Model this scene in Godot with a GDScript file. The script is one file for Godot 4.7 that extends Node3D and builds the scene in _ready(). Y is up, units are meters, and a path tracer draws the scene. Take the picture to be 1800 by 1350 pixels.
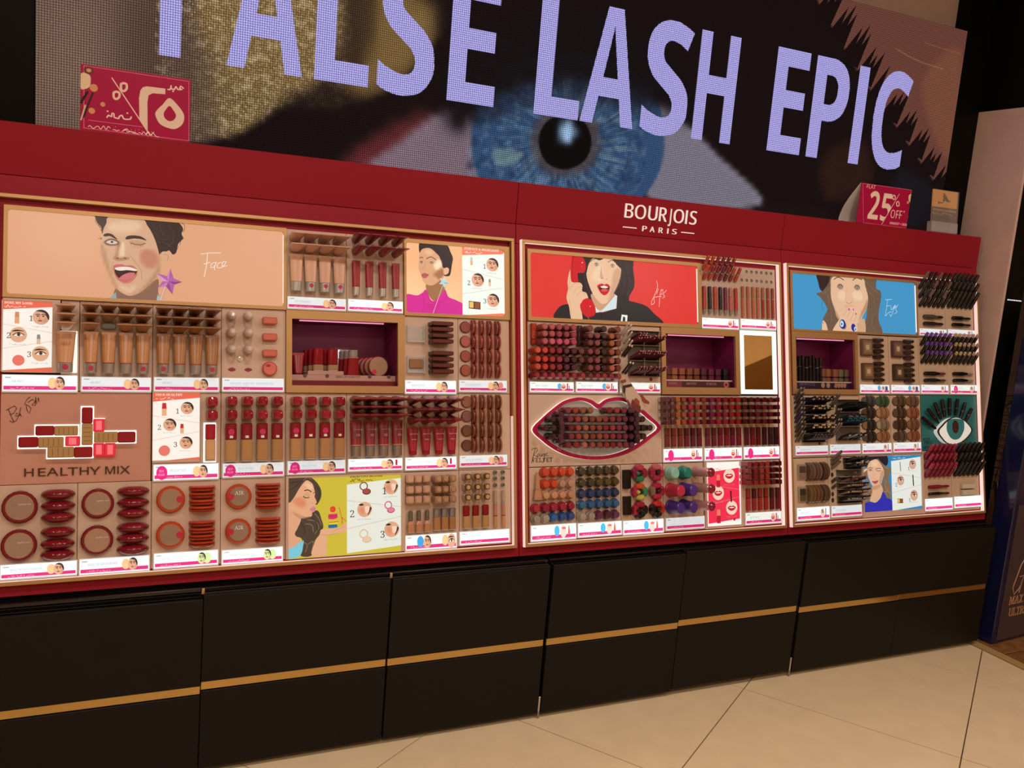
extends Node3D
# A lit cosmetics wall in a shop: three slanted display units, drawers below, a big screen above.
const TILT := 0.21564
var BU := Vector3(1, 0, 0)
var BV := Vector3(0, cos(TILT), -sin(TILT))
var BN := Vector3(0, sin(TILT), cos(TILT))
var BO := Vector3(0, 0.5602, -0.05)
const KR := 1.45
const KG := 1.75
const KB := 2.05
const LED_Z := -0.42
const LAMP := 1.0
var mats := {}
var meshes := {}
var used := {}
var F := {}
var deep := 1.0   # darkens product colours, putting the shade they stand in into the tone
const ORD := ["first", "second", "third", "fourth", "fifth", "sixth", "seventh", "eighth", "ninth", "tenth", "eleventh", "twelfth", "thirteenth", "fourteenth", "fifteenth", "sixteenth", "seventeenth", "eighteenth", "nineteenth", "twentieth"]

# ---------------------------------------------------------------- basics
func numbered(n: String) -> String:
	if not used.has(n):
		used[n] = 0
		return n
	used[n] += 1
	return "%s_%03d" % [n, used[n]]

func hexc(h: int) -> Color:
	return Color8((h >> 16) & 255, (h >> 8) & 255, h & 255)

func alb(h: int) -> Color:   # the colour of a thing from the colour it shows under the shop's warm light
	var l := hexc(h).srgb_to_linear()
	return Color(minf(l.r * KR * deep, 0.86), minf(l.g * KG * deep, 0.86), minf(l.b * KB * deep, 0.86)).linear_to_srgb()

func pm(h: int, rough := 0.35, metal := 0.0) -> StandardMaterial3D:
	var key := "%x_%.2f_%.2f_%.2f" % [h, rough, metal, deep]
	if not mats.has(key):
		var m := StandardMaterial3D.new()
		m.albedo_color = alb(h)
		m.roughness = rough
		m.metallic = metal
		mats[key] = m
	return mats[key]

func satin(h: int, rough: float, spec: float) -> StandardMaterial3D:   # a duller lacquer
	var key := "satin%x_%.2f_%.2f" % [h, rough, spec]
	if not mats.has(key):
		var m := StandardMaterial3D.new()
		m.albedo_color = alb(h)
		m.roughness = rough
		m.metallic_specular = spec
		mats[key] = m
	return mats[key]

func glow(h: int, e: float, base := 0.3) -> StandardMaterial3D:
	var key := "glow%x_%.2f" % [h, e]
	if not mats.has(key):
		var m := StandardMaterial3D.new()
		m.albedo_color = hexc(h) * base
		m.roughness = 0.4
		m.emission_enabled = true
		m.emission = hexc(h)
		m.emission_energy_multiplier = e
		mats[key] = m
	return mats[key]

func clear(h: int, a := 0.12) -> StandardMaterial3D:
	var key := "clear%x_%.2f" % [h, a]
	if not mats.has(key):
		var m := StandardMaterial3D.new()
		var c := alb(h)
		c.a = a
		m.albedo_color = c
		m.roughness = 0.05
		m.transparency = BaseMaterial3D.TRANSPARENCY_ALPHA
		mats[key] = m
	return mats[key]

func tagit(o: Node, label: String, category: String, group := "", kind := "") -> void:
	if label: o.set_meta("label", label)
	if category: o.set_meta("category", category)
	if group: o.set_meta("group", group)
	if kind: o.set_meta("kind", kind)

func thing(called: String, label: String, category: String, xf := Transform3D(), group := "", kind := "") -> Node3D:
	var o := Node3D.new()
	o.name = numbered(called)
	add_child(o)
	o.transform = xf
	tagit(o, label, category, group, kind)
	return o

func part(called: String, mesh: Mesh, m: Material, parent: Node, xf := Transform3D()) -> MeshInstance3D:
	var o := MeshInstance3D.new()
	o.name = called
	o.mesh = mesh
	o.material_override = m
	o.transform = xf
	parent.add_child(o, true)
	return o

func solo(called: String, mesh: Mesh, m: Material, xf := Transform3D()) -> MeshInstance3D:
	var o := MeshInstance3D.new()
	o.name = numbered(called)
	o.mesh = mesh
	o.material_override = m
	o.transform = xf
	add_child(o)
	return o

func at(x: float, y: float, z: float) -> Transform3D:
	return Transform3D(Basis(), Vector3(x, y, z))

func bp(u: float, v: float, h := 0.0) -> Vector3:
	return BO + BU * u + BV * v + BN * h

func bx(u: float, v: float, h := 0.0) -> Transform3D:   # x along the wall, y up the slope, z out of the board
	return Transform3D(Basis(BU, BV, BN), bp(u, v, h))

func bfr(z: Vector3, y: Vector3, u: float, v: float, h: float) -> Transform3D:   # a frame in board axes whose z is the product's long axis
	var b := Basis(BU, BV, BN)
	return Transform3D(b * Basis(y.cross(z), y, z), bp(u, v, h))

# ---------------------------------------------------------------- shapes
func ring(z: float, w: float, h: float, e: float, n := 16) -> PackedVector3Array:
	var r := PackedVector3Array()
	if e < 0.0:   # half a disc, flat side down
		for i in n - 1:
			var a := PI * i / (n - 2)
			r.append(Vector3(cos(a) * w / 2, sin(a) * h, z))
		r.append(Vector3(0, 0, z))
		return r
	for i in n:
		var a := TAU * (i + 0.5) / n
		var c := cos(a)
		var s := sin(a)
		r.append(Vector3(signf(c) * pow(absf(c), 2.0 / e) * w / 2, signf(s) * pow(absf(s), 2.0 / e) * h / 2, z))
	return r

func loft(rings: Array, smooth := false, caps := 3) -> ArrayMesh:
	var st := SurfaceTool.new()
	st.begin(Mesh.PRIMITIVE_TRIANGLES)
	var n: int = rings[0].size()
	for i in rings.size() - 1:
		st.set_smooth_group(1 if smooth else i + 1)
		for j in n:
			var a: Vector3 = rings[i][j]
			var b: Vector3 = rings[i][(j + 1) % n]
			var c: Vector3 = rings[i + 1][(j + 1) % n]
			var d: Vector3 = rings[i + 1][j]
			for p in [a, c, b, a, d, c]: st.add_vertex(p)
	for k in 2:
		if not (caps >> k) & 1: continue
		st.set_smooth_group(90 + k)
		var r: PackedVector3Array = rings[0] if k == 0 else rings[-1]
		var mid := Vector3.ZERO
		for p in r: mid += p
		mid /= n
		for j in n:
			var q: Vector3 = r[(j + 1) % n]
			for p in ([mid, r[j], q] if k == 0 else [mid, q, r[j]]): st.add_vertex(p)
	st.generate_normals()
	return st.commit()

# one piece of a product: length, width and depth at each end, roundness of its section, bevel
func piece(l: float, w0: float, h0: float, w1: float, h1: float, e: float, bev: float) -> ArrayMesh:
	var key := "p%.4f %.4f %.4f %.4f %.4f %.1f %.4f" % [l, w0, h0, w1, h1, e, bev]
	if not meshes.has(key):
		var n := 18 if e == 2.0 else (14 if e < 0.0 else 16)
		var b := minf(bev, minf(minf(w0, w1), minf(h0, h1)) * 0.4)
		var rs := []
		if b > 0.0:
			rs = [ring(0, w0 - 2 * b, h0 - 2 * b, e, n), ring(b, w0, h0, e, n), ring(l - b, w1, h1, e, n), ring(l, w1 - 2 * b, h1 - 2 * b, e, n)]
		else:
			rs = [ring(0, w0, h0, e, n), ring(l, w1, h1, e, n)]
		meshes[key] = loft(rs)
	return meshes[key]

func box(x: float, y: float, z: float, bev := 0.0) -> Mesh:
	var key := "b%.4f %.4f %.4f %.4f" % [x, y, z, bev]
	if not meshes.has(key):
		if bev <= 0.0:
			var bm := BoxMesh.new()
			bm.size = Vector3(x, y, z)
			meshes[key] = bm
		else:
			var rs := []
			for q in [[-z / 2, bev], [-z / 2 + bev, 0.0], [z / 2 - bev, 0.0], [z / 2, bev]]:
				var i: float = q[1]
				var X: float = x / 2 - i
				var Y: float = y / 2 - i
				var c: float = bev
				rs.append(PackedVector3Array([Vector3(X, -Y + c, q[0]), Vector3(X, Y - c, q[0]), Vector3(X - c, Y, q[0]), Vector3(-X + c, Y, q[0]), Vector3(-X, Y - c, q[0]), Vector3(-X, -Y + c, q[0]), Vector3(-X + c, -Y, q[0]), Vector3(X - c, -Y, q[0])]))
			var st := SurfaceTool.new()
			st.begin(Mesh.PRIMITIVE_TRIANGLES)
			st.set_smooth_group(-1)
			for i in 3:
				for j in 8:
					var a: Vector3 = rs[i][j]
					var b: Vector3 = rs[i][(j + 1) % 8]
					var c: Vector3 = rs[i + 1][(j + 1) % 8]
					var d: Vector3 = rs[i + 1][j]
					for p in [a, c, b, a, d, c]: st.add_vertex(p)
			for k in 2:
				var r: PackedVector3Array = rs[0] if k == 0 else rs[3]
				for j in range(1, 7):
					for p in ([r[0], r[j], r[j + 1]] if k == 0 else [r[0], r[j + 1], r[j]]): st.add_vertex(p)
			st.generate_normals()
			meshes[key] = st.commit()
	return meshes[key]

func cyl(r: float, h: float, n := 20) -> ArrayMesh:
	return piece(h, r * 2, r * 2, r * 2, r * 2, 2.0, minf(0.0012, h * 0.2))

func span(a: Vector3, b: Vector3, up := Vector3(0.01, 1, 0.02)) -> Transform3D:   # z from a to b
	var z := (b - a).normalized()
	var x := up.cross(z).normalized()
	return Transform3D(Basis(x, z.cross(x), z), a)

func tube(pts: Array, r: float, st: SurfaceTool, n := 6) -> void:
	var rs := []
	for i in pts.size():
		var t: Vector3 = (pts[mini(i + 1, pts.size() - 1)] - pts[maxi(i - 1, 0)]).normalized()
		var x := (Vector3(0.13, 0.97, 0.21).cross(t)).normalized()
		var y := t.cross(x)
		var rr := PackedVector3Array()
		for k in n: rr.append(pts[i] + (x * cos(TAU * k / n) + y * sin(TAU * k / n)) * r)
		rs.append(rr)
	st.append_from(loft(rs, true), 0, Transform3D())

func tubes(lines: Array, r: float, n := 6) -> ArrayMesh:
	var st := SurfaceTool.new()
	st.begin(Mesh.PRIMITIVE_TRIANGLES)
	for l in lines: tube(l, r, st, n)
	return st.commit()

# flat outline with thickness d: front at z = d; uv from the outline's own box
func plate(pts: PackedVector2Array, d: float, uvbox := Rect2()) -> ArrayMesh:
	var p := pts
	if Geometry2D.is_polygon_clockwise(p):
		p = p.duplicate()
		p.reverse()
	var st := SurfaceTool.new()
	st.begin(Mesh.PRIMITIVE_TRIANGLES)
	st.set_smooth_group(-1)
	var n := p.size()
	var idx := Geometry2D.triangulate_polygon(p)
	for i in range(0, idx.size(), 3):
		var t := [p[idx[i]], p[idx[i + 1]], p[idx[i + 2]]]
		if (t[1] - t[0]).cross(t[2] - t[0]) < 0.0: t.reverse()
		for k in [0, 2, 1]:
			if uvbox.size.x > 0.0: st.set_uv(Vector2((t[k].x - uvbox.position.x) / uvbox.size.x, 1.0 - (t[k].y - uvbox.position.y) / uvbox.size.y))
			st.add_vertex(Vector3(t[k].x, t[k].y, d))
		if d > 0.0:
			for k in [0, 1, 2]:
				if uvbox.size.x > 0.0: st.set_uv(Vector2(0.004, 0.004))
				st.add_vertex(Vector3(t[k].x, t[k].y, 0))
	if d > 0.0:
		for i in n:
			var a := p[i]
			var b := p[(i + 1) % n]
			for q in [Vector3(a.x, a.y, 0), Vector3(b.x, b.y, d), Vector3(b.x, b.y, 0), Vector3(a.x, a.y, 0), Vector3(a.x, a.y, d), Vector3(b.x, b.y, d)]:
				if uvbox.size.x > 0.0: st.set_uv(Vector2(0.004, 0.004))
				st.add_vertex(q)
	st.generate_normals()
	return st.commit()

# a band between two outlines of the same number of points
func band(outer: PackedVector2Array, inner: PackedVector2Array, d: float) -> ArrayMesh:
	var st := SurfaceTool.new()
	st.begin(Mesh.PRIMITIVE_TRIANGLES)
	st.set_smooth_group(-1)
	var n := outer.size()
	for i in n:
		var j := (i + 1) % n
		var A := Vector3(outer[i].x, outer[i].y, d)
		var B := Vector3(outer[j].x, outer[j].y, d)
		var C := Vector3(inner[j].x, inner[j].y, d)
		var D := Vector3(inner[i].x, inner[i].y, d)
		var dz := Vector3(0, 0, d)
		for q in [[A, B, C, D], [B, A, A - dz, B - dz], [D, C, C - dz, D - dz], [A - dz, D - dz, C - dz, B - dz]]:
			for k in [0, 2, 1, 0, 3, 2]: st.add_vertex(q[k])
	st.generate_normals()
	return st.commit()

func rrect(x0: float, y0: float, x1: float, y1: float, r: float, n := 4) -> PackedVector2Array:
	var o := PackedVector2Array()
	for k in 4:
		var c: Vector2 = [Vector2(x1 - r, y0 + r), Vector2(x1 - r, y1 - r), Vector2(x0 + r, y1 - r), Vector2(x0 + r, y0 + r)][k]
		for i in n + 1:
			var a := -PI / 2 + PI / 2 * k + PI / 2 * i / n
			o.append(c + Vector2(cos(a), sin(a)) * r)
	return o

func corners(x0: float, y0: float, x1: float, y1: float, n := 4) -> PackedVector2Array:
	var o := PackedVector2Array()
	for k in 4:
		for i in n + 1: o.append([Vector2(x1, y0), Vector2(x1, y1), Vector2(x0, y1), Vector2(x0, y0)][k])
	return o

func word(called: String, s: String, height: float, depth: float, m: Material, parent: Node, xf: Transform3D, font := "Droid Sans", wide := 1.0) -> MeshInstance3D:
	var key := "w%s %.4f %.4f %s" % [s, height, depth, font]
	if not meshes.has(key):
		var t := TextMesh.new()
		t.font = fnt(font)
		t.text = s
		t.font_size = 32
		t.pixel_size = height / 23.0
		t.depth = depth
		t.curve_step = 2.0
		t.horizontal_alignment = HORIZONTAL_ALIGNMENT_LEFT
		t.vertical_alignment = VERTICAL_ALIGNMENT_BOTTOM
		meshes[key] = t
	return part(called, meshes[key], m, parent, xf * Transform3D(Basis.from_scale(Vector3(wide, 1, 1)), Vector3.ZERO))

func fnt(n: String) -> SystemFont:
	if not F.has(n):
		var f := SystemFont.new()
		var nm := n
		if n.ends_with(" Bold"):
			nm = n.trim_suffix(" Bold")
			f.font_weight = 700
		f.font_names = PackedStringArray([nm])
		F[n] = f
	return F[n]

# ---------------------------------------------------------------- printed pictures
class Art:
	var im: Image
	var u0 := 0.0
	var v1 := 0.0
	var k := 1.0
	var host

	func _init(owner, x0: float, y0: float, x1: float, y1: float, wide: int, bg: int):
		host = owner
		u0 = x0
		v1 = y1
		k = wide / (x1 - x0)
		im = Image.create_empty(wide, int(round((y1 - y0) * k)), false, Image.FORMAT_RGBA8)
		im.fill(host.hexc(bg))

	func px(p) -> PackedVector2Array:   # tenths of a millimetre on the board
		var o := PackedVector2Array()
		for i in range(0, p.size(), 2): o.append(Vector2((p[i] / 10000.0 - u0) * k, (v1 - p[i + 1] / 10000.0) * k))
		return o

	static func curve(p: PackedVector2Array, closed := true, n := 5) -> PackedVector2Array:
		var o := PackedVector2Array()
		var c := p.size()
		for i in (c if closed else c - 1):
			var a := p[(i - 1 + c) % c] if closed or i > 0 else p[i]
			var b := p[i]
			var d := p[(i + 1) % c]
			var e := p[(i + 2) % c] if closed or i + 2 < c else d
			for t in n: o.append(b.cubic_interpolate(d, a, e, float(t) / n))
		if not closed: o.append(p[c - 1])
		return o

	static func scan(img: Image, polys: Array, col: Color) -> void:
		var y0 := 1e9
		var y1 := -1e9
		for p in polys:
			for q in p:
				y0 = minf(y0, q.y)
				y1 = maxf(y1, q.y)
		var W := img.get_width()
		for y in range(maxi(0, int(floor(y0))), mini(img.get_height() - 1, int(ceil(y1))) + 1):
			var yc := y + 0.5
			var xs := PackedFloat32Array()
			for p in polys:
				var a: Vector2 = p[p.size() - 1]
				for b in p:
					if (a.y <= yc) != (b.y <= yc): xs.append(a.x + (yc - a.y) / (b.y - a.y) * (b.x - a.x))
					a = b
			xs.sort()
			for i in range(0, xs.size() - 1, 2):
				var l := clampi(int(round(xs[i])), 0, W)
				var r := clampi(int(round(xs[i + 1])), 0, W)
				if r > l: img.fill_rect(Rect2i(l, y, r - l, 1), col)

	func put(polys: Array, col: int, blur: float, al: float) -> void:
		var c: Color = host.hexc(col)
		if blur <= 0.0 and al >= 1.0:
			scan(im, polys, c)
			return
		var soft := blur * k / 10000.0 * 2.2
		var f := maxf(1.0, soft / 5.0)
		var r := Rect2(polys[0][0], Vector2.ZERO)
		for p in polys:
			for q in p: r = r.expand(q)
		r = r.grow(soft * 1.6 + 2)
		var s := Vector2i(int(ceil(r.size.x / f)), int(ceil(r.size.y / f)))
		s = Vector2i((s.x + 7) / 4 * 4, (s.y + 7) / 4 * 4)
		var big := Vector2i(int(round(s.x * f)), int(round(s.y * f)))
		if big.x > 4000 or big.y > 4000: return
		var lay := Image.create_empty(s.x, s.y, false, Image.FORMAT_RGBA8)
		lay.fill(Color(c.r, c.g, c.b, 0))
		var qs := []
		for p in polys:
			var q := PackedVector2Array()
			for z in p: q.append((z - r.position) / f)
			qs.append(q)
		scan(lay, qs, Color(c.r, c.g, c.b, al))
		if soft > 1.0:
			lay.resize(s.x / 2, s.y / 2, Image.INTERPOLATE_BILINEAR)
			lay.resize(maxi(s.x / 4, 2), maxi(s.y / 4, 2), Image.INTERPOLATE_BILINEAR)
			lay.resize(s.x / 2, s.y / 2, Image.INTERPOLATE_CUBIC)
			lay.resize(big.x, big.y, Image.INTERPOLATE_CUBIC)
		im.blend_rect(lay, Rect2i(0, 0, lay.get_width(), lay.get_height()), Vector2i(int(round(r.position.x)), int(round(r.position.y))))

	func blob(col: int, p, blur := 0.0, al := 1.0) -> void: put([curve(px(p))], col, blur, al)
	func poly(col: int, p, blur := 0.0, al := 1.0) -> void: put([px(p)], col, blur, al)

	func ell(col: int, p, rx: float, ry: float, blur := 0.0, al := 1.0, turn := 0.0) -> void:   # rx, ry in tenths of a millimetre
		var c := px(p)[0]
		var o := PackedVector2Array()
		for i in 28: o.append(c + Vector2(cos(TAU * i / 28) * rx, sin(TAU * i / 28) * ry).rotated(turn) * k / 10000.0)
		put([o], col, blur, al)

	func line(col: int, wide: float, p, smooth := true, al := 1.0) -> void:
		var q := px(p)
		if smooth and q.size() > 2: q = curve(q, false)
		var w := maxf(wide * k / 20000.0, 0.5)
		for i in q.size() - 1:
			var n := (q[i + 1] - q[i]).orthogonal().normalized() * w
			put([PackedVector2Array([q[i] + n, q[i + 1] + n, q[i + 1] - n, q[i] - n])], col, 0.0, al)
		if w > 1.0 and al >= 1.0:
			for z in q:
				var o := PackedVector2Array()
				for i in 10: o.append(z + Vector2(cos(TAU * i / 10), sin(TAU * i / 10)) * w)
				put([o], col, 0.0, al)

	func hairs(col: int, wide: float, al: float, strands: Array) -> void:
		for s in strands: line(col, wide, s, true, al)

	func glyph(ch: String, font: String) -> Array:   # [outlines with capitals one unit tall, advance]
		var ts := TextServerManager.get_primary_interface()
		var rid: RID = host.fnt(font).get_rids()[0]
		var g := ts.font_get_glyph_index(rid, 64, ch.unicode_at(0), 0)
		var c: Dictionary = ts.font_get_glyph_contours(rid, 64, g)
		var polys := []
		var first := 0
		var pts: PackedVector3Array = c["points"]
		for e in c["contours"]:
			var raw := []
			for i in range(first, int(e) + 1): raw.append(pts[i])
			first = int(e) + 1
			var full := []   # with the implied points between two control points
			for i in raw.size():
				full.append(raw[i])
				var nx: Vector3 = raw[(i + 1) % raw.size()]
				if raw[i].z != 1.0 and nx.z != 1.0: full.append(Vector3((raw[i].x + nx.x) / 2, (raw[i].y + nx.y) / 2, 1.0))
			var o := PackedVector2Array()
			for i in full.size():
				var m := Vector2(full[i].x, -full[i].y) / 45.7
				if full[i].z == 1.0: o.append(m)
				else:
					var a := Vector2(full[i - 1].x, -full[i - 1].y) / 45.7
					var b := Vector2(full[(i + 1) % full.size()].x, -full[(i + 1) % full.size()].y) / 45.7
					for t in [0.25, 0.5, 0.75]: o.append(a.lerp(m, t).lerp(m.lerp(b, t), t))
			if o.size() > 2: polys.append(o)
		return [polys, ts.font_get_glyph_advance(rid, 64, g).x / 45.7]

	func text(s: String, x: float, y: float, size: float, col: int, font := "Droid Sans", sx := 1.0, al := 1.0, spacing := 0.0) -> float:   # x, y: start of the baseline, size: capital height
		for ch in s:
			var g := glyph(ch, font)
			var polys := []
			for o in g[0]:
				var q := PackedVector2Array()
				for z in o: q.append(Vector2(((x + z.x * size * sx) / 10000.0 - u0) * k, (v1 - (y + z.y * size) / 10000.0) * k))
				polys.append(q)
			if polys: put(polys, col, 0.0, al)
			x += g[1] * size * sx + spacing
		return x

	func fit(ch: String, x0: float, x1: float, y: float, size: float, col: int, font := "Droid Sans Bold") -> void:   # one letter, stretched between x0 and x1
		var g := glyph(ch, font)
		if ch == "I": g = [[PackedVector2Array([Vector2(0, 0), Vector2(1, 0), Vector2(1, 1), Vector2(0, 1)])], 1.0]
		var lo := 1e9
		var hi := -1e9
		for o in g[0]:
			for z in o:
				lo = minf(lo, z.x)
				hi = maxf(hi, z.x)
		var polys := []
		for o in g[0]:
			var q := PackedVector2Array()
			for z in o: q.append(Vector2((lerpf(x0, x1, (z.x - lo) / (hi - lo)) / 10000.0 - u0) * k, (v1 - (y + z.y * size) / 10000.0) * k))
			polys.append(q)
		put(polys, col, 0.0, 1.0)

	func grain(seed_: int, freq: float, col: int, al: float, rect := Rect2i()) -> void:   # printed grain
		var r := rect if rect.size.x > 0 else Rect2i(0, 0, im.get_width(), im.get_height())
		var nz := FastNoiseLite.new()
		nz.seed = seed_
		nz.frequency = freq
		nz.fractal_octaves = 2
		var g := nz.get_image(r.size.x, r.size.y)
		var b := g.get_data()
		var lay := Image.create_empty(r.size.x, r.size.y, false, Image.FORMAT_RGBA8)
		lay.fill(host.hexc(col))
		var q := lay.get_data()
		for i in b.size(): q[i * 4 + 3] = int(clampf((b[i] - 120) * 2.5, 0.0, 255.0) * al)
		im.blend_rect(Image.create_from_data(r.size.x, r.size.y, false, Image.FORMAT_RGBA8, q), Rect2i(Vector2i.ZERO, r.size), r.position)

	func shade(w: int, h: int) -> Image:   # the dark seams between the rows of lamps of a video wall
		var l := Image.create_empty(w, h, false, Image.FORMAT_RGBA8)
		l.fill(Color(0, 0, 0, 0.42))
		return l

	func done(half := true) -> ImageTexture:
		if half: im.resize(im.get_width() / 2, im.get_height() / 2, Image.INTERPOLATE_BILINEAR)
		return ImageTexture.create_from_image(im)

func printed(tex: Texture2D, e: float, base := 0.35, rough := 0.12) -> StandardMaterial3D:
	var m := StandardMaterial3D.new()
	m.albedo_texture = tex
	m.albedo_color = Color(base, base, base).linear_to_srgb()
	m.roughness = rough
	m.metallic_specular = 0.35
	m.texture_repeat = false
	if e > 0.0:
		m.emission_enabled = true
		m.emission = Color.WHITE
		m.emission_operator = BaseMaterial3D.EMISSION_OP_MULTIPLY
		m.emission_texture = tex
		m.emission_energy_multiplier = e
	return m

# ---------------------------------------------------------------- the prints, one function each
func art_winking() -> ImageTexture:
	var a := Art.new(self, -0.1805,0.7856,0.5321,1.0083, 1900, 0xe3ac86)
	a.blob(0x40302c, [286,10091,649,10100,585,9899,509,9721,473,9572,437,9642,409,9810,321,9900,280,10018])
	a.blob(0x3b2d2a, [1412,10145,2033,10152,2360,10118,2515,9942,2480,9788,2517,9652,2388,9478,2343,9248,2250,9179,2156,9284,2040,9213,1913,9092,1819,9409,1701,9723,1573,9936])
	a.hairs(0x3b2d2a, 9, 1.0, [[2361,10106,2550,10047,2539,9869,2409,9883], [2387,9654,2516,9690,2505,9626,2364,9577], [2341,9525,2458,9610,2435,9457], [390,9516,435,9471,347,9476], [297,10068,276,9944,354,9830,431,9788], [330,10047,354,9878,421,9689], [2410,9807,2480,9864,2456,9937], [2318,9397,2389,9428,2331,9247]])
	a.blob(0x8d6a57, [801,8132,848,7806,1831,7831,1875,8119,1856,8466,1452,8095,1137,7980])
	a.blob(0xd9b08c, [1891,9065,1936,9206,2051,9252,2180,9186,2192,9087,2111,8956,2019,8895,1938,8894])
	a.line(0xa57553, 10, [2017,9174,2133,9133,2111,9006])
	a.blob(0xd8ae8e, [638,10099,1412,10120,1585,9937,1713,9724,1825,9434,1914,9067,1927,8769,1792,8462,1542,8174,1339,8015,1137,7951,958,8019,823,8134,710,8346,597,8631,473,8963,426,9203,439,9447,465,9717,540,9907])
	a.blob(0xe9cba8, [717,9959,1254,10032,1437,9875,1122,9675,719,9690,586,9777], 60, 0.8)
	a.blob(0xb98a6a, [436,9374,549,9066,664,8587,846,8111,778,8155,575,8630,439,9058], 40, 0.8)
	a.blob(0xc17b60, [1442,9231,1809,9209,1880,8915,1675,8752,1445,8885], 60, 0.75)
	a.blob(0xb08365, [1452,8145,1813,8662,1915,8942,1905,8668,1633,8229,1317,8014,1137,7955], 50, 0.8)
	a.blob(0xe6c5a2, [866,8258,1135,8200,1314,8285,1226,8058,1002,8058], 35, 0.8)
	a.blob(0xa87a5d, [833,9405,792,9084,737,8982,815,8939,868,9237,923,9388], 28, 0.75)
	a.blob(0xefd3b2, [923,9388,990,9418,1014,9149,993,9050,881,9042], 26, 0.9)
	a.blob(0xb17f62, [748,8983,926,8996,1128,9010,1083,8946,860,8893,771,8924], 16, 0.85)
	a.ell(0x4f3328, [833,8972], 34, 13)
	a.ell(0x5b3a2c, [1020,8988], 40, 13)
	a.line(0xa46f55, 16, [1127,9084,1264,8922,1424,8686,1449,8416], true, 0.5)
	a.line(0xa46f55, 14, [738,8885,695,8735,720,8517], true, 0.5)
	a.blob(0x3c2a24, [473,9584,565,9640,698,9615,821,9490,754,9509,632,9565,511,9546])
	a.blob(0x3f2c25, [1022,9524,1078,9602,1212,9633,1416,9620,1572,9519,1417,9546,1236,9548,1090,9512])
	a.blob(0x7b5a48, [490,9403,655,9501,855,9444,856,9346,657,9306,524,9332], 16, 0.8)
	a.blob(0xd9cbbd, [545,9395,655,9460,822,9417,789,9365,645,9347])
	a.ell(0x4c4a48, [689,9411], 34, 30)
	a.ell(0x15110f, [693,9411], 15, 15)
	a.ell(0xffffff, [709,9430], 5, 5)
	a.line(0x241916, 12, [512,9409,655,9479,788,9463,844,9406])
	a.line(0x4b342a, 9, [546,9346,646,9312,812,9350])
	a.blob(0xc49a7c, [1124,9478,1349,9496,1532,9461,1396,9351,1215,9386], 18, 0.8)
	a.line(0x2c1d18, 13, [1147,9425,1282,9392,1418,9390,1543,9442])
	for q in [[1260,9385,1249,9340], [1328,9380,1328,9326], [1396,9381,1419,9328], [1192,9404,1158,9362], [1441,9399,1487,9358]]: a.line(0x2c1d18, 6, q)
	a.line(0xb08468, 8, [1170,9333,1328,9296,1487,9370])
	a.blob(0xc96d68, [739,8763,928,8812,1040,8783,1197,8794,1329,8692,1324,8531,1190,8346,1011,8286,843,8379,748,8568])
	a.blob(0x3a1c1d, [769,8655,951,8699,1175,8714,1322,8667,1267,8528,1111,8415,932,8404,809,8499])
	a.blob(0xd0767a, [876,8417,975,8522,1132,8593,1278,8590,1223,8463,1088,8394,954,8390])
	a.blob(0xf1ece2, [773,8697,929,8741,1130,8745,1316,8691,1293,8648,1086,8659,930,8634,807,8645])
	a.line(0xe9a49b, 12, [865,8356,1022,8304,1178,8375,1290,8529], true, 0.7)
	a.poly(0x8fb0b0, [616,7831,692,7920,802,8035,826,7793])
	a.poly(0xa9c6c4, [1831,7831,1864,8039,1934,7923,1923,7824])
	a.line(0xe7d3cf, 22, [2042,8228,1930,7836])
	a.line(0xb26b8f, 6, [2024,8227,1911,7835])
	a.line(0xb26b8f, 6, [2066,8229,1953,7837])
	a.poly(0xb566ab, [2194,8781,2282,8504,2508,8415,2298,8330,2253,8052,2082,8260,1858,8212,1988,8404,1825,8625,2103,8561])
	a.poly(0xd48ac6, [2194,8781,2139,8408,2103,8561])
	a.poly(0xdca0d0, [1825,8625,2139,8408,1988,8404])
	a.poly(0xcf86c2, [1858,8212,2139,8408,2082,8260])
	a.poly(0x8f4589, [2508,8415,2139,8408,2298,8330])
	a.poly(0x9a4c92, [2253,8052,2139,8408,2082,8260])
	for i in 60: a.ell([0xe7b6df, 0x8a3f85][i % 2], [2139 + int(fposmod(i * 37.7, 200) - 100), 8408 + int(fposmod(i * 61.3, 170) - 90)], 4, 4)
	a.hairs(0x6f574c, 10, 0.6, [[1711,9973,1896,9814,2036,9751], [1895,10014,1989,9747,2153,9635], [2127,10010,2269,9770,2247,9517], [1852,9511,2015,9499,2225,9390], [1969,9320,2131,9408,2271,9544], [1758,9803,1898,9615,2107,9581]])
	a.hairs(0x1f1614, 10, 0.6, [[2010,10074,2082,9830,2038,9526], [2314,10026,2363,9778,2294,9596], [1898,9615,1969,9420,1947,9169]])
	for q in [[2995,9246,3272,9299,3539,9317], [3180,9265,3158,8952,3094,8605], [3076,8960,3261,9031], [3406,9033,3297,8993,3279,8879,3366,8910,3423,9034,3383,8917,3381,8809], [3565,9044,3472,9005,3448,8890,3560,8890], [3560,8890,3663,9007,3687,9078,3601,9055,3594,8931,3717,8965]]: a.line(0xffffff, 15, q)
	return a.done()

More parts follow.
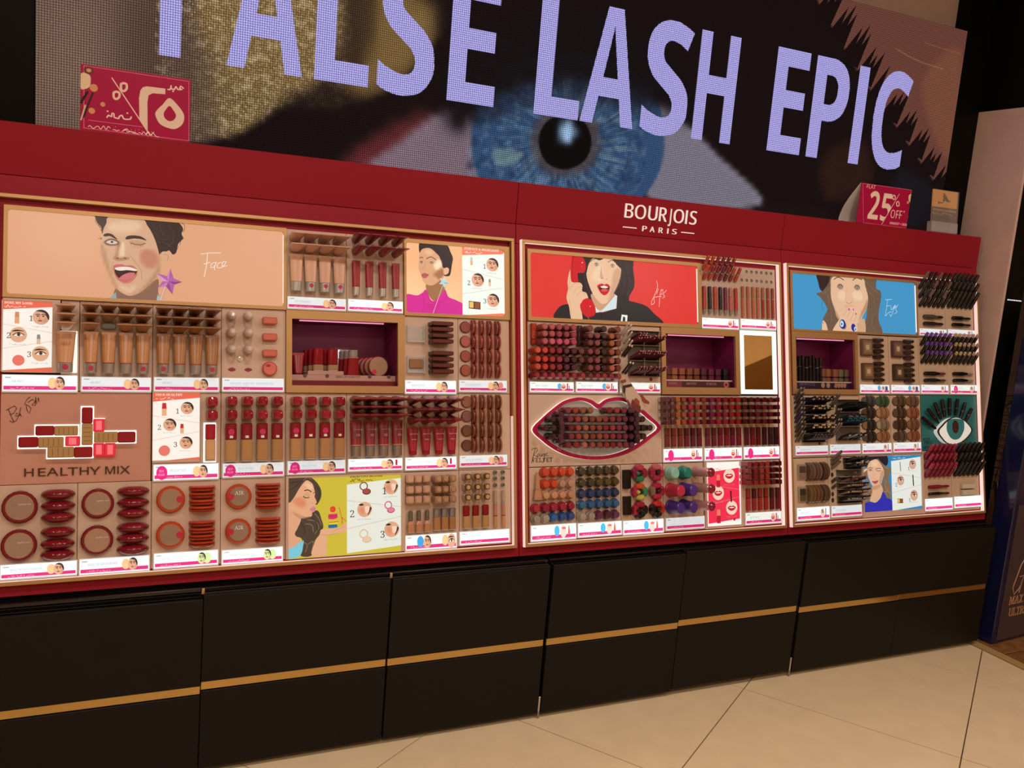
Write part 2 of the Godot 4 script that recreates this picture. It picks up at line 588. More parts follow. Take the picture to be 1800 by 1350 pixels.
func art_phone() -> ImageTexture:
	var a := Art.new(self, 1.3483,0.7905,2.0331,1.0068, 1700, 0xd83a36)
	a.blob(0x2f2526, [15426,10129,17372,10208,17566,9716,17604,9181,17381,8791,17357,8475,16898,8422,16250,8576,15752,8520,15476,8843,15288,9169,15276,9474,15592,9556,15598,9895])
	a.blob(0x2b2828, [14425,7850,14526,8247,14895,8401,15468,8353,16029,8148,16751,8352,16902,8672,17415,8635,18046,8509,18381,8270,18792,7857,17253,7843,15811,7816])
	a.poly(0xcfe0e6, [15874,8434,16029,8158,16262,8190,16842,8341,16886,8796,16706,8864,16355,8395,16173,8238])
	a.blob(0xc79a7b, [15827,8801,15962,8407,16173,8241,16409,8398,16815,8854,16360,8706])
	a.blob(0xe3bd9c, [15724,10058,16205,10124,16782,10087,17040,9807,17035,9524,16912,9188,16724,8849,16502,8558,16320,8480,16143,8540,15898,8805,15727,9164,15651,9468,15684,9809])
	a.blob(0xeed0b2, [16056,9741,16272,9818,16337,9449,16190,9254,15836,9356], 40, 0.7)
	a.blob(0xc5977a, [16775,9664,17024,9743,16987,9302,16724,8849,16502,8589,16617,8968], 40, 0.7)
	a.blob(0x322727, [15496,10134,16349,10150,16203,9999,15919,10041,15738,9812,15644,9498,15575,9586,15598,9895])
	a.blob(0x322727, [16638,10155,17408,10179,17434,9613,17177,9691,16924,9862,16781,10009])
	a.line(0x3d2c29, 16, [15810,9925,15989,10031,16168,10022])
	a.line(0x3d2c29, 18, [16526,9950,16691,10034,16889,9938])
	for c in [[16058,9843], [16712,9841]]:
		a.ell(0x8a6654, c, 75, 58, 18, 0.8)
		a.ell(0xe9e4dd, c, 58, 40)
		a.ell(0x7f979b, c, 36, 37)
		a.ell(0x15130f, c, 15, 15)
		a.ell(0xffffff, [c[0] + 12, c[1] + 12], 6, 6)
		a.line(0x1c1413, 12, [c[0] - 66, c[1] + 4, c[0] - 20, c[1] + 42, c[0] + 30, c[1] + 40, c[0] + 68, c[1] - 4])
		a.line(0x5b4137, 7, [c[0] - 55, c[1] - 22, c[0], c[1] - 42, c[0] + 55, c[1] - 24])
	a.blob(0xb98a6e, [16253,9785,16194,9440,16246,9350,16336,9387,16285,9539], 14, 0.6)
	a.ell(0x6d4436, [16271,9367], 22, 9)
	a.ell(0x6d4436, [16451,9357], 22, 9)
	a.blob(0xc01f2c, [16081,9108,16261,9187,16361,9156,16477,9193,16598,9085,16507,8869,16362,8786,16219,8853,16122,8987])
	a.blob(0x33110f, [16151,9060,16368,9128,16554,9064,16473,8960,16328,8921,16203,8960])
	a.blob(0xefe3d4, [16202,9075,16367,9122,16518,9075,16438,9036,16276,9036])
	a.blob(0xd65a4f, [16229,8971,16366,9016,16502,8987,16418,8926,16292,8919])
	a.blob(0xc81f27, [15093,10074,15478,10077,15632,9830,15593,9587,15311,9532,15313,9155,15072,9141])
	a.line(0x3a1414, 9, [15138,10062,15086,9554,15072,9141])
	a.line(0x7e1016, 12, [15632,9851,15600,9587,15311,9523])
	a.ell(0xffe9e4, [15492,9869], 26, 18)
	a.ell(0xf08a80, [15472,9739], 18, 9)
	a.blob(0xe2bb99, [15006,9594,15036,9245,15132,9160,15376,9174,15486,9074,15476,8889,15651,8822,15704,8634,15507,8584,15415,8350,15460,7857,15060,7853,14946,8327,14854,8626,14920,8934,14903,9176])
	for q in [[14971,8876,15131,9099,15376,9159], [15126,8763,15268,8984,15461,9026], [15264,8709,15406,8870,15615,8789], [14950,8601,15014,8270,15001,7844], [15006,9579,14986,9181,14955,8936]]: a.line(0xa0735a, 9, q, true, 0.7)
	a.blob(0xc8202a, [15470,8506,15648,8644,15876,8557,16002,8255,15928,8052,15655,7988,15464,8123,15381,8379])
	a.line(0x84121a, 12, [15398,8349,15482,8124,15655,8000,15921,8067])
	a.ell(0xffd9d2, [15785,8368], 26, 14)
	a.line(0xd86c50, 18, [15680,8010,15783,7815])
	a.line(0x191616, 14, [16029,8148,16244,8180,16169,7985])
	a.hairs(0x6a5048, 12, 0.6, [[17069,9809,17208,9378,17089,8869], [17291,9855,17392,9326,17270,8753], [17433,9549,17462,9141,17308,8818], [15556,9492,15621,9127,15792,8799]])
	a.hairs(0x181212, 14, 0.6, [[17145,9940,17319,9385,17157,8622], [15484,9396,15549,9062,15719,8672]])
	a.poly(0xe8f0ee, [17004,7849,17057,8142,17302,8127,17271,7844])
	a.poly(0x1c3a34, [17088,7852,17110,8072,17202,8054,17198,7847])
	a.ell(0xeef2f0, [17493,7869], 85, 40)
	for q in [[18558,9428,18592,9238,18518,9010,18333,8682,18319,8554,18446,8640,18423,8798,18584,8854,18775,8871], [18620,9144,18547,8948], [18750,9126,18679,8827,18645,8490], [18741,9087,18827,9117,18777,8961,18681,8949], [18972,9100,18835,8964,18890,8870,18793,8808]]: a.line(0xffffff, 13, q)
	return a.done()

func art_rings() -> ImageTexture:
	var a := Art.new(self, 2.4879,0.7933,3.163,1.0112, 1700, 0x4297cc)
	a.blob(0x362827, [26199,10159,26953,10177,26779,9831,26527,9497,26329,9562,26239,9829])
	a.blob(0x2d2222, [28983,10212,29365,10173,29348,9952,29102,10000])
	a.blob(0x6e5a49, [26912,10174,27195,10161,26971,9567,26918,9199,27065,8780,27335,8395,26950,7832,26348,7811,26447,8358,26681,8762,26434,9144,26125,9384,26406,9460,26779,9831])
	a.blob(0x6e5a49, [28434,10177,29301,10169,29392,9766,29624,9669,29641,9340,29507,8894,29476,8454,29638,7896,28597,7859,28793,8580,28865,9362,28590,9876])
	a.blob(0xdfba99, [27072,10123,28559,10154,28778,9825,28916,9365,28814,8924,28592,8603,28320,8276,27294,8393,27066,8825,26910,9198,26893,9624])
	a.blob(0xcfa785, [28276,8218,28663,8482,28703,7894,28242,7878])
	a.blob(0xecd0b2, [27335,9527,27662,9514,27651,9206,27283,9218], 40, 0.8)
	a.blob(0xecd0b2, [28076,9537,28536,9562,28566,9253,28148,9232], 40, 0.8)
	a.blob(0xb28565, [26917,9168,27105,8782,27335,8395,27214,8421,27066,8825], 30, 0.8)
	a.blob(0xb28565, [28884,9301,28814,8924,28541,8601,28364,8346,28504,8723,28682,8979], 30, 0.8)
	a.line(0x5d4638, 34, [27088,10002,27315,10102,27598,10008])
	a.line(0x5d4638, 34, [28095,10026,28307,10132,28598,10079])
	for c in [[27404,9720], [28325,9743]]:
		a.ell(0x6f5346, [c[0], c[1] + 10], 150, 92, 30, 0.9)
		a.ell(0xe8e2da, c, 88, 72)
		a.ell(0x837a70, c, 56, 60)
		a.ell(0x3a342f, c, 22, 24)
		a.ell(0xffffff, [c[0] + 10, c[1] + 14], 11, 11)
		a.line(0x1c1513, 18, [c[0] - 92, c[1] - 4, c[0] - 50, c[1] + 62, c[0] + 30, c[1] + 72, c[0] + 92, c[1] + 8])
		a.line(0x31251f, 14, [c[0] - 92, c[1] - 4, c[0] - 40, c[1] - 66, c[0] + 45, c[1] - 68, c[0] + 92, c[1] + 8])
		for i in 7: a.line(0x1c1513, 7, [c[0] - 70 + i * 24, c[1] + 62, c[0] - 90 + i * 30, c[1] + 100])
	a.line(0xb48769, 14, [27752,9704,27722,9456,27670,9176], true, 0.6)
	a.line(0x9c6c54, 12, [27690,9147,27750,9094,27852,9069,27977,9112,28029,9164])
	a.ell(0x6b4436, [27762,9101], 16, 8)
	a.ell(0x6b4436, [27969,9111], 16, 8)
	a.blob(0xd4a786, [27601,8958,27973,9007,28137,8953,27845,8878], 20, 0.7)
	a.blob(0xe2bd9c, [26950,7832,27294,8393,27675,8747,27805,8922,28074,8935,28276,8774,28310,8560,28278,8280,28138,7874])
	for q in [[27707,8503,27967,8822], [27865,8325,28108,8720], [28072,8334,28269,8589], [27545,8557,27760,8812]]: a.line(0x9f7157, 12, q, true, 0.8)
	a.ell(0xca45b0, [27843,8828], 50, 54, 0.0, 1.0, 0.3)
	a.ell(0xca45b0, [28083,8833], 34, 52, 0.0, 1.0, -0.4)
	a.ell(0xca45b0, [28218,8661], 32, 52, 0.0, 1.0, 0.1)
	a.blob(0xe2bd9c, [26396,8265,26485,8314,26620,8153,26668,7822,26380,7812])
	a.ell(0xd873b4, [26450,8213], 26, 50)
	a.ell(0x352b93, [27471,8217], 160, 190)
	a.ell(0x2b2277, [27551,8159], 120, 150, 20, 0.6)
	a.ell(0xb6e2ee, [27435,8228], 104, 132)
	a.ell(0x123a38, [27431,8222], 34, 40)
	a.ell(0x352b93, [28064,8102], 120, 160, 0.0, 1.0, -0.2)
	a.ell(0xa9dde9, [28161,8048], 74, 94, 0.0, 1.0, -0.2)
	a.ell(0x123a38, [28177,8030], 26, 36)
	a.hairs(0xa08a70, 16, 0.55, [[28763,9980,29001,9588,29331,9324], [28683,10100,29095,9812,29470,9582], [28990,9306,28926,8742,28775,8114], [29199,9223,29400,8889,29083,8437,29278,7977], [26764,9404,26862,8770,26885,8285], [26605,9456,26756,9191,26701,8763], [26984,9934,26769,9556,26403,9384]])
	a.hairs(0x463629, 16, 0.55, [[28835,9672,29025,9121,28871,8428,28767,7927], [29339,9512,29357,8887,29159,8191], [26670,9004,26816,8586,26716,8036], [26434,9144,26387,8929,26499,8693]])
	a.line(0x3f3127, 8, [26741,8765,26491,8481,26403,8235])
	for q in [[29890,9321,30261,9359], [30011,9308,29941,8977,29863,8658,30042,8792,30240,8849], [29945,9065,30150,9097], [30193,9077,30231,8927,30413,9110], [30413,9110,30282,8803,30175,8640,30119,8748], [30355,8981,30490,9066,30449,9128,30376,8966], [30617,9161,30463,8954,30547,8847,30390,8770]]: a.line(0xeaf6fc, 15, q)
	return a.done()

func rounded_face(a: Art, c: Array, r: float, kind := "face", skin := 0xd9a888) -> void:   # the little round pictures of faces, eyes and lips
	a.ell(skin, c, r, r)
	var x: int = c[0]
	var y: int = c[1]
	var q := func(p): 
		var o := []
		for i in range(0, p.size(), 2):
			o.append(x + int(p[i] * r))
			o.append(y + int(p[i + 1] * r))
		return o
	if kind == "face":
		a.blob(0x3a2c29, q.call([-0.62, 0.78, 0.0, 1.0, 0.62, 0.78, 0.97, 0.2, 0.9, -0.35, 0.66, 0.1, 0.45, 0.55, -0.1, 0.72]))
		a.line(0x2f2320, r * 0.09, q.call([-0.62, 0.3, -0.35, 0.4, -0.12, 0.3]))
		a.line(0x2f2320, r * 0.09, q.call([0.08, 0.32, 0.32, 0.42, 0.55, 0.28]))
		a.ell(0x362825, q.call([-0.36, 0.14]), r * 0.15, r * 0.08)
		a.ell(0x362825, q.call([0.28, 0.14]), r * 0.15, r * 0.08)
		a.line(0xa87458, r * 0.06, q.call([-0.1, 0.2, -0.2, -0.18, -0.02, -0.2]))
		a.ell(0xa8484c, q.call([-0.1, -0.48]), r * 0.26, r * 0.11)
		a.blob(0xb98262, q.call([0.25, -0.8, 0.75, -0.5, 0.6, -0.1, 0.35, -0.4]), r * 0.15, 0.6)
	elif kind == "eye":
		a.blob(0x3a2a24, q.call([-0.75, 0.42, -0.2, 0.66, 0.7, 0.5, 0.1, 0.48]))
		a.blob(0xf0e9e2, q.call([-0.55, -0.05, 0.0, 0.28, 0.6, 0.0, 0.05, -0.2]))
		a.ell(0x4b3a30, q.call([0.04, 0.04]), r * 0.2, r * 0.22)
		a.line(0x201815, r * 0.1, q.call([-0.6, -0.05, 0.0, 0.3, 0.65, 0.02]))
	elif kind == "cheek":
		a.blob(0x3a2a24, q.call([-0.8, 0.62, -0.4, 0.78, -0.1, 0.6, -0.45, 0.5]))
		a.blob(0xf0d2bc, q.call([0.1, 0.4, 0.7, 0.3, 0.6, -0.3, 0.2, -0.5, 0.0, 0.0]))
		a.blob(0x4a342b, q.call([0.72, 0.3, 0.95, 0.1, 0.6, -0.6, 0.4, -0.75, 0.62, -0.2]))
		a.blob(0xd07a58, q.call([-0.7, 0.1, -0.2, 0.3, 0.1, -0.4, -0.4, -0.6]), r * 0.2, 0.6)
	elif kind == "lips":
		a.blob(0xb3202e, q.call([-0.72, 0.02, -0.25, 0.3, 0.0, 0.2, 0.25, 0.3, 0.72, 0.02, 0.3, -0.38, -0.3, -0.38]))
		a.blob(0xf5eeee, q.call([-0.5, 0.03, 0.0, 0.1, 0.5, 0.03, 0.0, -0.06]))
	elif kind == "hand":
		for i in 4: a.line(0xf3cdbd, r * 0.3, q.call([-0.6 + i * 0.35, -0.6, -0.35 + i * 0.3, 0.5]))
		for i in 4: a.ell(0xd6304a, q.call([-0.33 + i * 0.3, 0.55]), r * 0.12, r * 0.2)

# a step-by-step print: bands, thin slanting rules, numbered round pictures; x, y run 0..1 from the top left corner
func steps(a: Art, x0: float, y0: float, x1: float, y1: float, bandc: int, paper: int, items: Array, title: String, titlec := 0xfbeee4) -> void:
	var X := func(x): return int((x0 + (x1 - x0) * x) * 10000.0)
	var Y := func(y): return int((y1 - (y1 - y0) * y) * 10000.0)
	var w := (x1 - x0) * 10000.0
	a.poly(bandc, [X.call(0), Y.call(0), X.call(1), Y.call(0), X.call(1), Y.call(1), X.call(0), Y.call(1)])
	a.poly(paper, [X.call(0), Y.call(0.13), X.call(1), Y.call(0.07), X.call(1), Y.call(0.93), X.call(0), Y.call(0.985)])
	a.line(0xc9a79a, w * 0.008, [X.call(0), Y.call(0.33), X.call(1), Y.call(0.44)], false, 0.8)
	a.line(0xc9a79a, w * 0.008, [X.call(0), Y.call(0.68), X.call(1), Y.call(0.56)], false, 0.8)
	a.text(title, X.call(0.05), Y.call(0.045), w * 0.05, titlec, "Droid Serif Bold")
	scrawl(a, X.call(0.06), Y.call(0.088), w * 0.045, w * 0.4, titlec, 3)
	for it in items:
		var k: String = it[0]
		var c := [X.call(it[1]), Y.call(it[2])]
		var r: float = w * it[3]
		if k in ["face", "eye", "cheek", "lips", "hand"]:
			rounded_face(a, c, r, k, it[4] if it.size() > 4 else 0xd9a888)
			scrawl(a, c[0] - r, c[1] - r * 1.3, r * 0.16, r * 1.8, 0x8c9aa0, 5)
		elif k == "disc": a.ell(it[4], c, r, r)
		elif k == "bottle":
			a.poly(it[4], [c[0] - r * 0.5, c[1], c[0] + r * 0.5, c[1], c[0] + r * 0.5, c[1] - r * 1.6, c[0] - r * 0.5, c[1] - r * 1.6])
			a.poly(it[5], [c[0] - r * 0.4, c[1] + r * 1.3, c[0] + r * 0.4, c[1] + r * 1.3, c[0] + r * 0.5, c[1], c[0] - r * 0.5, c[1]])
		elif k == "compact":
			a.ell(it[4], [c[0] - r * 0.2, c[1] + r * 0.8], r, r)
			a.ell(paper, [c[0] - r * 0.2, c[1] + r * 0.8], r * 0.76, r * 0.76)
			a.ell(it[4], [c[0] + r * 0.5, c[1] - r * 0.5], r * 1.05, r * 0.75)
			a.ell(it[5], [c[0] + r * 0.5, c[1] - r * 0.42], r * 0.85, r * 0.58)
		elif k == "palette":
			a.poly(0x5a3220, [c[0] - r, c[1] + r * 0.6, c[0] + r, c[1] + r * 0.5, c[0] + r, c[1] - r * 0.7, c[0] - r, c[1] - r * 0.6])
			a.poly(0xdcc06a, [c[0] - r * 0.9, c[1] + r * 0.48, c[0] - r * 0.2, c[1] + r * 0.48, c[0] - r * 0.2, c[1] - r * 0.48, c[0] - r * 0.9, c[1] - r * 0.48])
			a.poly(0x8c5233, [c[0], c[1] + r * 0.4, c[0] + r * 0.85, c[1] + r * 0.4, c[0] + r * 0.85, c[1] - r * 0.55, c[0], c[1] - r * 0.55])
		elif k == "wand":
			a.line(it[4], r * 0.3, [c[0], c[1] + r, c[0] + r * 0.1, c[1] - r], false)
		elif k == "num": a.text(it[4], c[0], c[1], r * 2.0, 0x2c2a2a, "Droid Serif")

# a line of joined script, the look of right-to-left small print
func scrawl(a: Art, x: float, y: float, size: float, length: float, col: int, seed_: int) -> void:
	var q := [int(x), int(y)]
	var g := RandomNumberGenerator.new()
	g.seed = seed_ * 77 + int(length)
	var t := 0.0
	while t < length:
		var gap := g.randf() < 0.22
		t += size * g.randf_range(0.35, 0.7)
		if gap and q.size() > 4:
			a.line(col, size * 0.2, q)
			t += size * 0.3
			q = [int(x + t), int(y)]
		else:
			q.append(int(x + t))
			q.append(int(y + size * [0.0, 0.0, 0.35, 0.75, -0.25][g.randi() % 5]))
		if g.randf() < 0.3: a.ell(col, [int(x + t), int(y + size * [0.9, -0.4][g.randi() % 2])], size * 0.1, size * 0.1)
	if q.size() > 4: a.line(col, size * 0.2, q)

func art_star() -> ImageTexture:
	var a := Art.new(self, 0.9123,0.7864,1.2506,1.0069, 1100, 0xefb283)
	a.blob(0xf4c498, [9095,9216,9784,8871,10827,8934,11016,8548,11010,7874,9089,7789], 300, 0.9)
	a.blob(0xcb2f8f, [9092,8395,9475,8410,9670,8514,9783,8608,9945,8295,10111,8303,10405,8653,10539,8424,10823,8320,11055,8183,11052,7777,9088,7751])
	a.blob(0x9a6c4c, [9815,8834,10240,9016,10406,8790,10404,8633,10111,8303,9966,8312,9803,8580])
	a.blob(0x332829, [9587,10106,9998,10139,10478,10107,10623,9871,10702,9679,10667,9458,10623,9198,10559,9091,10387,9104,10409,9263,10493,9367,10368,9339,10306,9532,10203,9741,9935,9918,9750,9913,9647,9857,9569,9773])
	a.blob(0xd09f7a, [9668,9897,9915,9946,10121,9814,10286,9590,10351,9338,10387,9124,10240,8918,9990,8756,9784,8783,9682,8884,9622,9056,9537,9284,9553,9557,9568,9734])
	a.blob(0xf4dfc0, [10056,9436,10244,9606,10326,9415,10200,9289,10097,9282], 40, 0.9)
	a.blob(0x9a6848, [10033,9101,10200,9249,10351,9318,10387,9144,10240,8957,10116,9048], 40, 0.85)
	a.blob(0xdcae88, [10388,9262,10493,9367,10567,9313,10534,9173,10408,9125])
	a.blob(0xe2b992, [9749,9845,9955,9880,10037,9749,9831,9714], 40, 0.7)
	a.line(0x2d2220, 18, [9584,9603,9646,9638,9686,9610])
	a.line(0x2d2220, 20, [9809,9595,9954,9670,10109,9593])
	for c in [[9634,9475, 30], [9978,9484, 42]]:
		a.ell(0x6b4a3b, [c[0], c[1]], c[2] * 1.5, 34, 12, 0.8)
		a.ell(0xe9e3da, [c[0], c[1]], c[2], 19)
		a.ell(0x5a6058, [c[0], c[1]], 18, 19)
		a.line(0x1f1614, 10, [c[0] - c[2] - 10, c[1] + 2, c[0], c[1] + 22, c[0] + c[2] + 16, c[1] + 6])
	a.line(0xa87454, 12, [9768,9495,9736,9356,9674,9283,9705,9246], true, 0.7)
	a.ell(0x6b4230, [9756,9263], 16, 7)
	a.blob(0xb25c58, [9632,9076,9725,9140,9868,9101,9868,9062,9765,8977,9672,8991])
	a.line(0x7c3a38, 7, [9642,9065,9745,9073,9868,9087])
	a.line(0x8d1d62, 9, [9670,8494,9719,8186,9635,7813], true, 0.7)
	a.line(0x8d1d62, 9, [10111,8303,10108,7834], true, 0.7)
	a.line(0x8d1d62, 9, [9783,8588,9945,8275,10069,8243], true, 0.7)
	a.line(0x8d1d62, 9, [10498,8520,10402,8299,10193,8210], true, 0.7)
	for i in 5: a.line(0x93206a, 10, [9739 + i * 14, 8129 - i * 36, 10276 - i * 12, 8155 - i * 36 + 10], true, 0.5)
	a.line(0xf6e9e2, 11, [10343,8767,10004,7830], false)
	a.poly(0xb3cfcf, [10418,9082,10453,8951,10578,8875,10452,8823,10405,8688,10347,8807,10218,8819,10302,8902,10244,9017,10386,8970])
	a.poly(0xdcecea, [10418,9082,10375,8887,10386,8970])
	a.poly(0x8fb4b6, [10578,8875,10375,8887,10452,8823])
	var r := [1.1028,0.7818,1.2491,1.01]
	steps(a, r[0], r[1], r[2], r[3], 0xe9785d, 0xe4efe8, [["face", 0.73, 0.235, 0.15], ["face", 0.37, 0.47, 0.15], ["face", 0.74, 0.75, 0.15], ["bottle", 0.22, 0.2, 0.06, 0xd9ad86, 0xb9c0b8], ["bottle", 0.66, 0.49, 0.055, 0xdcb79a, 0x8d9598], ["palette", 0.29, 0.83, 0.14], ["num", 0.5, 0.3, 0.05, "1"], ["num", 0.12, 0.55, 0.05, "2"], ["num", 0.5, 0.8, 0.05, "3"]], "PERFECT & HIGHLIGHT")
	return a.done()

func art_draping() -> ImageTexture:
	var a := Art.new(self, 0.5473,0.0452,0.8919,0.2813, 1300, 0xc6b83e)
	a.blob(0x4d3f34, [5480,2831,6028,2842,6260,2714,6422,2476,6442,2234,6330,2014,6250,2032,5968,2214,5609,2210,5481,2136])
	a.blob(0x4d3f34, [5868,1661,6310,1838,6452,1550,6503,1326,6391,1112,6250,921,6169,527,5819,552,5878,1004,5620,1149,5739,1409])
	a.blob(0xd6a180, [5481,1958,5570,1874,5838,1632,5749,1349,5670,1156,5888,944,5869,826,5483,713])
	a.blob(0xdba680, [5967,2734,6159,2667,6233,2464,6260,2342,6249,2232,6310,2069,6233,2002,6280,1920,6250,1837,6173,1765,6153,1666,5968,1651,5808,1632,5580,1834,5491,1997,5560,2212,5728,2483])
	a.blob(0xcf7c5c, [5609,2190,5868,2219,6008,2053,5888,1939,5649,2049], 45, 0.7)
	a.blob(0xecc6a2, [5967,2654,6148,2607,6189,2465,6028,2492], 30, 0.7)
	a.blob(0x4d3f34, [5967,2834,6229,2725,6310,2541,6249,2543,6128,2678,5987,2723,5807,2520,5629,2229,5481,2116,5480,2672,5727,2822])
	a.blob(0xb98868, [5590,1834,5968,1655,6153,1662,6028,1628,5798,1621], 18, 0.8)
	a.line(0x2f231d, 26, [5951,2431,6048,2447,6144,2391])
	a.line(0x1d1512, 20, [5908,2267,5988,2217,6078,2225])
	a.line(0x1d1512, 8, [5968,2230,5948,2205])
	a.blob(0xc89878, [5948,2355,6068,2360,6092,2259,5968,2274], 16, 0.8)
	a.line(0x2f231d, 14, [6205,2340,6249,2373])
	a.blob(0xcc7f92, [6108,1878,6209,1953,6274,1916,6260,1821,6179,1784])
	a.line(0x98546a, 7, [6108,1878,6189,1874,6270,1880])
	a.ell(0x8a5a42, [6179,2049], 16, 9)
	a.blob(0x77c6d8, [5463,744,5611,793,5898,973,5913,843,5813,532,5463,498])
	a.blob(0xdca884, [6442,1259,6677,1272,6944,1277,7172,1410,7224,1386,7213,1194,6985,1116,6656,1076,6619,817,6574,499,6169,527,6229,842,6391,1112])
	a.line(0xa2765a, 10, [6820,1207,6985,1258,7172,1308], true, 0.7)
	a.line(0xa2765a, 12, [6452,1108,6615,1088,6964,1128], true, 0.6)
	a.poly(0x2468a8, [6656,1394,6923,1393,6933,1301,6779,1286,6656,1293])
	a.poly(0xe0c92e, [6673,1494,6948,1493,6948,1392,6677,1393])
	a.line(0xb5501f, 22, [6677,1461,6944,1471])
	a.poly(0xcf2f67, [6656,1704,6928,1707,6934,1581,6800,1541,6656,1563])
	a.line(0x8f1f43, 10, [6656,1640,6928,1638])
	a.ell(0xd8412f, [6790,1841], 88, 92)
	a.text("BLUSH", 6708,1839, 20, 0xf4c0a8)
	a.line(0xd0442f, 16, [6986,1886,7048,1619,7089,1435], false)
	a.line(0xd0442f, 14, [7079,1597,7064,1375], false)
	a.line(0xd0442f, 14, [7089,1566,7203,1459], false)
	a.hairs(0x9c8a72, 22, 0.6, [[6028,1572,6250,1521,6371,1334,6250,1140], [5968,1456,6169,1405,6209,1203], [5869,945,6028,835,5969,621], [6250,1741,6371,1594,6452,1389], [6049,854,6209,923,6169,686], [5887,2697,6028,2812,6169,2747]])
	a.hairs(0x2a211b, 24, 0.6, [[5828,1504,5968,1257,5888,1103], [6169,1645,6310,1437,6330,1236], [5529,2670,5767,2701,5927,2716], [6310,2541,6391,2337,6330,2078], [5549,2471,5668,2545,5827,2679]])
	var r := [0.722,0.0468,0.8932,0.2874]
	steps(a, r[0], r[1], r[2], r[3], 0xc8b83c, 0xdfe6dc, [["cheek", 0.81, 0.18, 0.135], ["cheek", 0.32, 0.45, 0.135], ["cheek", 0.82, 0.72, 0.14], ["compact", 0.32, 0.2, 0.075, 0x6b3d3a, 0xa24b45], ["compact", 0.77, 0.45, 0.07, 0xc0486e, 0xd98090], ["compact", 0.32, 0.8, 0.08, 0xd6b89a, 0xe3c4a8], ["num", 0.64, 0.27, 0.06, "1"], ["num", 0.05, 0.54, 0.06, "2"], ["num", 0.6, 0.82, 0.06, "3"]], "DRAPING BLUSH", 0x4a4120)
	return a.done()

func art_lashes() -> ImageTexture:
	var a := Art.new(self, 2.8367,0.0671,3.1652,0.2929, 900, 0x3583bb)
	a.blob(0x241f28, [28390,2798,28487,2903,29132,2917,29690,2914,29760,2605,29550,2493,29181,2778,28692,2673,28578,2481,28381,2564])
	a.blob(0x7d6850, [28587,2715,28720,2692,28595,2090,28811,1615,28844,1418,28683,1074,28361,1011,28378,1437,28552,1819,28368,2215,28374,2370,28578,2481])
	a.blob(0x7d6850, [29169,2818,29551,2532,29929,2383,29910,2245,29761,1973,29896,1573,29850,1120,29606,1190,29490,1352,29380,1671,29522,2138,29360,2518])
	a.blob(0xd4a988, [28868,1690,29302,1753,29439,1453,29280,1204,29003,1031,28697,1083,28832,1458])
	a.blob(0xddb191, [28705,2673,29126,2770,29414,2496,29528,2237,29447,1974,29302,1743,29081,1633,28894,1680,28717,1930,28607,2207,28618,2480])
	a.blob(0xebcbab, [28853,2669,29123,2681,29171,2523,28900,2491], 40, 0.7)
	a.blob(0xb78865, [29378,2281,29512,2237,29433,1964,29275,1754,29256,1951], 30, 0.7)
	a.blob(0xb78865, [28894,1680,29302,1743,29188,1600,28889,1553], 20, 0.7)
	a.line(0x49372c, 22, [28641,2401,28764,2452,28883,2409])
	a.line(0x49372c, 22, [29070,2365,29193,2408,29355,2390])
	a.ell(0x6d4f40, [28759,2339], 62, 36, 14, 0.9)
	a.ell(0xe6dfd6, [28759,2339], 44, 22)
	a.ell(0x332b26, [28765,2339], 20, 22)
	a.line(0x201816, 12, [28657,2332,28761,2378,28887,2315])
	a.line(0x201816, 16, [29095,2325,29215,2294,29352,2317])
	a.line(0xae7f62, 12, [28959,2294,28924,2079,28894,2022,28960,1980], true, 0.7)
	a.ell(0x7a4c3a, [29001,1989], 20, 8)
	a.blob(0xa9575c, [28836,1897,28984,1901,29179,1914,29115,1809,28966,1788])
	a.line(0x6f3237, 8, [28835,1887,29009,1857,29187,1910])
	a.blob(0x2d2fae, [28360,982,28697,1083,29003,1025,29280,1194,29440,1457,29661,1188,29890,1089,29886,665,28348,663])
	a.line(0x1d1f80, 12, [28385,933,28918,927,29326,987,29839,864], true, 0.6)
	a.hairs(0xb9a283, 20, 0.55, [[28457,1434,28639,1310,28472,1142], [28632,1816,28678,1620,28780,1499], [29507,1430,29726,1461,29859,1337], [29285,2677,29548,2453,29873,2365], [29635,1898,29571,1664,29727,1481], [28430,2096,28583,1935,28587,1701]])
	a.hairs(0x4a3b2c, 20, 0.55, [[28678,1620,28590,1429,28426,1319], [29478,2061,29439,1787,29535,1468], [29181,2778,29442,2535,29542,2296], [29669,1384,29773,1262,29714,1166]])
	a.blob(0xe3bd9e, [28373,2351,28575,2422,28587,2364,28383,2253])
	var r := [2.994,0.0618,3.165,0.2987]
	steps(a, r[0], r[1], r[2], r[3], 0x2f86bd, 0xdfe8e2, [["eye", 0.72, 0.2, 0.12, 0xd0a58c], ["eye", 0.3, 0.47, 0.12, 0xd0a58c], ["eye", 0.74, 0.74, 0.13, 0xd0a58c], ["wand", 0.3, 0.23, 0.1, 0x8d8f8c], ["wand", 0.72, 0.48, 0.12, 0x3c3b3c], ["palette", 0.27, 0.82, 0.09], ["num", 0.56, 0.3, 0.04, "1"], ["num", 0.12, 0.57, 0.04, "2"], ["num", 0.55, 0.85, 0.04, "3"]], "PERFECT BROWS")
	return a.done()

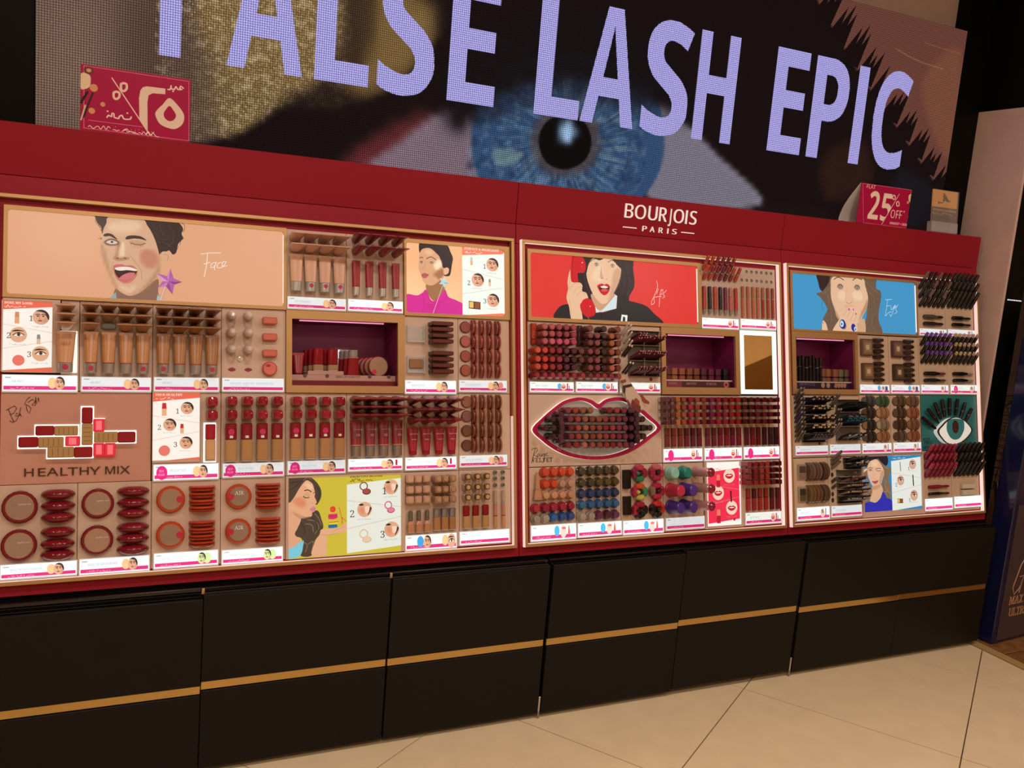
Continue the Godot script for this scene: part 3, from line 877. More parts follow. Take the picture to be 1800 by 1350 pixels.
func art_screen(x0: float, y0: float, x1: float, y1: float) -> ImageTexture:   # the moving picture on the big screen: an eye under a line of capitals
	var a := Art.new(self, x0, y0, x1, y1, 2048, 0x1b1011)
	a.poly(0x745a4c, [-1565,21918,4006,23032,4274,20182,5019,18287,2736,17639,-1557,17840])
	a.blob(0x8c705e, [-1292,21095,243,21380,704,19625,141,17986,-1282,18105], 600, 0.5)
	a.blob(0x5d463a, [1108,21846,3391,22280,3785,20106,2731,17835,1333,17823], 500, 0.8)
	a.blob(0x8a6b3e, [3381,22593,8840,23659,10288,22188,8868,20372,6542,19256,4317,19033,3140,20166], 350, 0.95)
	a.blob(0x7c6138, [2829,19957,4957,19790,7233,19784,8023,18843,5894,18054,3858,17975,2866,18670], 300, 0.9)
	a.grain(4, 0.045, 0xd9bf92, 0.6, Rect2i(int(a.im.get_width() * 0.085), 0, int(a.im.get_width() * 0.16), a.im.get_height()))
	a.grain(14, 0.16, 0xe8dcc8, 0.45, Rect2i(int(a.im.get_width() * 0.09), 0, int(a.im.get_width() * 0.15), a.im.get_height()))
	a.blob(0x2c1d18, [7057,22978,8129,23183,7909,20749,6512,19851,7130,21648], 200, 0.7)
	a.blob(0x5d483c, [2184,20803,2959,20936,3370,17914,2577,17653,2231,18905], 400, 0.8)
	a.blob(0x160c0d, [2736,17639,4179,18265,5495,19197,7252,19440,9057,20400,10483,22221,12711,24774,26599,27552,28065,24563,30361,22643,34528,19291,23754,18348,21227,20539,18710,22035,15169,21883,12220,20870,10263,19857,8230,18514,6635,17444], 120, 1.0)
	a.blob(0x160c0d, [5161,18982,6504,20020,7971,19715,7685,18270,5918,17538], 200, 0.8)
	a.blob(0x6e2c30, [7348,17700,8765,19027,10276,19678,9622,17775], 250, 0.9)
	a.blob(0x8d7784, [8096,17606,9175,18631,10474,19705,11877,19989,12532,17236,9647,17411], 150, 0.95)
	a.blob(0x8a8494, [18785,21443,20564,20558,21873,19772,24371,18075,18994,17772], 120, 0.95)
	a.blob(0x36547c, [11707,19037,11942,20460,12996,21636,15009,22333,17204,22396,18772,21542,19423,19999,19168,18415,17833,17039,15611,16536,13451,16644,12176,17678], 60, 1.0)
	var c := [15311,19427]
	var g := RandomNumberGenerator.new()
	g.seed = 11
	for i in 330:
		var t := g.randf() * TAU
		var r0 := g.randf_range(950, 2000)
		var r1 := r0 + g.randf_range(300, 1100)
		a.line([0x6a90b4, 0x243f66, 0x7f9fb8, 0x2f5078, 0x8a9a8c][g.randi() % 5], g.randf_range(50, 160), [c[0] + cos(t) * r0 * 1.08, c[1] + sin(t) * r0, c[0] + cos(t + 0.05) * r1 * 1.08, c[1] + sin(t + 0.05) * r1], false, 0.22)
	a.grain(21, 0.03, 0x7f9cb4, 0.35, Rect2i(int(a.im.get_width() * 0.36), int(a.im.get_height() * 0.4), int(a.im.get_width() * 0.20), int(a.im.get_height() * 0.6)))
	a.grain(22, 0.025, 0x1a2a48, 0.5, Rect2i(int(a.im.get_width() * 0.36), int(a.im.get_height() * 0.4), int(a.im.get_width() * 0.20), int(a.im.get_height() * 0.6)))
	a.blob(0x9bb4a8, [12607,18828,13687,18842,13294,18374,12653,18301], 60, 0.5)
	a.blob(0x5a4038, [13978,19262,14227,20120,15154,20497,16250,20393,16692,19599,16437,18689,15413,18218,14395,18401], 150, 0.7)
	a.blob(0x060608, [14241,19295,14465,19960,15176,20287,15945,20195,16342,19555,16136,18855,15389,18453,14598,18619], 40, 1.0)
	a.blob(0x120c10, [10920,19123,10917,21759,14975,23740,19320,23133,20536,20763,19082,21080,17329,21333,15228,21317,13080,20717,11885,19897], 260, 0.95)
	a.blob(0x1a1a26, [11718,19410,12267,20321,14362,20998,16154,21260,18322,21175,19296,20394,17636,20779,15291,20709,13131,20161], 260, 0.6)
	a.ell(0xa9cdf5, [15324,19742], 330, 400, 160, 1.0)
	a.blob(0x74453a, [25528,26917,29406,27454,35099,26428,34787,19441,34068,19741,30406,22417,27784,24406], 60, 1.0)
	a.blob(0x8a5540, [32137,23830,34212,25568,34439,21014], 200, 0.8)
	a.line(0xb08a4c, 60, [30373,25054,31594,24793,33346,24672], true, 0.4)
	a.line(0xb0703c, 50, [31945,25544,34238,25453], true, 0.4)
	var p0 := [25835,25489,34324,19395]
	for i in 30:
		var f := i / 29.0
		var bx0: float = lerpf(p0[0], p0[2], f)
		var by0: float = lerpf(p0[1], p0[3], f) + (i % 3) * 200.0
		var l: float = lerpf(1700.0, 900.0, f) * (0.75 + 0.25 * ((i * 7) % 5) / 4.0)
		a.poly(0x150c0c, [bx0 - 300.0, by0 - 100.0, bx0 + 240.0, by0 - 260.0, bx0 + l * 0.62, by0 + l])
	a.blob(0x3a2018, [27269,20411,29350,21121,30021,19324,27587,18612], 250, 0.7)
	a.blob(0x1c1a22, [31522,20199,33717,19705,33678,18216,31282,18007], 200, 0.8)
	for i in 40: a.ell([0xb0a8b8, 0x8098c0, 0xd0b0b0][i % 3], [c[0] + 5200 + i * 90 + (i * 37) % 60, c[1] - 1900 - (i * 53) % 380 - i * 14], 36, 36, 0.0, 0.5)
	var y := 20184
	var h := 24091 - y
	for l in [["A", 3746, 5982], ["L", 6350, 8066], ["S", 8345, 10232], ["E", 10730, 12439], ["L", 13949, 15708], ["A", 15774, 17992], ["S", 18288, 20297], ["H", 20608, 22439], ["E", 24240, 25944], ["P", 26272, 28150], ["I", 28561, 29139], ["C", 29655, 31655]]:
		a.fit(l[0], l[1], l[2], y, h, 0xb8b0f6)
	var fx := 1875
	var fw := 2476 - fx
	a.poly(0xb8b0f6, [fx, y, fx + fw, y, fx + fw, y + int(h * 0.5), fx + int(fw * 2.3), y + int(h * 0.5), fx + int(fw * 2.3), y + int(h * 0.65), fx + fw, y + int(h * 0.65), fx + fw, y + h, fx, y + h])
	for x in range(0, a.im.get_width(), 4): a.im.blend_rect(a.shade(1, a.im.get_height()), Rect2i(0, 0, 1, a.im.get_height()), Vector2i(x, 0))
	for yy in range(0, a.im.get_height(), 4): a.im.blend_rect(a.shade(a.im.get_width(), 1), Rect2i(0, 0, a.im.get_width(), 1), Vector2i(0, yy))
	a.grain(9, 0.35, 0x000000, 0.22)
	return a.done(false)

const STRIP := [[0, "AIR MAT", "face"], [1, "AIR MAT", "face"], [2, "AIR MAT", "face"], [3, "HAPPY LIGHT   SCULPT LIGHT   FLOWER PERFECTION", ""], [4, "CITY RADIANCE", "face"], [5, "CITY RADIANCE", "face"], [6, "MAXI DELIGHT", "face"], [7, "LITTLE ROUND POT", "face"], [8, "HEALTHY MIX", "best"], [9, "HEALTHY MIX", "best"], [10, "HEALTHY MIX", "best"], [11, "HEALTHY MIX BB", "face"], [12, "HEALTHY MIX PRIMER", "face"], [13, "LITTLE ROUND POT", "face"], [14, "HEALTHY MIX POWDER", "face"], [15, "HEALTHY MIX POWDER", "face"], [16, "AIR MAT POWDER", "green"], [17, "AIR MAT POWDER", "green"], [18, "", "two"], [19, "HEALTHY MIX", ""], [20, "VELVET", "lips"], [21, "EFFECT 3D", "lips"], [22, "ROUGE EDITION", "lipsb"], [23, "ROUGE EDITION", "lipsb"], [24, "CONTOUR", "lips"], [25, "ROUGE EDITION", "dot"], [26, "ROUGE EDITION", "dot"], [27, "ROUGE EDITION", "dot"], [28, "LA LAQUE", "hand"], [29, "LA LAQUE", "hand"], [30, "MAGIC", "hand"], [31, "", ""], [32, "ROUGE LAQUE", "lips"], [33, "VOLUME", "eye"], [34, "VOLUME", "eye"], [35, "SMOKY STORIES", "eyeb"], [36, "SMOKY STORIES", "eyeb"], [37, "TWIST UP", "eye"], [38, "TWIST UP", "eyed"], [39, "LINER   CONTOUR   KOHL", ""], [40, "LINER   KHOL   CONTOUR", ""], [41, "LITTLE ROUND POT", "eye"], [42, "LITTLE ROUND POT", "eye"], [43, "BROW PALETTE", "eye"], [44, "BROW   REVEAL   DESIGN", ""], [45, "VOLUME", ""], [46, "VOLUME", ""]]

func art_strips() -> ImageTexture:   # all the shelf labels on one sheet, four across and twelve down
	var a := Art.new(self, 0.0, 0.0, 0.512 * 4, 0.085 * 12, 2048, 0xf4f6f2)
	for s in STRIP:
		var x: float = (s[0] % 4) * 5120.0
		var y: float = (11 - s[0] / 4) * 850.0
		var k: String = s[2]
		var tone: int = 0xe6eef2 if k in ["face", "best", "eye", "eyeb", ""] else 0xe9f4ee
		a.poly(tone, [x + 60, y + 60, x + 5060, y + 60, x + 5060, y + 790, x + 60, y + 790])
		a.poly(0xd23377, [x + 60, y + 70, x + 5060, y + 70, x + 5060, y + 270, x + 60, y + 270])
		a.text("BOURJOIS", x + 150, y + 690, 62, 0x5c6066, "Droid Sans Bold")
		var tx := x + (1250.0 if k in ["best", "dot", "eyed"] else 600.0)
		if k != "two": a.text(s[1], tx, y + 460, 130 if s[1].length() < 20 else 100, 0x9fb0c2, "Droid Serif")
		scrawl(self_art(a), tx, y + 350, 70, 1500, 0xb9c5cf, s[0])
		scrawl(self_art(a), x + 500, y + 130, 95, 1700, 0xf8d9e6, s[0] + 50)
		var c := [x + 3900, y + 430]
		if k == "face" or k == "best":
			a.ell(0xf0c390, [c[0] - 520, c[1] + 10], 300, 300)
			if s[0] in [11, 12]: a.poly(0xb02338, [c[0] + 560, c[1] - 100, c[0] + 760, c[1] - 100, c[0] + 760, c[1] + 320, c[0] + 560, c[1] + 320])
			if s[0] in [7, 13]: a.ell(0xe08b7c, [c[0] + 540, c[1] + 40], 280, 280)
			rounded_face(a, c, 360)
		if k in ["best", "dot", "eyed"]:
			var bc := [x + (620.0 if k == "best" else 900.0), y + 400]
			a.ell(0xd62a77, bc, 430 if k == "best" else 380, 390)
			if k != "dot":
				a.text("BEST", bc[0] - 230, bc[1] + 40, 130, 0xfbdce9)
				a.text("SELLER", bc[0] - 300, bc[1] - 160, 120, 0xfbdce9)
		if k == "green":
			a.ell(0xc6e4a0, [c[0] + 350, c[1]], 330, 330)
			rounded_face(a, [c[0] - 100, c[1]], 340, "face", 0xc9dc9c)
		if k == "two":
			a.ell(0x3fa0dc, [x + 1450, y + 470], 330, 330)
			rounded_face(a, [x + 2150, y + 440], 380)
			a.ell(0xf0c390, [x + 3950, y + 470], 320, 320)
			rounded_face(a, [x + 4600, y + 420], 420, "eye")
		if k.begins_with("lips") or k == "dot":
			if k == "lipsb": a.ell(0x57b4dc, [c[0] - 450, c[1] + 60], 260, 260)
			rounded_face(a, c, 320, "lips", 0xe8b9a4)
			a.poly(0xae2438, [c[0] + 420, c[1] - 220, c[0] + 560, c[1] - 220, c[0] + 560, c[1] + 320, c[0] + 420, c[1] + 320])
			a.poly(0x8f1c30, [c[0] + 660, c[1] - 220, c[0] + 740, c[1] - 220, c[0] + 740, c[1] + 120, c[0] + 660, c[1] + 120])
		if k == "hand":
			a.ell(0x4cb2e4, [c[0] - 1000, c[1] + 60], 300, 300)
			rounded_face(a, [c[0] - 250, c[1]], 360, "hand", 0xf0d0c0)
			a.poly(0xe4573e, [c[0] + 260, c[1] - 150, c[0] + 520, c[1] - 150, c[0] + 430, c[1] + 330, c[0] + 350, c[1] + 330])
		if k.begins_with("eye"):
			if k == "eyeb": a.ell(0x58a4d2, [c[0] - 620, c[1] + 90], 280, 280)
			rounded_face(a, [c[0] + 100, c[1]], 330, "eye", 0xe3b8a2)
			a.poly(0x2c2c38, [c[0] + 560, c[1] - 200, c[0] + 660, c[1] - 200, c[0] + 660, c[1] + 320, c[0] + 560, c[1] + 320])
			if k == "eyeb": a.poly(0x3c5078, [c[0] + 460, c[1] - 180, c[0] + 900, c[1] - 180, c[0] + 900, c[1] + 260, c[0] + 460, c[1] + 260])
	return a.done()

func self_art(a: Art) -> Art: return a

func art_step_left() -> ImageTexture:
	var a := Art.new(self, -0.1914,0.5821,-0.0736,0.768, 620, 0xe0644e)
	var r := [-0.1914,0.5821,-0.0736,0.768]
	steps(a, r[0], r[1], r[2], r[3], 0xe26a52, 0xf3f0e8, [["face", 0.77, 0.22, 0.17], ["eye", 0.33, 0.48, 0.17], ["eye", 0.77, 0.74, 0.17], ["bottle", 0.3, 0.23, 0.09, 0xd9a27a, 0xc98a5c], ["bottle", 0.73, 0.53, 0.075, 0xdcb79a, 0x8d8784], ["disc", 0.34, 0.84, 0.12, 0xe0766a], ["num", 0.53, 0.28, 0.06, "1"], ["num", 0.1, 0.53, 0.06, "2"], ["num", 0.5, 0.79, 0.06, "3"]], "DOSE MY LOOK")
	return a.done()

func art_step_mix() -> ImageTexture:
	var a := Art.new(self, 0.1764,0.3358,0.2995,0.5296, 620, 0xe0644e)
	var r := [0.1764,0.3358,0.2995,0.5296]
	steps(a, r[0], r[1], r[2], r[3], 0xe26a52, 0xf3f0e8, [["face", 0.73, 0.22, 0.14], ["face", 0.36, 0.46, 0.14], ["face", 0.71, 0.72, 0.14], ["bottle", 0.24, 0.23, 0.1, 0xdbae82, 0xc22a38], ["bottle", 0.62, 0.51, 0.075, 0xdbae82, 0xc22a38], ["disc", 0.25, 0.83, 0.12, 0xe0766a], ["num", 0.48, 0.3, 0.055, "1"], ["num", 0.1, 0.53, 0.055, "2"], ["num", 0.44, 0.78, 0.055, "3"]], "YOUR HEALTHY")
	return a.done()

func art_step_red() -> ImageTexture:
	var a := Art.new(self, 2.0578,0.0547,2.2145,0.2873, 560, 0xf2eee8)
	var r := [2.0647,0.0608,2.2087,0.2791]
	steps(a, r[0], r[1], r[2], r[3], 0xf0e9e4, 0xe2304c, [["lips", 0.68, 0.2, 0.18, 0xe9c9b4], ["lips", 0.32, 0.48, 0.18, 0xe9c9b4], ["lips", 0.74, 0.74, 0.18, 0xe9c9b4], ["bottle", 0.33, 0.27, 0.11, 0xb01c30, 0xd87a5a], ["wand", 0.72, 0.55, 0.13, 0x1c1718], ["bottle", 0.32, 0.86, 0.12, 0xb01c30, 0xd87a5a]], "", 0xe2304c)
	a.ell(0xb01c2c, [int((r[0] + (r[2] - r[0]) * 0.82) * 10000), int((r[1] + (r[3] - r[1]) * 0.06) * 10000)], 50, 50)
	return a.done()

func art_sale() -> ImageTexture:   # printed card with right-to-left numerals
	var a := Art.new(self, -131 / 10000.0, 17704 / 10000.0, 2602 / 10000.0, 19409 / 10000.0, 1000, 0xa8104a)
	a.line(0xe58aa6, 14, [-57,19367,2543,19358,2587,17751,-40,17758,-57,19367], false)
	a.blob(0xe6d0b0, [-132,19137,4,19182,106,19100,86,18852,-60,18757,-129,18795])
	a.ell(0x6a3a3a, [62,19264], 120, 100)
	a.ell(0xd8a070, [62,19264], 60, 50)
	for c in [[183,18832, 100], [406,18434, 60], [144,18229, 80]]: a.ell(0xd89a72, [c[0], c[1]], c[2], c[2])
	a.line(0x2a1a1c, 60, [-116,18405,32,18697], false)
	a.line(0x3a2022, 50, [-52,18044,161,18691], false)
	a.line(0xcfc4b4, 40, [-111,17962,-10,18346], false)
	a.line(0xf0d8cc, 30, [619,19153,1575,17794], false)
	a.line(0xead2c4, 60, [912,19063,842,19023,854,18876,925,18861,981,18934,974,19043,912,19063])
	a.line(0xead2c4, 60, [737,18814,667,18774,679,18641,745,18626,805,18694,799,18793,737,18814])
	a.poly(0xead2c4, [1476,19067,1947,19076,1950,18924,1634,18904,1529,18838,1503,18658,1524,17900,1311,18151,1290,18729,1320,18934,1380,19028])
	var o := a.px([2061,18839,2303,18643,2443,18431,2415,18195,2244,18034,2046,18028,1822,18117,1710,18332,1741,18463,1884,18635])
	var i := a.px([2066,18625,2183,18498,2235,18377,2164,18249,2041,18223,1941,18302,1923,18412,1975,18521])
	a.put([Art.curve(o), Art.curve(i)], 0xead2c4, 0.0, 1.0)
	for q in [[2404,19153,2338,19195,2315,19130,2365,19117,2266,19103,2215,19166,2178,19090,2143,19085,2093,19108,2092,19173,2070,19074,2011,19065], [1108,18200,1071,18134,928,18125,879,18209,814,18170,796,18118,691,18134,681,18218,634,18226,621,18144,550,18165,513,18110]]: a.line(0xf0d8cc, 38, q)
	for c in [[1011,18288], [525,18271], [2145,19034]]: a.ell(0xf0d8cc, c, 24, 24)
	a.line(0xe58aa6, 14, [64,17975,1387,17969], false)
	scrawl(a, 65, 17834 - 30, 90, 1560, 0xf6e4da, 3)
	scrawl(a, 886, 17818 - 40, 90, 900, 0xf6e4da, 7)
	return a.done()

func art_flat() -> ImageTexture:
	var a := Art.new(self, 28161 / 10000.0, 17741 / 10000.0, 30657 / 10000.0, 19316 / 10000.0, 800, 0xa8104a)
	a.line(0xe58aa6, 14, [28222,19295,30625,19313,30938,17748,28502,17759,28222,19295], false)
	var y := 17939
	var h := 19033 - y
	a.fit("2", 28653, 29154, y, h, 0xeedccb)
	a.fit("5", 29265, 29779, y, h, 0xeedccb)
	a.poly(0xa8104a, [29357,17749,30072,19082,30161,19035,30719,17866])
	a.line(0xf3dcd2, 24, [29402,17781,30063,19087], false)
	a.line(0xf3dcd2, 44, [29802,19005,29749,18952,29776,18856,29843,18840,29890,18881,29868,18972,29802,19005])
	a.line(0xf3dcd2, 44, [30034,18775,29985,18722,30015,18612,30082,18596,30129,18637,30104,18742,30034,18775])
	a.text("FLAT", 28414, 19136, 150, 0xf3dcd2)
	a.text("OFF", 29754, 18089, 330, 0xf3dcd2, "Droid Sans", 0.75)
	a.text("MAKEUP + SKIN & BODY", 29784, 17831, 100, 0xf3dcd2, "Droid Sans Bold", 0.85)
	a.blob(0xe9d2a8, [30545,19073,30619,19143,30719,19147,30806,18781,30670,18797,30567,18906])
	for c in [[30553,18797, 60], [30429,18399, 44], [30699,18199, 54]]: a.ell(0xd89a72, [c[0], c[1]], c[2], c[2])
	a.line(0x241718, 40, [30760,18498,30808,18616], false)
	a.line(0x8d1634, 60, [30573,18679,30715,18579], false)
	return a.done()

func art_camera_card() -> ImageTexture:
	var a := Art.new(self, 0.0, 0.0, 0.15, 0.13, 600, 0x3a2820)
	a.poly(0xd69a34, [0, 600, 1500, 600, 1500, 1300, 0, 1300])
	a.poly(0x2a2220, [620, 1170, 680, 1210, 1000, 900, 940, 840])
	a.poly(0x2a2220, [600, 1050, 660, 1110, 900, 870, 860, 830])
	a.line(0x2a2220, 40, [380, 760, 420, 780, 600, 790, 700, 880], true)
	a.line(0x2a2220, 50, [385, 720, 385, 830], false)
	a.ell(0x2a2220, [690, 920], 60, 60)
	a.line(0x2a2220, 36, [980, 870, 1060, 880, 1050, 940], false)
	a.text("CAUTION CCTV IN OPERATION", 60, 440, 80, 0xd9b06a, "Droid Sans Bold", 0.86)
	scrawl(a, 60, 310, 90, 1300, 0xd9b06a, 8)
	return a.done()

# ---------------------------------------------------------------- the place
func gold(rough := 0.42) -> StandardMaterial3D:
	var key := "gold%.2f" % rough
	if not mats.has(key):
		var m := StandardMaterial3D.new()
		m.albedo_color = Color(0.80, 0.67, 0.42) if rough < 0.2 else Color(0.74, 0.60, 0.41)
		m.metallic = 0.9 if rough < 0.2 else 0.6
		m.roughness = rough
		mats[key] = m
	return mats[key]

func wallmat(h: int, rough: float, freq: float, spread: float) -> StandardMaterial3D:   # a plain surface with a faint mottle of its own
	var m := StandardMaterial3D.new()
	var n := NoiseTexture2D.new()
	var f := FastNoiseLite.new()
	f.seed = h
	f.frequency = freq
	f.fractal_octaves = 4
	n.noise = f
	n.width = 256
	n.height = 256
	n.seamless = true
	var g := Gradient.new()
	g.set_color(0, Color(1 - spread, 1 - spread, 1 - spread))
	g.set_color(1, Color(1, 1, 1))
	n.color_ramp = g
	m.albedo_color = alb(h)
	m.albedo_texture = n
	m.uv1_triplanar = true
	m.uv1_world_triplanar = true
	m.uv1_scale = Vector3(1.3, 1.3, 1.3)
	m.roughness = rough
	return m

func struct(called: String, mesh: Mesh, m: Material, xf: Transform3D, label := "") -> MeshInstance3D:
	var o := solo(called, mesh, m, xf)
	tagit(o, label, "", "", "structure")
	return o

func slab(called: String, x0: float, x1: float, y0: float, y1: float, z0: float, z1: float, m: Material, label: String) -> MeshInstance3D:
	return struct(called, box(x1 - x0, y1 - y0, z1 - z0), m, at((x0 + x1) / 2, (y0 + y1) / 2, (z0 + z1) / 2), label)

func area(x: float, y: float, e: float, c: Color, xf: Transform3D) -> void:   # a soft light that shines along the frame's +z
	var l := AreaLight3D.new()
	l.name = numbered("soft_light")
	l.area_size = Vector2(x, y)
	l.area_normalize_energy = true
	l.light_energy = e
	l.light_color = c
	l.area_range = 12.0
	l.area_attenuation = 2.0
	l.shadow_enabled = true
	add_child(l)
	l.transform = xf * Transform3D(Basis(Vector3(-1, 0, 0), Vector3(0, 1, 0), Vector3(0, 0, -1)), Vector3.ZERO)

func setting() -> void:
	var tile := wallmat(0xdcac84, 0.2, 0.02, 0.04)
	var paint := wallmat(0xa38677, 0.7, 0.03, 0.06)
	var warm := wallmat(0xd89c62, 0.7, 0.03, 0.04)
	var black := satin(0x070605, 0.4, 0.2)
	var fl := slab("floor", -3.2, 6.6, -0.12, -0.006, -2.1, 5.5, pm(0x5a3a26, 0.8), "dark grout bed under the large beige floor tiles")
	var e1 := Vector2(cos(deg_to_rad(34.0)), sin(deg_to_rad(34.0))) * 0.738   # x, -z
	var e2 := Vector2(sin(deg_to_rad(34.0)), -cos(deg_to_rad(34.0))) * 0.738
	var room := PackedVector2Array([Vector2(-3.1, -5.4), Vector2(3.545, -5.4), Vector2(3.545, 0.1), Vector2(-3.1, 0.1)])
	for i in range(-14, 12):
		for j in range(-14, 14):
			var o := Vector2(2.66, -0.642) + e1 * i + e2 * j
			var g := 0.0028
			var q := PackedVector2Array([o + e1 * g + e2 * g, o + e1 * (1 - g) + e2 * g, o + e1 * (1 - g) + e2 * (1 - g), o + e1 * g + e2 * (1 - g)])
			for p in Geometry2D.intersect_polygons(q, room):
				part("tile", plate(p, 0.006), tile, fl, fl.transform.affine_inverse() * Transform3D(Basis(Vector3(1, 0, 0), Vector3(0, 0, -1), Vector3(0, 1, 0)), Vector3(0, -0.006, 0)))
	slab("trim_1", 3.55, 3.60, -0.006, 0.004, -0.3, 5.4, pm(0x9a7848, 0.35), "brass edge strip where the tiles meet the wooden floor")
	var wood := slab("floor_wood", 3.60, 6.6, -0.006, 0.0, -2.1, 5.4, pm(0x6b401f, 0.3), "brown wooden floor at the right beside the beige tiles")
	for i in 20:
		part("plank", box(2.98, 0.006, 0.36, 0.002), wallmat([0x80512a, 0x7a4a26, 0x87562e][i % 3], 0.3, 0.05, 0.3), wood, wood.transform.affine_inverse() * at(5.1, 0.001, -1.9 + i * 0.365))
	slab("wall_back", -3.2, 3.72, 0.0, 3.0, -0.65, -0.5, paint, "plain grey brown wall above the big screen")
	slab("wall_back_far", 3.72, 6.6, 0.0, 3.0, -2.1, -1.95, wallmat(0x5b4a40, 0.7, 0.03, 0.1), "dim wall far behind the trolleys")
	slab("wall_recess", 3.60, 3.72, 0.0, 2.3, -1.95, -0.65, paint, "short wall beside the trolley bay")
	slab("wall_left", -3.35, -3.2, 0.0, 3.0, -0.65, 5.5, paint, "plain left wall of the shop")
	slab("wall_right", 6.6, 6.75, 0.0, 3.0, -2.1, 5.5, warm, "plain right wall of the shop")
	slab("wall_front", -3.35, 6.75, 0.0, 3.0, 5.5, 5.65, warm, "plain wall across the shop facing the display")
	slab("ceiling", -3.35, 6.75, 3.0, 3.15, -2.1, 5.65, wallmat(0xc79a70, 0.8, 0.03, 0.04), "plain pale ceiling of the shop")
	slab("trim_2", 5.3, 6.6, 2.25, 3.0, 2.2, 5.5, wallmat(0xc8904e, 0.8, 0.03, 0.04), "boxed-in drop of the ceiling that the small mirror shows")
	slab("trim_3", -3.2, -0.128, 0.0, 3.0, -0.5, -0.415, black, "black cladding left of the big screen")
	slab("trim_4", 3.455, 3.60, 0.0, 3.0, -0.5, -0.43, black, "black upright strip right of the big screen")
	slab("wall_side", 3.60, 3.615, 0.0, 2.325, -0.5, -0.168, wallmat(0xb18d7c, 0.6, 0.02, 0.05), "tall pale partition at right end of the display")
	slab("trim_5", 3.615, 3.725, 0.0, 2.325, -0.5, -0.166, black, "glossy black post on the front edge of the pale partition")
	slab("trim_6", 3.60, 6.6, 2.325, 3.0, -0.65, -0.16, black, "black bulkhead above the pale partition")
	# lamps; the last one is added to brighten the walls seen in the mirror
	for p in [[-0.19, 2.95], [0.03, 3.13], [-1.5, 2.95], [1.17, 2.95], [2.51, 2.85], [3.9, 2.85], [0.4, 1.25], [1.9, 1.25], [3.2, 1.35], [-1.2, 1.25], [1.0, 4.6], [3.6, 4.6], [4.4, 3.4]]:
		var t := thing("ceiling_light", "round recessed ceiling downlight in the pale ceiling", "ceiling light", at(p[0], 2.985, p[1]), "ceiling downlights")
		var rim := []
		for q in [[0.0, 0.105], [0.012, 0.125], [0.015, 0.125]]: rim.append(ring(q[0], q[1] * 2, q[1] * 2, 2.0, 24))
		part("rim", loft(rim), pm(0xb09a88, 0.4), t, Transform3D(Basis(Vector3.RIGHT, PI / 2) , Vector3(0, 0.014, 0)))
		part("diffuser", cyl(0.1, 0.004, 24), glow(0xffe2c4, 3.0), t, Transform3D(Basis(Vector3.RIGHT, PI / 2), Vector3(0, -0.004, 0)))
		area(0.2, 0.2, LAMP * (1.4 if p[1] < 2.0 else (0.85 if p[0] < 2.0 else 0.62)), Color(1.0, 0.925, 0.86), Transform3D(Basis(Vector3.RIGHT, PI / 2), Vector3(p[0], 2.97, p[1])))

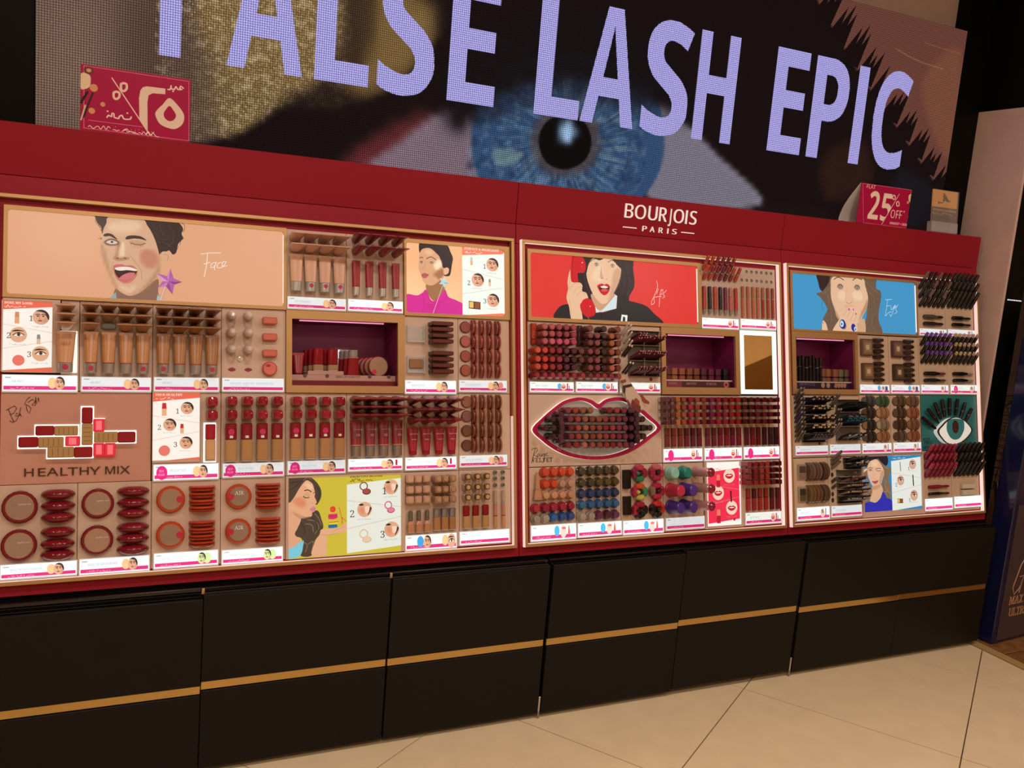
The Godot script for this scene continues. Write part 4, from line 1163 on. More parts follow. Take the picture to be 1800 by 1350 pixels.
func units() -> void:
	var red := satin(0x76131c, 0.4, 0.26)
	var red2 := satin(0x79141f, 0.45, 0.26)
	var X := [-0.235, 1.2987, 2.4413, 3.5583]
	var fr := [[-0.215, 1.2835], [1.3131, 2.4236], [2.4515, 3.5405]]
	for k in 3:
		var x0: float = X[k] + 0.001
		var x1: float = X[k + 1] - 0.001
		var w := x1 - x0
		var mid := (x0 + x1) / 2
		var t := thing("display_unit", ["wide red slanted display unit of face products at left", "red slanted display unit of lip products in the middle", "red slanted display unit of eye products at right"][k], "display unit", bx(x0, 0, 0), "three lit red display units")
		var d := func(u, v, h): return Transform3D(Basis(), Vector3(u - x0, v, h))
		var f0: float = fr[k][0]
		var f1: float = fr[k][1]
		var v0 := 0.030
		var v1 := 1.047
		part("top_board", box(w, 1.1 - v1 + 0.012, 0.02, 0.001), red2, t, d.call(mid, (1.1 + v1 - 0.012) / 2, -0.010))
		part("kick_board", box(w, v0 + 0.012, 0.02, 0.001), red, t, d.call(mid, (v0 + 0.012) / 2, -0.010))
		part("side_board", box(f0 + 0.026 - x0, v1 - v0 - 0.026, 0.02), red, t, d.call((x0 + f0 + 0.026) / 2, (v0 + v1) / 2, -0.0101))
		part("side_board", box(x1 - f1 + 0.014, v1 - v0 - 0.026, 0.02), red, t, d.call((x1 + f1 - 0.014) / 2, (v0 + v1) / 2, -0.0101))
		part("top_reveal", box(f1 - f0 - 0.03, 0.024, 0.004), red, t, d.call((f0 + f1) / 2, 1.027, -0.0025))
		part("bottom_reveal", box(f1 - f0 - 0.03, 0.026, 0.004), red, t, d.call((f0 + f1) / 2, 0.045, -0.0025))
		# gold bars with thin pale edge pieces that glow
		for q in [["frame_bar", (f0 + f1) / 2, v1 - 0.005, f1 - f0, 0.010], ["frame_bar", (f0 + f1) / 2, v0 + 0.005, f1 - f0, 0.010], ["frame_bar", f0 + 0.005, (v0 + v1) / 2, 0.010, v1 - v0 - 0.02], ["frame_bar", f1 - 0.005, (v0 + v1) / 2, 0.010, v1 - v0 - 0.02]]:
			part(q[0], box(q[3], q[4], 0.018, 0.0008), gold(), t, d.call(q[1], q[2], 0.009))
		var gl := glow(0xf6d6cc, 0.85, 0.8)
		if k > 0:
			part("glow_edge", box(0.0012, v1 - v0, 0.016), gl, t, d.call(f0 - 0.0007, (v0 + v1) / 2, 0.009))
			part("glow_edge", box(0.0012, v1 - v0 - 0.02, 0.016), gl, t, d.call(f1 - 0.0107, (v0 + v1) / 2, 0.009))
			part("glow_edge", box(f1 - f0 - 0.024, 0.0012, 0.012), gl, t, d.call((f0 + f1) / 2, v1 - 0.0107, 0.009))
		else:
			part("glow_edge", box(0.0012, 0.42, 0.016), glow(0xf6d6cc, 0.6, 0.8), t, d.call(f1 - 0.0107, 0.25, 0.009))
		part("glow_edge", box(f1 - f0 - 0.024, 0.0012, 0.012), glow(0xf6d6cc, 0.7, 0.8), t, d.call((f0 + f1) / 2, v0 + 0.0107, 0.009))
		# carcass behind
		var inv := bx(x0, 0, 0).affine_inverse()
		var yf := BO.y + 1.1 * cos(TILT)
		var zf := BO.z - 1.1 * sin(TILT)
		part("fascia", box(w, 1.772 - yf - 0.001, 0.02, 0.001), red, t, inv * at(mid, (1.772 + yf + 0.001) / 2, zf - 0.010))
		part("top_panel", box(w, 0.012, 0.10), red, t, inv * at(mid, 1.764, zf - 0.071))
		part("back_panel", box(w, 1.2, 0.008), pm(0x3a0d14, 0.6), t, inv * at(mid, 1.165, -0.405))
		part("bottom_panel", box(w, 0.012, 0.32), pm(0x2a1010, 0.3), t, inv * at(mid, BO.y + 0.002, -0.24))
		for s in [x0 + 0.006, x1 - 0.006]:
			var poly := PackedVector2Array([Vector2(0.071, BO.y + 0.01), Vector2(0.400, BO.y + 0.01), Vector2(0.400, 1.756), Vector2(-zf + 0.021, 1.756), Vector2(-zf + 0.021, yf)])
			part("side_panel", plate(poly, 0.011), pm(0x6a101a, 0.45), t, inv * Transform3D(Basis(Vector3(0, 0, -1), Vector3(0, 1, 0), Vector3(1, 0, 0)), Vector3(s - 0.0055, 0, 0)))
	# raised name on the middle fascia
	var n := thing("brand_lettering", "raised white name and town lettering on the red fascia", "lettering", at(0, 0, BO.z - 1.1 * sin(TILT) + 0.0005))
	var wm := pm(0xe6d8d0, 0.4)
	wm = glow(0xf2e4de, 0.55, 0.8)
	var zz := Transform3D()
	for l in [["B", 17164,16940,17510,16971], ["O", 17592,16951,18040,16977], ["U", 18153,16957,18528,16962], ["R", 18620,16961,18948,16965], ["J", 19032,16955,19136,16956], ["O", 19250,16958,19686,16979], ["I", 19771,16974,19839,16973], ["S", 19961,16977,20257,16989]]:
		letter(n, l[0], l[1] / 10000.0, l[3] / 10000.0, 16940 / 10000.0, (17429 - 16940) / 10000.0, wm, "Droid Sans")
	for l in [["P", 17964,16528,18145,16534], ["A", 18287,16529,18480,16537], ["R", 18664,16540,18838,16541], ["I", 19038,16544,19080,16544], ["S", 19252,16545,19440,16546]]:
		letter(n, l[0], l[1] / 10000.0, l[3] / 10000.0, 16528 / 10000.0, (16716 - 16528) / 10000.0, wm, "Droid Sans")
	for l in [[17145,16604,17723,16613], [19650,16625,20232,16630]]:
		part("dash", box((l[2] - l[0]) / 10000.0, 0.0035, 0.003, 0.0005), wm, n, at((l[0] + l[2]) / 20000.0, (l[1] + l[3]) / 20000.0, 0.0015))

func letter(parent: Node, ch: String, x0: float, x1: float, y: float, h: float, m: Material, font: String, depth := 0.004, base := Transform3D()) -> void:   # one raised letter fitted between x0 and x1 on a baseline
	if ch == "I":
		part("letter", box(x1 - x0, h, depth), m, parent, base * at((x0 + x1) / 2, y + h / 2, depth / 2))
		return
	var t := TextMesh.new()
	t.font = fnt(font)
	t.text = ch
	t.font_size = 64
	t.pixel_size = h / 45.7
	t.depth = depth
	t.curve_step = 1.0
	t.horizontal_alignment = HORIZONTAL_ALIGNMENT_LEFT
	t.vertical_alignment = VERTICAL_ALIGNMENT_CENTER
	var b := t.get_aabb()
	var cap := b.size.y
	var low := b.position.y
	if ch in ["J", "O", "S", "U", "C", "G"]: low += cap * (0.0 if ch != "J" else 0.23) 
	var s := (x1 - x0) / b.size.x
	part("letter", t, m, parent, base * Transform3D(Basis.from_scale(Vector3(s, 1, 1)), Vector3(x0 - b.position.x * s, y - low, depth / 2)))

func screen() -> void:
	var x0 := -0.126
	var x1: float = 34420 / 10000.0
	var y0 := 1.66
	var y1: float = 26440 / 10000.0
	var t := thing("led_screen", "large video wall showing a close-up blue eye under bold capitals", "screen", at(x0, y0, LED_Z - 0.06))
	part("cabinet", box(x1 - x0, y1 - y0, 0.056), pm(0x0c0a0a, 0.5), t, at((x1 - x0) / 2, (y1 - y0) / 2, 0.030))
	part("display_face", plate(PackedVector2Array([Vector2(0, 0), Vector2(x1 - x0, 0), Vector2(x1 - x0, y1 - y0), Vector2(0, y1 - y0)]), 0.0, Rect2(0, 0, x1 - x0, y1 - y0)), screen_face(art_screen(x0, y0, x1, y1)), t, at(0, 0, 0.0586))
	area(x1 - x0 - 0.1, y1 - y0 - 0.1, 0.10, Color(0.72, 0.7, 0.95), at((x0 + x1) / 2, (y0 + y1) / 2, LED_Z + 0.01))

func screen_face(tex: ImageTexture) -> StandardMaterial3D:
	var m := printed(tex, 1.25, 0.0, 0.6)
	m.albedo_texture = null
	m.albedo_color = Color(0.04, 0.04, 0.04)
	m.metallic_specular = 0.12
	return m

func drawers() -> void:
	var blk := satin(0x15110e, 0.42, 0.25)
	var top := pm(0x0a0808, 0.12)
	var cab := [[-0.2355, 1.3951, [[-0.2345, 0.3075, -0.012], [0.3095, 0.8478, 0.0], [0.8538, 1.3921, -0.0005]]], [1.4014, 2.4935, [[1.4044, 1.9349, 0.0], [1.9369, 2.4885, 0.008]]], [2.5010, 3.5690, [[2.5040, 3.0360, 0.0], [3.0370, 3.5670, 0.0012]]]]
	for k in 3:
		var c = cab[k]
		var t := thing("drawer_cabinet", ["black drawer cabinet with three bays under the face display", "black drawer cabinet with two bays under the lip display", "black drawer cabinet with two bays under the eye display"][k], "cabinet", at(c[0], 0, 0), "black cabinets below the displays")
		var w: float = c[1] - c[0]
		part("carcass", box(w, 0.505, 0.38), top, t, at(w / 2, 0.285, -0.215))
		part("worktop", box(w, 0.012, 0.385, 0.002), top, t, at(w / 2, 0.5455, -0.2175))
		part("plinth", box(w - 0.02, 0.03, 0.33), pm(0x100d0c, 0.5), t, at(w / 2, 0.0165, -0.225))
		for b in c[2]:
			var bw: float = b[1] - b[0]
			var m: float = (b[0] + b[1]) / 2 - c[0]
			var u := part("drawer", box(bw, 0.539 - 0.283, 0.021, 0.0012), blk, t, at(m, (0.539 + 0.283) / 2 + b[2], -0.0105))
			part("handle_strip", box(bw, 0.024, 0.014, 0.0008), gold(0.13), u, at(0, -0.128 - 0.0125, -0.0005))
			part("top_edge", box(bw, 0.003, 0.012), pm(0x3a302a, 0.25), u, at(0, 0.1265, -0.006))
			part("drawer", box(bw, 0.256 - 0.020, 0.021, 0.0012), blk, t, at(m, 0.138 + b[2], -0.0105))
		if k == 0:
			part("lock_tab", box(0.008, 0.016, 0.004, 0.0006), gold(0.3), t, at(0.3085 - c[0], 0.546, -0.014))
			part("lock_tab", box(0.008, 0.016, 0.004, 0.0006), gold(0.3), t, at(0.851 - c[0], 0.546, -0.014))
	for x in [1.3945, 2.4925]:
		var f := thing("cabinet_foot", "steel levelling foot in the dark gap %s" % ("between left and middle drawer cabinets" if x < 2 else "between middle and right drawer cabinets"), "foot", at(x + 0.003, 0.0, -0.004), "steel feet between the cabinets")
		part("plate", box(0.007, 0.05, 0.004, 0.0006), pm(0xa89888, 0.3, 0.7), f, at(0, 0.052, 0))
		part("pad", cyl(0.004, 0.027, 10), pm(0x806c5c, 0.4, 0.6), f, Transform3D(Basis(Vector3.RIGHT, -PI / 2), Vector3(0, 0.0, 0)))

func signs() -> void:
	var zf := BO.z - 1.1 * sin(TILT)
	var a := [-131,19409, 2649,17701, -113,17704, 2602,19397]
	var w: float = (a[2] - a[0]) / 10000.0
	var h: float = (a[1] - a[5]) / 10000.0
	var s := thing("sale_card", "crimson discount card with large cream numerals and script at left", "sign", at(a[0] / 10000.0, 1.7725, zf - 0.004), "discount cards on the fascia ledge")
	part("card", plate(PackedVector2Array([Vector2(0, 0), Vector2(w, 0), Vector2(w, h), Vector2(0, h)]), 0.003, Rect2(0, 0, w, h)), printed(art_sale(), 0.0, 0.95, 0.35), s)
	part("stand", plate(PackedVector2Array([Vector2(0, 0), Vector2(0.05, 0), Vector2(0, h * 0.8)]), 0.003), pm(0xd8c8b8, 0.5), s, Transform3D(Basis(Vector3(0, 0, -1), Vector3(0, 1, 0), Vector3(1, 0, 0)), Vector3(w / 2, 0, -0.001)))
	var b := [28161,19316, 30990,17732, 28460,17741, 30657,19353]
	w = (b[2] - b[0]) / 10000.0
	h = (b[1] - b[5]) / 10000.0
	var t := thing("sale_card", "crimson tent card reading flat 25% off beside the yellow notice", "sign", at(b[0] / 10000.0, 1.7725, zf - 0.006), "discount cards on the fascia ledge")
	part("front_leaf", plate(PackedVector2Array([Vector2(0, 0), Vector2(w, 0), Vector2(w, h), Vector2(0, h)]), 0.002, Rect2(0, 0, w, h)), printed(art_flat(), 0.0, 1.0, 0.35), t)
	var rs := []
	for i in 9:
		var f := i / 8.0
		var zz := -0.002 - 0.095 * sin(f * PI * 0.5)
		rs.append(PackedVector3Array([Vector3(0, h * (1 - f), zz), Vector3(w, h * (1 - f), zz), Vector3(w, h * (1 - f), zz - 0.0015), Vector3(0, h * (1 - f), zz - 0.0015)]))
	part("back_leaf", loft(rs, true), pm(0xb8a898, 0.55), t)
	var c := [32896,18051, 34925,18226]
	var q := thing("notice_stand", "yellow and dark camera notice on a clear acrylic block", "sign", Transform3D(Basis(Vector3.RIGHT, -0.10), Vector3(c[0] / 10000.0 - 0.005, 1.7735, zf - 0.045)))
	part("base_block", box(0.16, 0.046, 0.03, 0.003), clear(0xd8c8b8, 0.25), q, at(0.08, 0.023, -0.002))
	part("notice", plate(PackedVector2Array([Vector2(0, 0), Vector2(0.155, 0), Vector2(0.155, 0.135), Vector2(0, 0.135)]), 0.003, Rect2(0, 0, 0.155, 0.135)), printed(art_camera_card(), 0.0, 1.1, 0.3), q, at(0.002, 0.047, 0.0))
	part("cover", box(0.16, 0.182, 0.003), clear(0xe0d8d0, 0.1), q, at(0.08, 0.0915, 0.0065))

func right_side() -> void:
	# blue standee
	var base := Vector3(3.632, 0.0, 0.024)
	var rot := Basis(Vector3.UP, deg_to_rad(5.0))
	var s := thing("floor_standee", "tall navy floor standee with copper lettering at right edge", "standee", Transform3D(rot, base))
	part("board", box(1.0, 1.48, 0.09, 0.004), pm(0x12122c, 0.12), s, at(0.5, 0.744, -0.046))
	part("front_print", box(0.97, 0.62, 0.003, 0.0005), pm(0x3a2c2c, 0.3), s, at(0.515, 0.33, 0.0005))
	part("window_print", box(0.9, 0.7, 0.003, 0.0005), pm(0x1a1218, 0.15), s, at(0.55, 1.08, 0.0005))
	part("shelf_front", box(0.8, 0.03, 0.03, 0.002), pm(0xb08048, 0.35), s, at(0.60, 0.665, 0.014))
	var cop := pm(0xa5714e, 0.35)
	var B := Transform3D(Basis(), Vector3(0, 0, 0.003))
	word("lettering", "VOLUME", 0.062, 0.002, cop, s, B * at(0.115, 0.42, 0), "Droid Serif Bold")
	word("lettering", "MAX DEFINITION", 0.036, 0.002, cop, s, B * at(0.075, 0.168, 0), "Droid Serif", 0.9)
	word("lettering", "ULTRA BLACK", 0.036, 0.002, cop, s, B * at(0.085, 0.112, 0), "Droid Serif", 0.9)
	var gl := []
	for l in [[[0.205, 0.41], [0.17, 0.42], [0.12, 0.36], [0.085, 0.26], [0.10, 0.225], [0.135, 0.25], [0.15, 0.30], [0.125, 0.305], [0.155, 0.31], [0.14, 0.23]], [[0.215, 0.43], [0.19, 0.33], [0.185, 0.26], [0.20, 0.25]], [[0.25, 0.32], [0.225, 0.31], [0.22, 0.28], [0.245, 0.285], [0.255, 0.32], [0.255, 0.28], [0.27, 0.29]], [[0.275, 0.32], [0.28, 0.28], [0.30, 0.32], [0.305, 0.28], [0.32, 0.31], [0.325, 0.28]]]:
		var pts := []
		for p in l: pts.append(Vector3(p[0], p[1], 0.003))
		gl.append(pts)
	part("script", tubes(gl, 0.0022, 5), cop, s)
	# glowing dots imitating lights reflected in the glossy black post
	var ls := thing("reflected_dots", "short row of tiny glowing white dots, reflection imitated on the black post", "reflected_dot", at(3.63, 1.512, -0.163))
	for i in 9: part("reflected_dot", piece(0.003, 0.006, 0.006, 0.004, 0.004, 2.0, 0.0005), glow(0xf2f6ff, 1.0), ls, at(i * 0.0105, -i * 0.0002, -0.002))
	# nested wire trolleys
	for k in 2:
		var t := thing("shopping_trolley", ["wire shopping trolley nearest the black post", "wire shopping trolley farther right behind the standee"][k], "trolley", Transform3D(Basis(Vector3.UP, 0.25), Vector3(4.12 + k * 0.62, 0, -1.05 - k * 0.05)), "wire shopping trolleys")
		var L := []
		for i in 13: L.append([Vector3(-0.22 + i * 0.0367, 0.45, 0.3), Vector3(-0.26 + i * 0.0433, 0.92, 0.38)])
		for i in 12:
			var y := 0.45 + i * 0.0427
			var g := 0.22 + i * 0.0036
			L.append([Vector3(-g, y, 0.3 + i * 0.007), Vector3(g, y, 0.3 + i * 0.007), Vector3(g * 0.8, y, -0.4), Vector3(-g * 0.8, y, -0.4), Vector3(-g, y, 0.3 + i * 0.007)])
		for i in 12:
			for sgn in [-1.0, 1.0]: L.append([Vector3(sgn * (0.18 + i * 0.0035), 0.45, -0.38 + i * 0.06), Vector3(sgn * (0.21 + i * 0.0045), 0.92, -0.40 + i * 0.068)])
		var wire := part("basket", tubes(L, 0.003, 5), pm(0xa08f86, 0.25, 0.8), t)
		wire.set_meta("kind", "stuff")
		part("handle", tubes([[Vector3(-0.27, 1.0, 0.50), Vector3(0.27, 1.0, 0.50)]], 0.017, 10), pm(0x16141a, 0.35), t)
		for sgn in [-1.0, 1.0]: part("handle_arm", tubes([[Vector3(sgn * 0.25, 0.90, 0.37), Vector3(sgn * 0.26, 1.0, 0.5)]], 0.012, 8), pm(0x8d8078, 0.3, 0.7), t)
		part("child_seat", box(0.42, 0.10, 0.01, 0.003), pm(0x4a464a, 0.4), t, Transform3D(Basis(Vector3.RIGHT, -0.4), Vector3(0, 0.88, 0.30)))
		for sgn in [-1.0, 1.0]:
			part("leg", tubes([[Vector3(sgn * 0.24, 0.5, 0.3), Vector3(sgn * 0.25, 0.3, 0.34), Vector3(sgn * 0.25, 0.14, 0.36), Vector3(sgn * 0.16, 0.14, -0.42)]], 0.011, 8), pm(0x8d8078, 0.3, 0.7), t)
			for z in [0.36, -0.42]:
				part("wheel", cyl(0.05, 0.024, 16), pm(0x1a1818, 0.5), t, Transform3D(Basis(Vector3.UP, PI / 2), Vector3(sgn * (0.25 if z > 0 else 0.16) - 0.012, 0.054, z)))
	# shelf with a few things behind the post
	var sh := thing("wall_shelf", "pale shelf on the dim wall behind the trolleys", "shelf", at(4.62, 1.18, -1.75))
	part("board", box(0.8, 0.03, 0.36, 0.002), pm(0x9a8a70, 0.4), sh)
	part("panel", box(0.8, 0.5, 0.02), pm(0x6e6252, 0.6), sh, at(0, -0.27, 0.15))
	for i in 3:
		var bo := thing("bottle", "%s clear bottle standing on the pale back shelf" % ["left", "middle", "right"][i], "bottle", at(4.34 + i * 0.13, 1.196, -1.68), "clear bottles on the back shelf")
		part("body", piece(0.20, 0.07, 0.07, 0.07, 0.07, 3.0, 0.006), clear(0xcfc4a8, 0.35), bo, Transform3D(Basis(Vector3.RIGHT, -PI / 2), Vector3.ZERO))
		part("cap", piece(0.05, 0.03, 0.03, 0.03, 0.03, 2.0, 0.003), pm(0x2a2624, 0.3), bo, Transform3D(Basis(Vector3.RIGHT, -PI / 2), Vector3(0, 0.2, 0)))

# ---------------------------------------------------------------- what the boards carry
const END := [Vector3(0, 0, 1), Vector3(0, 1, 0)]      # product pokes straight out of the board
const FRONT := [Vector3(0, 1, 0), Vector3(0, 0, -1)]   # product lies upright on the board
const EDGE := [Vector3(1, 0, 0), Vector3(0, 0, 1)]     # axis along the board
const FLATH := [Vector3(0, 1, 0), Vector3(0, 0, 1)]    # half disc, axis up the board
const LEAN := [Vector3(0, 0.8, 0.6), Vector3(0, 0.6, -0.8)]
const LOW := [Vector3(0, 0.25, 0.968), Vector3(0, 0.968, -0.25)]

func prod(called: String, label: String, cat: String, group: String, fr: Array, u: float, v: float, h: float, segs: Array, z0 := 0.0) -> Node3D:
	var t := thing(called, label, cat, bfr(fr[0], fr[1], u, v, h), group)
	var z := z0
	for s in segs:
		if s[0] != "": part(s[0], piece(s[1], s[2], s[3], s[4], s[5], s[6], s[7]), s[8], t, at(0, 0, z))
		z += s[1]
	return t

func grid(called: String, desc: String, cat: String, tray: String, group: String, us: Array, vs: Array, maker: Callable, skip := []) -> void:
	for r in vs.size():
		for c in us.size():
			if r * 100 + c in skip: continue
			var m: Array = maker.call(r, c)   # frame, height, segments, start
			var l := "%s, %s row, %s from left, %s" % [desc, ORD[r], ORD[c], tray]
			if vs.size() == 1: l = "%s, %s from left, %s" % [desc, ORD[c], tray]
			if us.size() == 1: l = "%s, %s from the top, %s" % [desc, ORD[r], tray]
			prod(called, l, cat, group, m[0], us[c], vs[r], m[1], m[2], m[3] if m.size() > 3 else 0.0)

func tray(u0: float, v0: float, u1: float, v1: float, label: String, h := 0xaa8973) -> MeshInstance3D:
	var o := solo("tray_panel", box(u1 - u0 - 0.0012, v1 - v0 - 0.0012, 0.008, 0.001), board_mat(h), bx((u0 + u1) / 2, (v0 + v1) / 2, -0.002))
	tagit(o, label, "tray panel", "removable tray panels")
	return o

func board_mat(h: int) -> StandardMaterial3D:
	var was := deep
	deep = 1.0
	var m := pm(h, 0.42)
	deep = was
	return m

var strips_tex: ImageTexture
func strip(i: int, u0: float, v0: float, u1: float, v1: float, e: float, where: String) -> void:
	var key := "strip%.2f" % e
	if not mats.has(key): mats[key] = printed(strips_tex, e, 0.35, 0.25)
	var w := u1 - u0
	var h := v1 - v0
	var t := thing("shelf_label", "%s shelf label strip with magenta band %s" % ["brightly lit" if e > 0.95 else "white", where], "shelf label", bx(u0, v0, 0.002), "shelf label strips")
	part("ledge", box(w + 0.005, h + 0.006, 0.006, 0.001), glow(0xe9e2da, 0.22 * e, 0.8), t, at(w / 2, h / 2 - 0.001, 0.003))
	var sx := w * 4
	var uvb := Rect2(-(i % 4) * w, h * (i / 4 - 11), sx, h * 12)
	part("print", plate(PackedVector2Array([Vector2(0, 0), Vector2(w, 0), Vector2(w, h), Vector2(0, h)]), 0.001, uvb), mats[key], t, at(0, 0, 0.006))

func poster(called: String, label: String, iq: Array, oq: Array, tex: ImageTexture, e: float, framed: bool, light := 0.0) -> void:
	var t := thing(called, label, "poster", bx(iq[0], iq[1], 0.0), "")
	var w: float = iq[2] - iq[0]
	var h: float = iq[3] - iq[1]
	var r := 0.008 if framed else 0.001
	var rp := rrect(0, 0, w, h, r)
	part("print", plate(rp, 0.004, Rect2(0, 0, w, h)), printed(tex, e, 0.3, 0.24), t, at(0, 0, 0.001))
	var x0: float = oq[0] - iq[0]
	var y0: float = oq[1] - iq[1]
	var x1: float = oq[2] - iq[0]
	var y1: float = oq[3] - iq[1]
	part("frame", band(corners(x0, y0, x1, y1), rp, 0.009), gold() if framed else board_mat(0xaa8973), t)
	if framed: part("lit_edge", box(0.0014, h - 0.02, 0.006), glow(0xfff0e4, 0.9, 0.8), t, at(w - 0.0012, h / 2, 0.006))
	if light > 0.0: area(w, h, light, Color(1.0, 0.9, 0.82), bx((iq[0] + iq[2]) / 2, (iq[1] + iq[3]) / 2, 0.012))

func tube_end(w: float, d: float, l: float, h: int, hc: int) -> Array:
	return [["cap", 0.007, w * 0.66, d, w * 0.66, d, 2.0, 0.001, pm(hc, 0.3)], ["tube_body", l, w * 0.68, d * 1.02, w * 0.97, 0.006, 2.4, 0.0, pm(h, 0.3)], ["crimp", 0.007, w, 0.004, w, 0.003, 8.0, 0.0, pm(h, 0.35)]]

func tube_front(vs: Array, wt: float, wb: float, h: int, hc: int, metal := 0.0) -> Array:   # vs: top of tube, bottom of tube, bottom of cap
	return [["cap", vs[1] - vs[2], wb * 0.98, wb * 0.8, wb, wb * 0.82, 2.6, 0.0015, pm(hc, 0.22, metal)], ["tube_body", vs[0] - vs[1] - 0.007, wb, wb * 0.8, wt * 0.97, 0.006, 2.6, 0.0, pm(h, 0.25)], ["crimp", 0.007, wt, 0.005, wt, 0.004, 8.0, 0.0, pm(h, 0.3)]]

func bottle_front(vs: Array, w: float, hcap: int, hbody: int) -> Array:   # vs: top, bottom of cap, bottom
	return [["glass_foot", 0.004, w, w * 0.7, w, w * 0.7, 5.0, 0.001, pm(0xa89484, 0.1)], ["bottle", vs[1] - vs[2] - 0.005, w, w * 0.7, w, w * 0.7, 5.0, 0.0015, pm(hbody, 0.12)], ["collar", 0.001, w * 0.9, w * 0.6, w * 0.9, w * 0.6, 5.0, 0.0, pm(0x7c5c34, 0.3, 0.5)], ["cap", vs[0] - vs[1], w * 0.98, w * 0.68, w * 0.98, w * 0.68, 4.0, 0.002, pm(hcap, 0.12)]]

func lens(z0: float, z1: float, w: float, out: float, half: float) -> ArrayMesh:   # half of a domed round case, flat side down
	var key := "lens%.4f %.4f %.4f" % [z0, z1, w]
	if not meshes.has(key):
		var rs := []
		for i in 9:
			var z := lerpf(z0, z1, i / 8.0)
			var f := pow(maxf(1.0 - (z / half) * (z / half), 0.02), 0.5)
			rs.append(ring(z, w * (0.25 + 0.75 * f), out * (0.4 + 0.6 * f), -2.0, 16))
		meshes[key] = loft(rs, true)
	return meshes[key]

func halves(d: float, out: float, th: float, h: int, hl: int) -> Array:   # a round case seen from its edge, half sunk in a slot
	return [EDGE, 0.002, [["case_base", th * 0.42, d, out, d, out, -2.0, 0.002, pm(h, 0.3)], ["seam", 0.001, d * 0.96, out * 0.94, d * 0.96, out * 0.94, -2.0, 0.0, pm(0x2a1712, 0.4)], ["lid", th * 0.52, d, out, d, out, -2.0, 0.003, pm(hl, 0.15)]], -th / 2]

func product(called: String, label: String, cat: String, u: float, v: float, fr: Array, h: float, segs: Array, group := "", z0 := 0.0) -> Node3D:
	return prod(called, label, cat, group, fr, u, v, h, segs, z0)

func jit(i: int, h: int, amt := 14) -> int:   # each piece its own slight tone
	var s := ((i * 7919 + 13) % 17) / 8.0 - 1.0
	var r := clampi(((h >> 16) & 255) + int(s * amt), 0, 255)
	var g := clampi(((h >> 8) & 255) + int(s * amt * 0.8), 0, 255)
	var b := clampi((h & 255) + int(s * amt * 0.7), 0, 255)
	return (r << 16) | (g << 8) | b

func sticker(t: Node3D, z: float, out: float, h := 0xb81840, d := 0.014) -> void:   # a small round sticker on an upright product
	part("sticker", piece(0.0006, d, d, d, d, 2.0, 0.0), pm(h, 0.4), t, Transform3D(Basis(Vector3.RIGHT, PI / 2), Vector3(0, -out, z)))

func board() -> void:
	strips_tex = art_strips()
	deep = 0.74  # product colours darkened from here on; shade put into the tone
	unit_face()
	unit_lips()
	unit_eyes()

